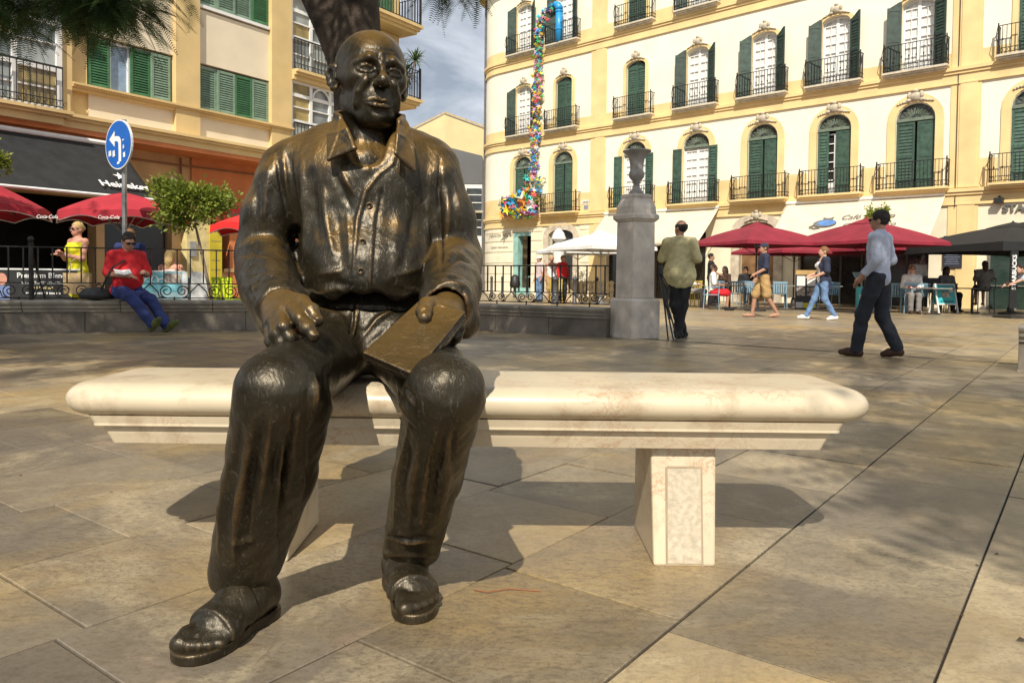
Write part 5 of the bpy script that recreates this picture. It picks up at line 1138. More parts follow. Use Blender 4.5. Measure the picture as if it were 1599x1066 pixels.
# ---------------------------------------------------------------- people
SKIN = {k: mat('skin_'+k, c, .55, var=.08, scale=9) for k, c in dict(light=(.56, .32, .22), tan=(.42, .22, .14), red=(.60, .28, .19), dark=(.12, .06, .04)).items()}
def cloth(n, c, **k): return mat('cloth_'+n, c, .85, var=.14, scale=7, bump=.6, bscale=11, bdist=.03, **k)
def person(loc, rz, H, label, skin, parts, pose={}, h=.014, hairc=(.03, .02, .015), hair='short', belly=0, wide=1.0, group=None, extra=None, female=False):
    """parts: list of (name, kind, material); the body is one surface, clothing closes over it. Faces -Y, feet at z=0."""
    J = dict(pel=(0, 0, .94), che=(0, -.01, 1.26), nek=(0, .012, 1.47), hed=(0, -.012, 1.615), sR=(-.185, .01, 1.415), sL=(.185, .01, 1.415), eR=(-.235, .03, 1.14), eL=(.235, .03, 1.14), wR=(-.235, -.05, .90), wL=(.235, -.05, .90),
             hR=(-.09, 0, .93), hL=(.09, 0, .93), kR=(-.10, -.02, .50), kL=(.10, -.02, .50), aR=(-.10, .02, .09), aL=(.10, .02, .09), tR=(-.12, -.17, .035), tL=(.12, -.17, .035))
    J.update(pose); s = H/1.75; face = J.pop('face', 0); tilt = J.pop('tilt', 0); hem = J.pop('hem', .09); J.pop('free', 0)
    J = {k: np.array(v, float)*s for k, v in J.items()}; W = wide
    HM = rotm('Z', face)@rotm('X', tilt)
    def loc_head(P): return ((P-J['hed'])/s)@HM
    def arms(P, a=0., upto=1.0):
        d = None
        for q in 'RL':
            S_, E_, W_ = J['s'+q], J['e'+q], J['w'+q]
            if upto < .9: x = cap(P, S_, S_*(1-upto)+E_*upto, .052*s+a, .047*s+a*1.3) if upto <= .5 else chain(P, [S_, E_*.92+S_*.08], [.054*s+a, .048*s+a*1.3], .02)
            else: x = chain(P, [S_, E_, W_], [.052*s+a, .041*s+a, .029*s+a], .02)
            d = x if d is None else np.minimum(d, x)
        return d
    def legs(P, a=0., upto=1.0):
        d = None
        for q in 'RL':
            h_, k_, a_ = J['h'+q], J['k'+q], J['a'+q]
            x = chain(P, [h_, k_, a_], [.082*s+a, .056*s+a, .038*s+a*1.2], .03) if upto == 1 else chain(P, [h_, k_*upto+h_*(1-upto)], [.085*s+a, .070*s+a*1.5], .03)
            d = x if d is None else smin(d, x, .02)
        return d
    def torso(P, a=0.):
        M = (J['che']+J['pel'])/2
        d = ell(P, J['che']+np.array([0, 0, .04*s]), (.165*s*W+a, .108*s+a, .20*s)); d = smin(d, ell(P, M+np.array([0, -.03*belly*s, 0]), (.148*s*W+a, (.105+.035*belly)*s+a, .20*s)), .06); d = smin(d, ell(P, J['pel'], (.16*s*W+a, .118*s+a, .13*s)), .05)
        d = smin(d, cap(P, J['sR'], J['sL'], .055*s+a), .06)
        if female:
            for sg_ in (-1, 1): d = smin(d, ell(P, J['che']+np.array([sg_*.075*s, -.085*s, .03*s]), (.062*s+a,)*3), .04)
        return d
    def f_body(P):
        d = torso(P, -.004); d = smin(d, cap(P, J['nek']-np.array([0, 0, .04*s]), J['hed']-np.array([0, -.02*s, .03*s]), .056*s, .052*s), .035)
        Q_ = loc_head(P); A_ = np.stack([np.abs(Q_[:, 0]), Q_[:, 1], Q_[:, 2]], 1)
        e = ell(Q_, (0, .018, .03), (.074, .094, .095)); e = smin(e, ell(Q_, (0, -.02, -.045), (.058, .068, .075)), .04); e = smin(e, cap(Q_, (0, -.082, .012), (0, -.103, -.022), .010, .014), .014)
        e = smin(e, ell(A_, (.076, .022, -.005), (.012, .024, .034)), .008); e = smax(e, -ell(A_, (.030, -.098, .014), (.017, .014, .011)), .014); e = smin(e, cap(A_, (0, -.088, -.058), (.018, -.084, -.06), .008), .01); e = smax(e, -cap(A_, (0, -.1, -.058), (.02, -.094, -.059), .003), .005); e = smin(e, cap(A_, (.012, -.086, .032), (.042, -.075, .03), .008), .012)
        d = smin(d, e*s, .012); d = smin(d, arms(P), .03); d = smin(d, legs(P), .03)
        for q in 'RL':
            W_, E_ = J['w'+q], J['e'+q]; f = (W_-E_)/np.linalg.norm(W_-E_); sd = np.cross(f, [0, 0, 1.]) if abs(f[2]) < .8 else np.array([0., 1, 0]); sd = sd/np.linalg.norm(sd); up = np.cross(sd, f)
            hd = cap(P, W_+f*.02*s, W_+f*.075*s, .026*s, .034*s)
            for i, (o_, l) in enumerate(((-.030, .150), (-.010, .168), (.010, .162), (.028, .140))): hd = smin(hd, chain(P, [W_+f*.085*s+sd*o_*s, W_+f*(.085+l*.30)*s+sd*o_*s*1.1-up*.010*s, W_+f*(l*.98)*s+sd*o_*s*1.1-up*.034*s], [.0105*s, .0095*s, .008*s], .005), .006)
            hd = smin(hd, chain(P, [W_+f*.03*s-sd*.022*s, W_+f*.07*s-sd*.055*s-up*.01*s, W_+f*.105*s-sd*.055*s-up*.025*s], [.014*s, .011*s, .009*s], .005), .01); d = smin(d, hd, .012)
            d = smin(d, chain(P, [J['a'+q]+np.array([0, .03*s, -.05*s]), J['a'+q]*.5+J['t'+q]*.5-np.array([0, 0, .02*s]), J['t'+q]], [.036*s, .038*s, .026*s], .03), .03)
        return d
    def f_part(kind):
        def f(P):
            if kind in ('tee', 'shirt', 'tank'):
                d = torso(P, .014)
                if kind != 'tank': d = smin(d, arms(P, .016, .62 if kind == 'tee' else 1.0), .03)
                else: d = smin(d, cap(P, J['nek']+np.array([-.07*s, 0, -.05*s]), J['che']+np.array([-.09*s, -.09*s, .1*s]), .018), .01); d = smin(d, cap(P, J['nek']+np.array([.07*s, 0, -.05*s]), J['che']+np.array([.09*s, -.09*s, .1*s]), .018), .01); d = smax(d, P[:, 2]-(J['che'][2]+.12*s), .01)
                d = smin(d, cap(P, J['nek']-np.array([0, 0, .03*s]), J['nek']-np.array([0, 0, .0]), .066*s), .03) if kind != 'tank' else d
                d = smin(d, ell(P, J['pel'], (.16*s*W+.036, .118*s+.045, .25*s)), .05) if hem > .1 else d; low = J['pel'][2]-hem*s; d = smax(d, low-P[:, 2], .012)
                for q in 'RL': d = smax(d, -cap(P, J['w'+q]+(J['w'+q]-J['e'+q])*.05, J['w'+q]+(J['w'+q]-J['e'+q])*1.2, .06*s), .005) if kind == 'shirt' else d
                d = d-.006*np.sin(P@np.array([38., 22, 15])+3*np.sin(P@np.array([9., -14, 18])))*.6
            elif kind in ('trousers', 'shorts', 'jeans'):
                d = ell(P, J['pel']-np.array([0, 0, .01*s]), (.163*s*W+.008, .122*s+.008, .12*s)); a = .026 if kind != 'jeans' else .016
                d = smin(d, legs(P, a, 1.0 if kind != 'shorts' else .92), .03); d = smax(d, P[:, 2]-(J['pel'][2]+.10*s), .01)
                d = d-.005*np.sin(P@np.array([17., 11, 9])+2.5*np.sin(P@np.array([7., 5, 16])))
            elif kind == 'dress':
                d = torso(P, .012); d = smax(d, P[:, 2]-(J['che'][2]+.14*s), .01); d = smin(d, cap(P, J['pel'], J['pel']-np.array([0, 0, .35*s]), .15*s, .20*s), .05)
                for sg_ in (-1, 1): d = smin(d, cap(P, J['nek']+np.array([sg_*.085*s, .02*s, -.035*s]), J['che']+np.array([sg_*.09*s, -.09*s, .10*s]), .012), .01)
            elif kind[:-1] in ('shoe', 'flop'):
                d = None
                for q in kind[-1]:
                    x = chain(P, [J['a'+q]+np.array([0, .035*s, -.048*s]), J['a'+q]*.45+J['t'+q]*.55-np.array([0, 0, .014*s]), J['t'+q]], [.046*s, .046*s, .034*s], .03); x = smin(x, cap(P, J['a'+q], J['a'+q]-np.array([0, 0, .03*s]), .044*s), .02) if kind[:-1] == 'shoe' else x
                    if kind[:-1] == 'flop': x = smax(x, P[:, 2]-np.minimum(J['t'+q][2], J['a'+q][2]-.05*s)+.012, .004)
                    d = x if d is None else np.minimum(d, x)
            elif kind == 'hair':
                Q_ = loc_head(P); d = ell(Q_, (0, .022, .036), (.083, .102, .102)); fr = -.030 if hair != 'bald' else .02
                d = smax(d, -ell(Q_, (0, -.075, -.03), (.085, .075, .098)), .015); d = smax(d, -(Q_[:, 2]+(.055 if hair in ('short', 'bald') else .2)), .01)
                if hair == 'bald': d = smax(d, Q_[:, 2]-.062, .01)
                if hair == 'long': d = smin(d, chain(Q_, [(0, .06, .03), (0, .085, -.08), (0, .075, -.20)], [.075, .072, .05], .04), .04)
                if hair == 'bun': d = smin(d, ell(Q_, (0, .105, .03), (.045, .045, .045)), .02); d = smax(d, -(Q_[:, 2]+.06), .01)
                d = (d-.004*np.sin(Q_@np.array([90., 130, 70])))*s
            elif kind == 'cap':
                Q_ = loc_head(P); d = smax(ell(Q_, (0, .018, .042), (.086, .106, .095)), .042-Q_[:, 2], .008); d = smin(d, rbox(Q_, (0, -.135, .048), (.065, .055, .007), .006), .012)*s
            elif kind == 'glasses':
                Q_ = loc_head(P); A_ = np.stack([np.abs(Q_[:, 0]), Q_[:, 1], Q_[:, 2]], 1); d = np.minimum(ell(A_, (.034, -.096, .014), (.028, .010, .021)), cap(A_, (.062, -.085, .02), (.082, .02, .02), .005)); d = np.minimum(d, cap(A_, (0, -.105, .02), (.02, -.1, .02), .005))*s
            elif kind == 'cardigan':
                d = torso(P, .026); d = smin(d, arms(P, .024, .62), .03); d = smax(d, -cap(P, J['nek']+np.array([0, -.16*s, 0]), J['pel']+np.array([0, -.2*s, -.2*s]), .12*s), .02); d = smin(d, cap(P, J['pel']+np.array([0, .06*s, 0]), J['pel']+np.array([0, .08*s, -.18*s]), .13*s, .12*s), .05); d = smax(d, (J['pel'][2]-.22*s)-P[:, 2], .01)
            return d
        return f
    allp = np.array(list(J.values())); lo = allp.min(0)-.24*s; hi = allp.max(0)+.24*s; lo[2] = max(lo[2], -.03) if 'free' not in pose else lo[2]
    V, Q = solid(f_body, lo, hi, h); body = obj('person', fast_mesh('person', V, Q), SKIN[skin], None, loc, rz); tag(body, label, 'person', group)
    plist = []
    for nm, kind, m in parts: plist += [('shoe' if kind == 'shoes' else 'flip_flop', kind[:-1]+q, m) for q in 'RL'] if kind in ('shoes', 'flops') else [(nm, kind, m)]
    for nm, kind, m in plist:
        fh = h*.5 if kind in ('glasses',) else h*.8 if kind in ('hair', 'cap') or kind[:-1] in ('shoe', 'flop') else h
        l2, h2 = lo, hi
        if kind[:-1] in ('shoe', 'flop'): ft = np.array([J['a'+kind[-1]], J['t'+kind[-1]]]); l2, h2 = ft.min(0)-.12*s, ft.max(0)+.12*s; l2[2] = max(l2[2], -.03)
        if kind in ('hair', 'cap', 'glasses'): l2, h2 = J['hed']-.3*s, J['hed']+.2*s
        V, Q = solid(f_part(kind), l2, h2, fh)
        if len(V): obj(nm, fast_mesh(nm, V, Q), m, body)
    return body
HB = cloth('hair_brown', (.07, .04, .02)); HK = cloth('hair_dark', (.02, .016, .013)); HBL = cloth('hair_blonde', (.50, .34, .14)); HGY = cloth('hair_greying', (.13, .115, .10)); HRD = cloth('hair_auburn', (.20, .10, .04))
NAVY = cloth('navy', (.022, .028, .06)); BLKC = cloth('black', (.012, .012, .014)); KHK = cloth('khaki_shirt', (.60, .53, .28)); LBL = cloth('pale_blue', (.50, .54, .66)); DNM = cloth('dark_trouser', (.018, .022, .032)); BRS = cloth('brown_leather', (.06, .028, .016)); TANS = cloth('tan_shorts', (.42, .27, .11)); WHC = cloth('white', (.75, .74, .72)); JEAN = cloth('blue_jeans', (.13, .22, .38)); REDC = cloth('red', (.55, .012, .018)); YLW = cloth('bright_yellow', (.82, .78, .02)); BLUT = cloth('royal_navy', (.02, .035, .14)); GRN = cloth('yellow_green_shoe', (.10, .12, .03)); STR = cloth('striped', (.62, .50, .50)); GRY2 = cloth('grey', (.22, .21, .20)); SUNG = mat('sunglass', (.01, .01, .01), .2)
D2 = math.pi/180
# near people
person((2.53, 11.62, 0), R_(158), 1.79, 'balding man in khaki shirt and black trousers standing with his back turned by the pillar', 'tan',
   [('shirt', 'tee', KHK), ('trousers', 'trousers', BLKC), ('shoes', 'shoes', BLKC), ('hair', 'hair', HK)],
   dict(eR=(-.27, .02, 1.15), wR=(-.10, -.22, 1.10), eL=(.27, .0, 1.16), wL=(.06, -.25, 1.16), kR=(-.05, -.04, .5), kL=(.05, .03, .5), aR=(.0, .06, .09), aL=(-.04, -.12, .09), tR=(-.03, -.13, .035), tL=(-.06, -.32, .035), face=.95, hem=.20), h=.0112, hair='bald', belly=1.4, wide=1.3)
person((4.30, 9.02, 0), R_(226), 1.73, 'man in pale blue shirt and dark trousers striding left across the plaza', 'tan',
   [('shirt', 'shirt', LBL), ('trousers', 'trousers', DNM), ('shoes', 'shoes', BRS), ('hair', 'hair', HK), ('glasses', 'glasses', SUNG)],
   dict(eR=(-.25, .06, 1.16), wR=(-.20, -.16, 1.00), eL=(.24, .06, 1.15), wL=(.20, -.12, .96), kR=(-.09, .02, .50), aR=(-.09, .20, .12), tR=(-.10, .04, .035), kL=(.09, -.14, .51), aL=(.09, -.20, .09), tL=(.10, -.38, .045)), h=.0112)
person((-7.2, 12.75, 0), R_(-28), 1.74, 'woman in bright yellow dress and sunglasses clapping behind the railing', 'red',
   [('dress', 'dress', YLW), ('hair', 'hair', HBL), ('sunglasses', 'glasses', SUNG)],
   dict(eR=(-.24, -.06, 1.13), wR=(-.04, -.27, 1.22), eL=(.24, -.06, 1.13), wL=(.0, -.26, 1.19)), h=.0112, hair='bun', female=True, wide=1.12)
person((-5.82, 11.60, 0), R_(46), 1.93, 'man in red polo shirt and blue trousers sitting on the wall reading', 'tan',
   [('polo_shirt', 'tee', REDC), ('trousers', 'trousers', BLUT), ('shoes', 'shoes', GRN), ('hair', 'hair', HK), ('glasses', 'glasses', SUNG)],
   dict(pel=(0, 0, .58), che=(0, -.03, .90), nek=(0, -.04, 1.11), hed=(0, -.10, 1.235), sR=(-.185, -.02, 1.05), sL=(.185, -.02, 1.05), eR=(-.26, -.06, .80), eL=(.26, -.06, .80), wR=(-.10, -.27, .78), wL=(.14, -.27, .82), hR=(-.09, -.02, .57), hL=(.09, -.02, .57), kR=(-.08, -.40, .50), kL=(.16, -.42, .46), aR=(.08, -.70, .14), aL=(.25, -.74, .12), tR=(.10, -.86, .22), tL=(.30, -.92, .18), tilt=.42), h=.0112, belly=1.6, wide=1.25)
bk2 = MB().add([(-.11, 0, .0), (0, .0, -.02), (.11, 0, .0), (-.11, .15, .06), (0, .15, .04), (.11, .15, .06)], [(0, 1, 4, 3), (1, 2, 5, 4)]).build('paperback', mat('book_paper', (.7, .7, .68), .8), None, (-5.66, 11.22, .885), R_(40)); sm_ = bk2.modifiers.new('t', 'SOLIDIFY'); sm_.thickness = .012; tag(bk2, 'open paperback held by the man in the red polo shirt', 'book')
person((-6.55, 13.2, 0), R_(200), 1.66, 'woman in navy top seen from behind past the reading man', 'light', [('top', 'tee', BLUT), ('trousers', 'trousers', BLKC), ('hair', 'hair', HRD)], {}, h=.013, hair='bun', female=True)
SIT = dict(pel=(0, .0, .54), che=(0, .0, .87), nek=(0, .0, 1.09), hed=(0, -.02, 1.235), sR=(-.185, .0, 1.03), sL=(.185, .0, 1.03), eR=(-.25, -.03, .77), eL=(.25, -.03, .77), wR=(-.12, -.26, .74), wL=(.12, -.26, .74), hR=(-.09, -.02, .53), hL=(.09, -.02, .53), kR=(-.10, -.43, .52), kL=(.10, -.43, .52), aR=(-.10, -.40, .09), aL=(.10, -.40, .09), tR=(-.11, -.58, .035), tL=(.11, -.58, .035))
person((-6.1, 13.75, 0), R_(170), 1.70, 'long-haired blonde person seated on the left terrace behind the blue banner', 'red', [('top', 'tank', WHC), ('trousers', 'trousers', GRY2), ('hair', 'hair', HBL)], SIT, h=.015, hair='long', female=True)
# walkers in the sun
person((6.02, 18.4, 0), R_(-92), 1.78, 'man in navy t-shirt, tan shorts and cap walking left', 'tan', [('t_shirt', 'tee', NAVY), ('shorts', 'shorts', TANS), ('flip_flops', 'flops', BRS), ('hair', 'hair', HB), ('cap', 'cap', NAVY)],
   dict(eR=(-.24, .08, 1.15), wR=(-.22, -.08, .93), eL=(.24, -.02, 1.14), wL=(.22, -.24, 1.02), kR=(-.10, -.16, .50), aR=(-.10, -.22, .08), tR=(-.11, -.42, .035), kL=(.10, .06, .50), aL=(.10, .30, .11), tL=(.10, .13, .03)), h=.0125)
person((6.98, 17.25, 0), R_(-95), 1.66, 'woman in navy cardigan, blue jeans and white trainers walking left', 'light', [('top', 'tank', WHC), ('cardigan', 'cardigan', NAVY), ('jeans', 'jeans', JEAN), ('trainers', 'shoes', WHC), ('hair', 'hair', HRD)],
   dict(eR=(-.22, .0, 1.15), wR=(-.10, -.26, 1.06), eL=(.22, .02, 1.15), wL=(.10, -.24, 1.02), kR=(-.09, -.16, .52), aR=(-.09, -.34, .11), tR=(-.10, -.52, .06), kL=(.09, .02, .50), aL=(.09, .26, .12), tL=(.09, .10, .035)), h=.0125, hair='bun', female=True)
# café guests
person((6.62, 25.6, 0), R_(80), 1.76, 'waiter in dark t-shirt standing among the blue chairs', 'tan', [('t_shirt', 'tee', BLKC), ('trousers', 'trousers', BLKC), ('shoes', 'shoes', BLKC), ('hair', 'hair', HK)], dict(eR=(-.24, -.04, 1.14), wR=(-.18, -.26, 1.05)), h=.017)
for (x, y, rz, lb, sk, ps, hr, fm) in (
  (5.84, 22.3, 75, 'bald man in white t-shirt and red shorts seated on a blue chair', 'tan', [('t_shirt', 'tee', WHC), ('shorts', 'shorts', REDC), ('shoes', 'shoes', BLKC), ('hair', 'hair', HGY)], 'bald', 0),
  (7.25, 26.2, -60, 'dark-haired guest in brown top facing the man in white t-shirt', 'dark', [('top', 'tee', BRS), ('trousers', 'trousers', BLKC), ('hair', 'hair', HK)], 'long', 1),
  (8.15, 26.8, 0, 'guest in black with sunglasses seated by the wooden door', 'tan', [('top', 'tee', BLKC), ('trousers', 'trousers', BLKC), ('hair', 'hair', HK), ('sunglasses', 'glasses', SUNG)], 'short', 0),
  (5.72, 24.6, 60, 'guest in white shirt partly hidden by the man in khaki', 'tan', [('shirt', 'shirt', WHC), ('trousers', 'trousers', GRY2), ('hair', 'hair', HK)], 'short', 0),
  (11.18, 21.5, -15, 'man in white striped shirt seated right of the striding man', 'red', [('shirt', 'shirt', WHC), ('trousers', 'trousers', GRY2), ('shoes', 'shoes', BRS), ('hair', 'hair', HRD), ('glasses', 'glasses', SUNG)], 'short', 0),
  (13.0, 23.0, 10, 'dark-haired guest in grey seated left of the black pole', 'dark', [('top', 'tee', GRY2), ('trousers', 'trousers', BLKC), ('hair', 'hair', HK)], 'long', 1)):
    person((x, y, 0), R_(rz), 1.72, lb, sk, ps, SIT, h=.018, hair=hr, female=bool(fm), group='guests seated at the cafes')
person((12.35, 23.4, 0), R_(-20), 1.66, 'dark-haired woman in white blouse standing behind the seated guests', 'dark', [('blouse', 'tee', WHC), ('trousers', 'trousers', BLKC), ('hair', 'hair', HK)], {}, h=.018, hair='bun', female=True)
SIT2 = {k: (v[0], v[1], v[2]+.22 if k not in ('aR', 'aL', 'tR', 'tL') else v[2]+.2) for k, v in SIT.items()}
person((13.95, 22.7, 0), R_(165), 1.68, 'woman in grey with brown hair on a high stool at the coffee shop', 'tan', [('top', 'tee', GRY2), ('skirt', 'shorts', BLKC), ('hair', 'hair', HB)], SIT2, h=.018, hair='long', female=True)
person((13.12, 19.2, 0), R_(-100), 1.74, 'man in pale blue top bending forward at the right edge of the photo', 'light', [('shirt', 'tee', LBL), ('trousers', 'trousers', BLUT), ('shoes', 'shoes', BLKC), ('hair', 'hair', HK)],
   dict(pel=(0, .12, .86), che=(0, -.10, 1.08), nek=(0, -.28, 1.20), hed=(0, -.40, 1.24), sR=(-.18, -.24, 1.16), sL=(.18, -.24, 1.16), eR=(-.22, -.42, .98), eL=(.22, -.42, .98), wR=(-.18, -.62, .86), wL=(.18, -.62, .88), hR=(-.09, .12, .85), hL=(.09, .12, .85), kR=(-.1, -.02, .47), kL=(.1, -.02, .47)), h=.017)
for (x, y, rz, lb, ps, hr) in ((1.0, 28.4, -60, 'person in pink striped shirt, jeans and white cap beyond the railing', [('shirt', 'tee', STR), ('jeans', 'jeans', JEAN), ('shoes', 'shoes', BLKC), ('hair', 'hair', HK), ('cap', 'cap', WHC)], 'short'), (1.42, 27.6, 0, 'woman in white tank top beyond the railing', [('top', 'tank', WHC), ('shorts', 'shorts', TANS), ('hair', 'hair', HBL)], 'bun'), (1.80, 27.2, 40, 'person in red shirt beyond the railing by the folded white umbrella', [('shirt', 'shirt', REDC), ('trousers', 'trousers', BLKC), ('hair', 'hair', HRD)], 'short')):
    person((x, y, 0), R_(rz), 1.68, lb, 'tan', ps, {}, h=.02, hair=hr)
# ---------------------------------------------------------------- umbrellas
def umbrella(loc, rz, half, ze, za, fab, label, group, val=.16, sides=4, dip=.03, trim=None, pole=.025, vent=True, base=True, polem=None):
    r = empty('parasol', loc, R_(rz), label=label, cat='umbrella', group=group); mb = MB(); n = sides; c = [Vector((half*math.cos(2*math.pi*(k+.5)/n)*(1.414 if n == 4 else 1), half*math.sin(2*math.pi*(k+.5)/n)*(1.414 if n == 4 else 1), ze)) for k in range(n)]; ap_ = Vector((0, 0, za)); q = 8
    for k in range(n):
        a, b = c[k], c[(k+1) % n]; rows = []
        for i in range(1, q+1):
            t = i/q; row = []
            for j in range(9): u_ = j/8; p = ap_.lerp(a.lerp(b, u_), t); p.z -= dip*math.sin(math.pi*u_)*t*(-1 if sides != 4 else 1)-.05*math.sin(math.pi*t); row.append(p)
            rows.append(row)
        mb.add([ap_]+rows[0], [(0, j+1, j+2) for j in range(8)])
        for i in range(q-1): mb.strip(rows[i], rows[i+1])
        mb.strip(rows[-1], [p+(p-Vector((0, 0, p.z))).normalized()*.012-Vector((0, 0, val*(1-.25*math.sin(math.pi*j/8)))) for j, p in enumerate(rows[-1])])
    o = mb.build('canopy', fab, r, smooth=False, weld=True); sm = o.modifiers.new('thick', 'SOLIDIFY'); sm.thickness = .004
    if vent: MB().lathe([(half*.34, za-.10), (half*.2, za-.02), (.04, za+.06), (.015, za+.10)], n, a0=math.pi/n).build('vent_cap', fab, r)
    pm = polem or ZN; MB().tube([(0, 0, 0), (0, 0, za+.02)], pole, 8).build('pole', pm, r)
    rb = MB()
    for p in c: rb.tube([(0, 0, za-.04), p-Vector((0, 0, .015))], .012, 4); rb.tube([(0, 0, ze-.35), Vector((p.x*.5, p.y*.5, (ze+za)/2-.04))], .01, 4)
    rb.build('ribs', pm, r)
    if base: MB().lathe([(.3, 0), (.3, .05), (.1, .09), (.05, .3)], 14).build('base', pm, r)
    if trim is not None: 
        t = MB()
        for k in range(n): a, b = c[k], c[(k+1) % n]; t.tube([a.lerp(b, j/8)+Vector((0, 0, -val*(1-.25*math.sin(math.pi*j/8))-.0-dip*math.sin(math.pi*j/8)*(-1 if sides != 4 else 1)))*1.0 for j in range(9)], .012, 4)
        t.build('trim', trim, r)
    return r
RED = mat('red_canvas', (.40, .020, .035), .8, scale=3, var=.12, bump=.15, bscale=9); MAR = mat('maroon_canvas', (.235, .013, .03), .85, scale=3, var=.12); WHU = mat('white_canvas', (.70, .70, .68), .8, scale=3, var=.05); BLU = mat('black_umbrella_canvas', (.011, .0115, .012), .8, scale=3, var=.15)
DPM = mat('dark_pole', (.05, .045, .04), .5, metal=.3)
REDB = mat('scarlet_canvas', (.66, .02, .02), .8, scale=3, var=.1)
G1, G2 = 'red parasols on the left terrace', 'maroon parasols of the cafe'
u2 = umbrella((-7.35, 14.6, 0), 33, 1.18, 1.98, 2.42, RED, 'red canvas parasol behind the traffic sign pole', G1, trim=MW, sides=8, dip=.05, vent=False)
umbrella((-10.2, 14.2, 0), 20, 1.5, 2.05, 2.75, RED, 'red canvas parasol cut off by the left edge', G1, trim=MW, sides=8, dip=.05, vent=False)
umbrella((-4.7, 15.6, 0), 10, 1.35, 1.84, 2.25, REDB, 'scarlet parasol peeking out left of the statue', G1, trim=MW, sides=8, dip=.05, vent=False)
for x, dy in ((-7.0, 13.37), (-8.1, 13.43)):
    M = frame(Vector((x-(-7.35), dy-14.6-.02, 1.86)), (1, .05, 0)); M = Matrix.Rotation(R_(-33), 4, 'Z') @ M; text('Coca-Cola', .085, M, MW, u2, shear=.2)
umbrella((6.98, 22.0, 0), 20, 1.32, 1.95, 2.46, MAR, 'maroon parasol in front of the wooden door', G2, polem=DPM, val=.10)
umbrella((9.6, 26.2, 0), 15, 1.5, 1.86, 2.40, MAR, 'maroon parasol farther back between the two front parasols', G2, polem=DPM, val=.10)
umbrella((9.75, 21.2, 0), 25, 1.45, 1.95, 2.55, MAR, 'maroon parasol above the striding man', G2, polem=DPM, val=.10)
umbrella((12.0, 24.6, 0), 20, 1.5, 1.92, 2.52, MAR, 'maroon parasol nearest the black coffee shop parasol', G2, polem=DPM, val=.10)
us = umbrella((13.9, 21.4, 0), 8, 1.95, 1.92, 2.50, BLU, 'black coffee shop parasol with white lettering at the right edge', None, polem=DPM, val=.24, pole=.05)
text('STARBUCKS', .26, frame(Vector((.15, -1.985, 1.80)), (1, 0, 0)), MW, us, bold=.008)
bn = MB().box(-.1, .1, -.02, .02, .25, 1.9).build('hanging_banner', BLU, us, loc=(-1.62, -1.93, 0)); text('STARBUCKS', .16, Matrix.Translation((-1.62, -1.955, 1.15)) @ Matrix.Rotation(math.pi/2, 4, 'X') @ Matrix.Rotation(math.pi/2, 4, 'Z'), MW, us, bold=.004)
MB().box(-.3, .3, -.3, .3, 0, .06).build('banner_foot', DPM, us, loc=(-1.62, -1.93, 0))
umbrella((3.05, 26.5, 0), 30, 1.35, 1.95, 2.45, WHU, 'white canvas parasol behind the pallet planters', 'white parasols', val=.12); umbrella((2.6, 30.5, 0), 10, 1.4, 1.95, 2.35, WHU, 'white canvas parasol half hidden behind the nearer white one', 'white parasols', val=.12)
fu = empty('folded_parasol', (1.72, 28.6, 0), label='folded white parasol standing upright by the arched doorway', cat='umbrella'); MB().lathe([(.06, .9), (.17, 1.0), (.20, 1.5), (.22, 2.1), (.10, 2.2), (.28, 2.32), (.20, 2.55), (.05, 2.72)], 10).build('canopy', WHU, fu); MB().tube([(0, 0, 0), (0, 0, 1.0)], .03, 6).build('pole', ZN, fu)
# ---------------------------------------------------------------- chairs, tables
CBL = mat('chair_blue', (.22, .36, .45), .45, metal=.1, var=.08, rand=.1); CYL = mat('chair_mustard', (.48, .36, .07), .6, rand=.1); CLM = mat('chair_lime', (.55, .72, .02), .5)
def chair(m, label, loc, rz, group, proto={}):
    if m.name not in proto:
        P = {}
        P['seat'] = MB().box(-.22, .22, -.21, .20, .44, .46).mesh('seat'); bk = MB()
        for k in range(6): x = -.18+.072*k; bk.box(x-.022, x+.022, .215, .23, .48, .80)
        bk.box(-.22, .22, .21, .24, .78, .84); P['backrest'] = bk.mesh('backrest')
        for i, (x, y) in enumerate(((-.2, -.19), (.2, -.19), (-.2, .2), (.2, .2))): P['leg', i] = MB().tube([(x*1.1, y*1.15, 0), (x, y, .44)]+([(x*1.02, y+.03, .84)] if y > 0 else []), .014, 6).mesh('leg')
        for s in (-1, 1): P['armrest', s] = MB().tube([(s*.235, .22, .68), (s*.25, -.18, .66), (s*.22, -.21, .44)], .014, 5).mesh('armrest')
        for v in P.values(): v.materials.append(m)
        proto[m.name] = P
    r = empty('chair', loc, R_(rz), label=label, cat='chair', group=group)
    for k, me in proto[m.name].items(): obj(k if isinstance(k, str) else k[0], me, None, r)
    return r
GC = 'blue metal cafe chairs'
for x, y, rz, lb in ((5.79, 22.3, 255, 'blue metal chair under the man in white t-shirt'), (7.05, 24.2, 175, 'blue metal chair with its back turned, left of the walking man in navy'), (8.0, 25.2, 10, 'blue metal chair between walking man in navy and menu stand'), (8.55, 24.6, 170, 'blue metal chair left of the menu stand'), (9.35, 24.2, 80, 'blue metal chair just right of the menu stand'), (10.0, 24.2, 190, 'blue metal chair left of the turquoise information stand'), (11.05, 22.1, 175, 'blue metal chair with its back turned, right of the striding man'), (11.9, 22.5, 200, 'blue metal chair near the black wind screen'), (8.15, 26.85, 180, 'blue metal chair under the guest in black'), (7.25, 26.25, 120, 'blue metal chair under the guest in brown'), (10.7, 23.3, 250, 'blue metal chair partly hidden behind the striding man'), (11.2, 21.55, 165, 'blue metal chair under the man in white shirt')):
    chair(CBL, lb, (x, y, 0), rz, GC)
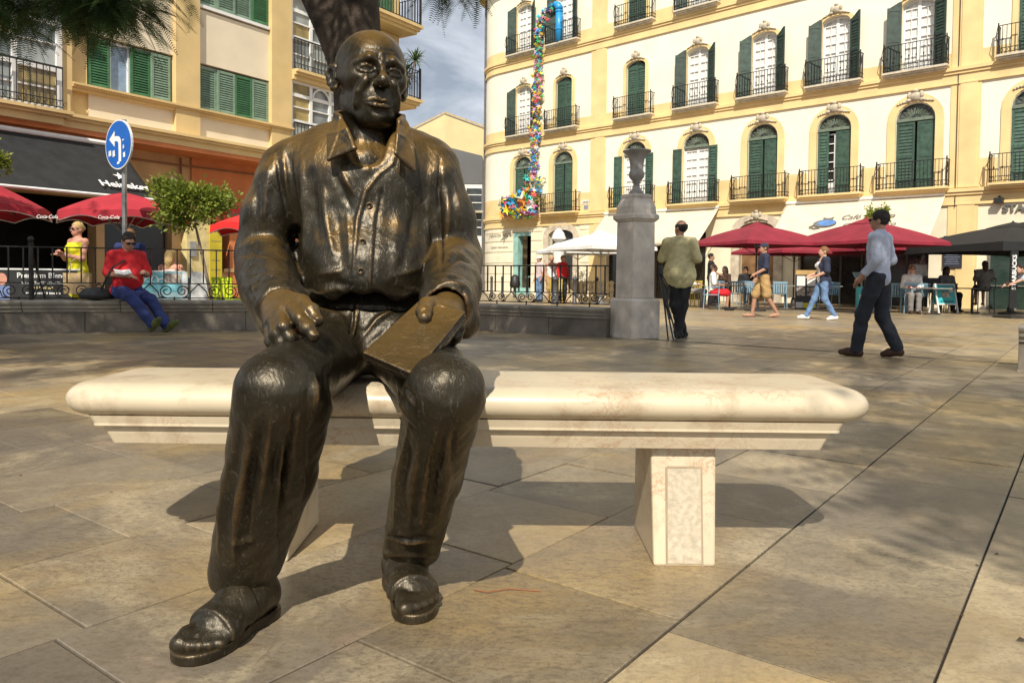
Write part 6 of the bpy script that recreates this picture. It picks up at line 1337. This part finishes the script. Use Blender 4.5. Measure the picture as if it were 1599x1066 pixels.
chair(CYL, 'mustard chair right of the man in khaki', (5.95, 25.3, 0), 200, 'mustard chairs'); chair(CYL, 'mustard chair beside the waiter', (6.3, 26.2, 0), 150, 'mustard chairs'); chair(CYL, 'mustard chair in front of the striped-shirt person', (1.5, 26.8, 0), 190, 'mustard chairs'); chair(CYL, 'mustard chair under the guest in white shirt', (5.72, 24.65, 0), 240, 'mustard chairs')
chair(CLM, 'lime green chair right of the leaning orange tree trunk', (-5.05, 13.8, 0), 160, 'lime green chairs'); chair(CLM, 'lime green chair nearest the statue sleeve', (-4.62, 13.9, 0), 190, 'lime green chairs'); chair(CBL, 'blue chair under the long-haired blonde person', (-6.1, 13.8, 0), 350, 'left terrace chairs')
chair(BOL, 'dark chair under the guest in grey', (13.0, 23.05, 0), 190, 'dark coffee shop chairs')
st_ = chair(BOL, 'tall dark stool under the woman in grey', (13.95, 22.7, 0), 345, 'dark coffee shop chairs'); st_.scale = (1, 1, 1.5)
def table(loc, m, label, group, h=.72, w=.34):
    r = empty('table', loc, .3, label=label, cat='table', group=group); MB().box(-w, w, -w, w, h-.03, h).build('table_top', m, r, bevel=.004); MB().tube([(0, 0, .03), (0, 0, h-.03)], .03, 8).build('column', DPM, r); MB().box(-.25, .25, -.03, .03, 0, .03).box(-.03, .03, -.25, .25, .001, .031).build('base', DPM, r)
TB = mat('table_grey', (.28, .27, .25), .5); TW = mat('table_dark', (.05, .04, .035), .5)
for x, y, m, lb in ((6.75, 23.8, TB, 'grey cafe table in front of the man in white t-shirt'), (8.9, 25.0, TB, 'grey cafe table behind the menu stand'), (10.2, 24.9, TB, 'grey cafe table behind the turquoise stand'), (11.5, 21.0, TB, 'grey cafe table by the man in white striped shirt'), (12.3, 22.0, TW, 'dark table behind the a-frame sign'), (13.3, 22.2, TW, 'dark table under the coffee shop parasol'), (3.7, 27.6, TW, 'dark table right of the pallet planters'), (-8.5, 14.0, TW, 'dark table on the left terrace')): table((x, y, 0), m, lb, 'cafe tables')
# ---------------------------------------------------------------- stands, signs, planters
TQ = mat('turquoise_print', (.05, .45, .48), .5, var=.05); CARD = mat('brown_card', (.5, .32, .13), .8); LIM = mat('yellow_print', (.75, .66, .03), .6); PHO = mat('photo_print', (.35, .30, .26), .5, scale=14, var=.7)
ms = empty('menu_stand', (9.03, 23.6, 0), R_(-12), label='upright menu board with white sheets and yellow base among the blue chairs', cat='menu board')
MB().box(-.31, .31, -.02, .02, 0, 1.06).build('board', BLK, ms); MB().box(-.31, .31, -.03, .03, 1.06, 1.2).build('header', CARD, ms)
for s in (-1, 1): MB().box(s*.15-.12, s*.15+.12, -.026, -.0205, .72, 1.02).build('sheet', WHU, ms); MB().box(s*.15-.12, s*.15+.12, -.026, -.0205, .42, .68).build('photo', PHO, ms)
MB().box(-.29, -.08, -.03, -.0205, .04, .22).build('sheet', WHU, ms); MB().box(-.07, .29, -.03, -.0205, .04, .20).build('yellow_panel', LIM, ms)
inf = empty('information_stand', (10.10, 22.2, 0), R_(-10), label='turquoise lectern-style information stand left of the striding man', cat='stand')
MB().box(-.13, .13, -.1, .1, 0, .72).build('pedestal', TQ, inf); MB().tube([(0, 0, .7), (0, 0, 1.02)], .025, 6).build('post', ZN, inf); MB().box(-.22, .2, -.18, .16, -.015, .015, M=Matrix.Translation((0, 0, 1.06)) @ Matrix.Rotation(R_(25), 4, 'X')).build('panel', mat('panel_blue', (.2, .42, .5), .4), inf); MB().box(-.08, .08, -.108, -.101, .3, .5).build('print', WHU, inf)
af = empty('a_frame_sign', (12.37, 22.0, 0), R_(6), label='white a-frame pavement sign with turquoise poster', cat='sign')
for s in (-1, 1):
    M = Matrix.Translation((0, s*.22, 0)) @ Matrix.Rotation(s*R_(14.5), 4, 'X'); MB().box(-.31, -.27, -.015, .015, 0, .86, M).box(.27, .31, -.015, .015, 0, .86, M).box(-.27, .27, -.015, .015, .82, .86, M).box(-.27, .27, -.015, .015, .24, .28, M).build('frame', WHU, af); MB().box(-.27, .27, -.01, .01, .28, .82, M).build('poster', TQ, af)
    if s < 0: MB().box(-.13, .13, -.014, -.0105, .46, .64, M).build('picture', PHO, af); MB().box(-.2, .2, -.014, -.0105, .31, .37, M).build('caption_bar', mat('dark_teal', (.02, .2, .22), .5), af); MB().box(.1, .22, -.014, -.0105, .62, .76, M).build('badge', WHU, af)
ws = empty('wind_screen', (12.2, 22.6, 0), R_(4), label='black fabric wind screen behind the a-frame sign', cat='screen'); MB().box(-.55, .4, -.01, .01, .55, 1.0).build('panel', BLK, ws); MB().tube([(-.55, 0, 0), (-.55, 0, 1.02)], .015, 5).tube([(.4, 0, 0), (.4, 0, 1.02)], .015, 5).build('posts', DPM, ws)
PWD = mat('pallet_wood', (.56, .44, .26), .85, scale=6, var=.2, bump=.2, rand=.15)
for x, y, lb in ((2.25, 27.4, 'pallet planter on the left with a leafy plant'), (3.15, 27.2, 'pallet planter nearer the urn pillar')):
    pr = empty('pallet_planter', (x, y, 0), R_(-8), label=lb, cat='planter', group='pallet wood planters')
    for k in range(6): MB().box(-.42+.15*k, -.42+.15*k+.10, -.22, -.19, .02, .78+.02*(k % 2)).build('slat', PWD, pr)
    for z in (.1, .42, .68): MB().box(-.44, .46, -.185, -.16, z, z+.09).build('slat', PWD, pr)
    MB().box(-.42, .44, -.155, .2, .3, .7).build('trough', PWD, pr)
    if x < 3:
        lf = MB(); random.seed(4)
        for k in range(160):
            c = Vector((random.gauss(.2, .12), random.gauss(0, .1), .95+random.gauss(0, .14))); d = Vector((random.gauss(0, 1), random.gauss(0, 1), random.gauss(.3, .8))).normalized()*.09; s_ = d.orthogonal().normalized()*.025; lf.add([c-s_, c+d*.5+s_*.5, c+d, c+s_], [(0, 1, 2, 3)])
        lf.build('foliage', YG, pr); MB().tube([(.2, 0, .6), (.2, 0, 1.0)], .01, 5).build('stem', mat('stem_brown', (.1, .07, .04), .9), pr)
tb = empty('banner_stand', (4.15, 26.6, 0), R_(-10), label='tall narrow white roll-up banner beside the urn pillar', cat='banner'); MB().box(-.12, .30, -.015, .015, .08, 1.72).build('banner', WHU, tb); MB().box(-.14, .32, -.08, .08, 0, .08).build('base', ZN, tb); MB().box(-.05, .22, -.02, -.0155, 1.42, 1.6).build('print', BLK, tb); MB().box(-.05, .22, -.02, -.0155, 1.15, 1.35).build('print', PHO, tb)
# left terrace banners behind the railing
ba = empty('terrace_banner', (-7.72, 12.45, 0), R_(15), label='black printed terrace banner with white lettering left of the yellow dress', cat='banner')
MB().box(-.62, .62, -.015, .015, .42, .93).build('panel', BLK, ba); MB().box(-.66, .66, -.03, .03, .93, .955).build('top_rail', WHU, ba); MB().box(-.80, -.68, -.03, .03, .3, 1.0).build('white_post', WHU, ba)
text('Premium Blends', .115, frame(Vector((.12, -.02, .84)), (1, 0, 0)), MW, ba, bold=.002)
for k, t in enumerate('abc'): illegible((.62, .34, .5)[k], .04, frame(Vector((.12, -.02, .73-.085*k)), (1, 0, 0)), MW if k % 2 == 0 else mat('gold_print', (.7, .55, .25), .6), ba)
MB().lathe([(.075, 0), (.075, .004)], 14, M=Matrix.Translation((-.47, -.019, .78)) @ Matrix.Rotation(math.pi/2, 4, 'X') @ Matrix.Diagonal((1, 1.3, 1, 1))).build('portrait_print', SKIN['red'], ba); MB().box(-.60, -.36, -.021, -.0155, .45, .68).build('portrait_print', mat('print_blue', (.16, .22, .42), .6), ba)
bb = empty('terrace_banner', (-6.0, 12.95, 0), R_(15), label='pale blue printed terrace banner with white lettering right of the reading man', cat='banner')
MB().box(-.42, .42, -.015, .015, .46, .92).build('panel', mat('aqua_print', (.20, .52, .60), .5, scale=3, var=.25), bb); MB().box(.42, .50, -.02, .02, .42, .93).box(-.46, .46, -.022, .022, .92, .945).build('frame', WHU, bb); MB().tube([(-.36+.62*t/40-.025*math.cos(t*.9), -.02, .78+.05*math.sin(t*.9)*(1+.6*math.sin(t*.37))) for t in range(33)], .011, 4).build('script_lettering', MW, bb); MB().box(.12, .40, -.02, -.0155, .74, .90).build('seaside_picture', PHO, bb); MB().box(-.42, .42, -.019, -.0155, .46, .58).build('pale_band', mat('pale_aqua', (.45, .66, .70), .6, scale=5, var=.2), bb)
bw = empty('terrace_banner', (-5.36, 13.15, 0), R_(15), label='plain white terrace panel between blue banner and lime chairs', cat='banner'); MB().box(-.12, .14, -.015, .015, .40, .93).build('panel', WHU, bw); MB().box(-.14, .16, -.1, .1, .0, .40).build('base', GRY2, bw)
# bags
bag = empty('shopping_bag', (-7.02, 12.42, .55), R_(10), label='tan paper shopping bag held by the woman in yellow', cat='bag'); TANB = mat('tan_bag', (.58, .40, .20), .7, bump=.2)
MB().add([(-.18, -.07, 0), (.18, -.07, 0), (.18, .07, 0), (-.18, .07, 0), (-.2, -.05, .34), (.2, -.05, .34), (.2, .05, .34), (-.2, .05, .34)], [(3, 2, 1, 0), (0, 1, 5, 4), (1, 2, 6, 5), (2, 3, 7, 6), (3, 0, 4, 7)]).build('body', TANB, bag); MB().tube([(-.1, -.05, .33), (-.08, -.05, .52), (0, -.04, .58), (.08, -.05, .52), (.1, -.05, .33)], .009, 5).build('handle', TANB, bag)
sb_ = empty('shoulder_bag', (-6.22, 11.5, .487)); q_ = MB().lathe([(.02, 0), (.24, .02), (.27, .09), (.18, .17), (.05, .2)], 12, M=Matrix.Diagonal((1, .6, 1, 1))).build('pouch', BLK, sb_, smooth=True); tag(sb_, 'black bag lying on the wall beside the man in the red polo', 'bag')
MB().tube([(.48, -.08, .60), (.36, -.20, .50), (.28, -.22, .36), (.16, -.10, .22), (.05, 0, .15)], .014, 5).build('strap', BLK, sb_)
tri_ = empty('folded_tripod', (2.27, 11.35, 0), label='folded black camera tripod leaning between the pillar and the man in khaki', cat='tripod')
for dx, dy in ((-.02, 0), (.03, .02), (.0, -.03)): MB().tube([(dx*3+.10, dy*3-.05, .0), (dx*1.2+.02, dy, .45), (-.06, .1, .95)], [.012, .014, .018], 6).build('leg', BLK, tri_)
MB().lathe([(.03, .93), (.045, .97), (.04, 1.06), (.02, 1.1)], 8, c=(-.06, .1, 0)).build('head', BLK, tri_); MB().tube([(-.06, .1, 1.0), (.05, -.02, .75), (.02, -.05, .5), (.08, -.02, .3)], .012, 5).build('strap', BLK, tri_)
# ---------------------------------------------------------------- trees
BARK = mat('jacaranda_bark', (.075, .055, .040), .95, scale=5, var=.35, bump=.9, bscale=18, bdist=.03)
JL = leaf_mat('jacaranda_leaf', (.075, .130, .036), (.035, .070, .020), 4)
def frond_cloud(centres, rng, npin=11, L=(.34, .5), droop=.5, wid=.075, fine=True):
    """fern-like compound leaves; returns verts and tris as arrays"""
    V, F = [], []; n0 = 0
    for c in centres:
        d = rng.normal(size=3); d[2] = d[2]*.35-droop*.6; d /= np.linalg.norm(d); s = np.cross(d, [0, 0, 1.]); s /= np.linalg.norm(s)+1e-6; ln = rng.uniform(*L); up = np.cross(s, d)
        t = np.linspace(.12, 1, npin)
        ax = c+np.outer(t*ln, d)+np.outer(-droop*.35*(t**2)*ln, [0, 0, 1.]); w_ = wid*np.sin(np.pi*np.clip(t*.85+.12, 0, 1))+.012
        for sg in (-1, 1):
            a = ax; tip = ax+sg*np.outer(w_, s)+np.outer(.35*w_, d)+np.outer(-.25*w_, up); b = ax+np.outer(np.full(npin, ln/npin*.62), d)
            V.append(np.stack([a, tip, b], 1).reshape(-1, 3)); F.append(np.arange(npin*3).reshape(-1, 3)+n0); n0 += npin*3
    return np.concatenate(V), np.concatenate(F)
def crown_points(n, rng, c, r, clump=26, cs=.55):
    cc = []
    while len(cc) < clump:
        p = rng.uniform(-1, 1, 3)
        if .25 < p@p < 1: cc.append(p)
    cc = np.array(cc)*r+c; k = rng.randint(0, clump, n); return cc[k]+rng.normal(size=(n, 3))*cs*np.array([1, 1, .55]), cc
rng = np.random.RandomState(12)
tree = empty('jacaranda_tree', (-1.33, 7.2, 0), label='large feathery-leaved tree whose dark forked trunk rises behind the statue', cat='tree')
def tube_part(name, pts, rs, parent, m=BARK, n=14):
    o = MB().tube(pts, rs, n).build(name, m, parent, smooth=True); sd = o.modifiers.new('s', 'SUBSURF'); sd.levels = sd.render_levels = 1; return o
tube_part('trunk', [(-.10, 0, -.05), (-.11, 0, .5), (-.11, 0, 1.5), (-.12, 0, 2.5), (-.13, 0, 2.95), (-.16, -.05, 3.5), (-.17, -.2, 4.2), (-.05, -.9, 5.4), (.2, -1.9, 6.5)], [.30, .25, .22, .22, .24, .24, .22, .19, .12], tree)
tube_part('limb', [(-.16, 0, 2.55), (-.24, 0, 2.95), (-.40, -.02, 3.35), (-.66, -.1, 3.9), (-1.2, -.6, 5.0), (-2.0, -1.4, 6.2)], [.17, .18, .19, .18, .15, .10], tree)
tube_part('limb', [(-.14, -.2, 4.1), (.5, .1, 5.2), (1.6, -.2, 6.3)], [.15, .12, .08], tree)
tube_part('limb', [(-.05, -.9, 5.3), (.1, -2.4, 6.4), (.2, -4.2, 7.0)], [.13, .10, .06], tree)
tube_part('limb', [(-1.3, -.6, 5.2), (-2.2, -2.2, 6.0), (-2.6, -3.4, 6.0), (-2.4, -3.6, 4.0)], [.12, .09, .05, .02], tree)
C1, cc1 = crown_points(8200, rng, np.array([-.7, -3.6, 7.2]), np.array([8.2, 3.7, 1.2]), 78, .62)
V, F = frond_cloud(C1, rng, 7, (.45, .7), .5, .12)
obj('crown', fast_mesh('crown', V, F, False), JL, tree)
# drooping sprays that hang into the top of the view
hang = []
for (x, y, z, n, sx, sz) in ((-3.42, 5.0, 2.66, 60, .10, .07), (-3.22, 5.0, 2.66, 70, .10, .07), (-2.80, 5.0, 2.68, 150, .14, .06), (-2.56, 5.0, 2.66, 190, .13, .07), (-3.0, 5.2, 2.82, 120, .4, .06)):
    for k in range(n): hang.append((x+rng.normal()*sx+1.33, y+rng.normal()*.12-7.2, z+rng.normal()*sz))
for k in range(50): hang.append((-.42+rng.normal()*.14+1.33, 5.2+rng.normal()*.1-7.2, 2.92+rng.normal()*.03))
V, F = frond_cloud(np.array(hang), rng, 26, (.18, .30), 1.0, .05); obj('hanging_fronds', fast_mesh('hanging_fronds', V, F, False), JL, tree)
# second tree behind the viewer, its shade dapples the paving
t2 = empty('jacaranda_tree', (6.5, -7.5, 0), label='feathery-leaved tree behind the viewer that shades the paving on the right', cat='tree')
tube_part('trunk', [(0, 0, -.05), (0, 0, 2.4), (-.6, .7, 4.2), (-2.2, 2.6, 6)], [.26, .22, .18, .1], t2)
tube_part('limb', [(-.1, .1, 2.6), (.9, .3, 4.4), (1.8, .8, 6)], [.15, .12, .06], t2)
gs = np.array([(2.2, 2.95), (2.3, 3.35), (2.5, 3.05), (2.1, 3.95), (2.7, 3.9), (2.95, 4.8), (2.1, 4.7), (3.5, 5.7), (2.6, 6.1), (3.9, 6.9), (2.0, 5.5), (-2.6, 7.6), (2.7, 2.4)]); cl2 = np.concatenate([gs-np.array([.98+6.5, 6.13-7.5]), np.full((13, 1), 6.0)], 1); C2 = cl2[rng.randint(0, 13, 620)]+rng.normal(size=(620, 3))*np.array([.30, .26, .2])
V, F = frond_cloud(C2, rng, 7, (.45, .7), .5, .12); obj('crown', fast_mesh('crown', V, F, False), JL, t2)
# clipped orange trees
OL = leaf_mat('orange_tree_leaf', (.30, .34, .05), (.10, .15, .022), 9)
def small_tree(loc, zc, rx, rz_, n, label, lean=(0, 0), size=.075, seed=1, grp=None):
    rg = np.random.RandomState(seed); r = empty('orange_tree', loc, label=label, cat='tree', group=grp); tube_part('trunk', [(lean[0], lean[1], 0), (lean[0]*.5, lean[1]*.5, zc*.45), (0, 0, zc-rz_*.6)], [.035, .03, .025], r, mat('pale_bark', (.22, .17, .12), .9), 8)
    cl = rg.normal(size=(26, 3)); cl /= np.linalg.norm(cl, axis=1)[:, None]; cl *= rg.uniform(.45, .95, (26, 1)); cl = cl*[rx, rx, rz_]+[0, 0, zc]
    P = cl[rg.randint(0, 26, n)]+rg.normal(size=(n, 3))*[rx*.17, rx*.17, rz_*.2]; D = (P-[0, 0, zc])/[rx, rx, rz_]; D = D/(np.linalg.norm(D, axis=1)[:, None]+1e-6)+rg.normal(size=(n, 3))*.55+[0, 0, .25]; D /= np.linalg.norm(D, axis=1)[:, None]; S = np.cross(D, rg.normal(size=(n, 3))); S /= np.linalg.norm(S, axis=1)[:, None]; L = rg.uniform(.7, 1.25, (n, 1))*size
    V = np.stack([P, P+D*L*.5+S*L*.26, P+D*L, P+D*L*.5-S*L*.26], 1).reshape(-1, 3); obj('crown', fast_mesh('crown', V, np.arange(n*4).reshape(-1, 4), False), OL, r)
    for a in range(5): q = cl[a*3]; tube_part('branch', [(0, 0, zc-rz_*.7), tuple(q*.6+np.array([0, 0, zc])*.4), tuple(q)], [.018, .012, .006], r, BARK, 6)
small_tree((-5.38, 13.0, 0), 2.10, .62, .42, 6000, 'small clipped orange tree with leaning trunk left of the statue', (.40, .0), seed=3)
small_tree((-8.95, 12.9, 0), 2.75, .38, .36, 2600, 'orange tree whose edge enters at the left border of the photo', (0, 0), seed=4)
small_tree((11.95, 25.3, 0), 3.0, .36, .34, 900, 'small orange tree rising behind the head of the striding man', (0, 0), size=.10, seed=6)
# fallen twig and leaves on the paving
tw = MB().tube([(-.10, 2.17, .006), (-.06, 2.15, .008), (.0, 2.18, .006), (.09, 2.17, .004)], .0016, 5).build('twig', mat('red_twig', (.28, .09, .03), .8), None); tag(tw, 'thin reddish twig lying on the paving in front of the bench leg', 'twig')
lf = MB().add([(1.275, 1.90, .004), (1.287, 1.907, .010), (1.30, 1.893, .005), (1.285, 1.89, .008)], [(0, 1, 2, 3)]).build('fallen_leaf', mat('dry_leaf', (.05, .035, .02), .9), None); tag(lf, 'small dark dry leaf on the paving at lower right', 'leaf')
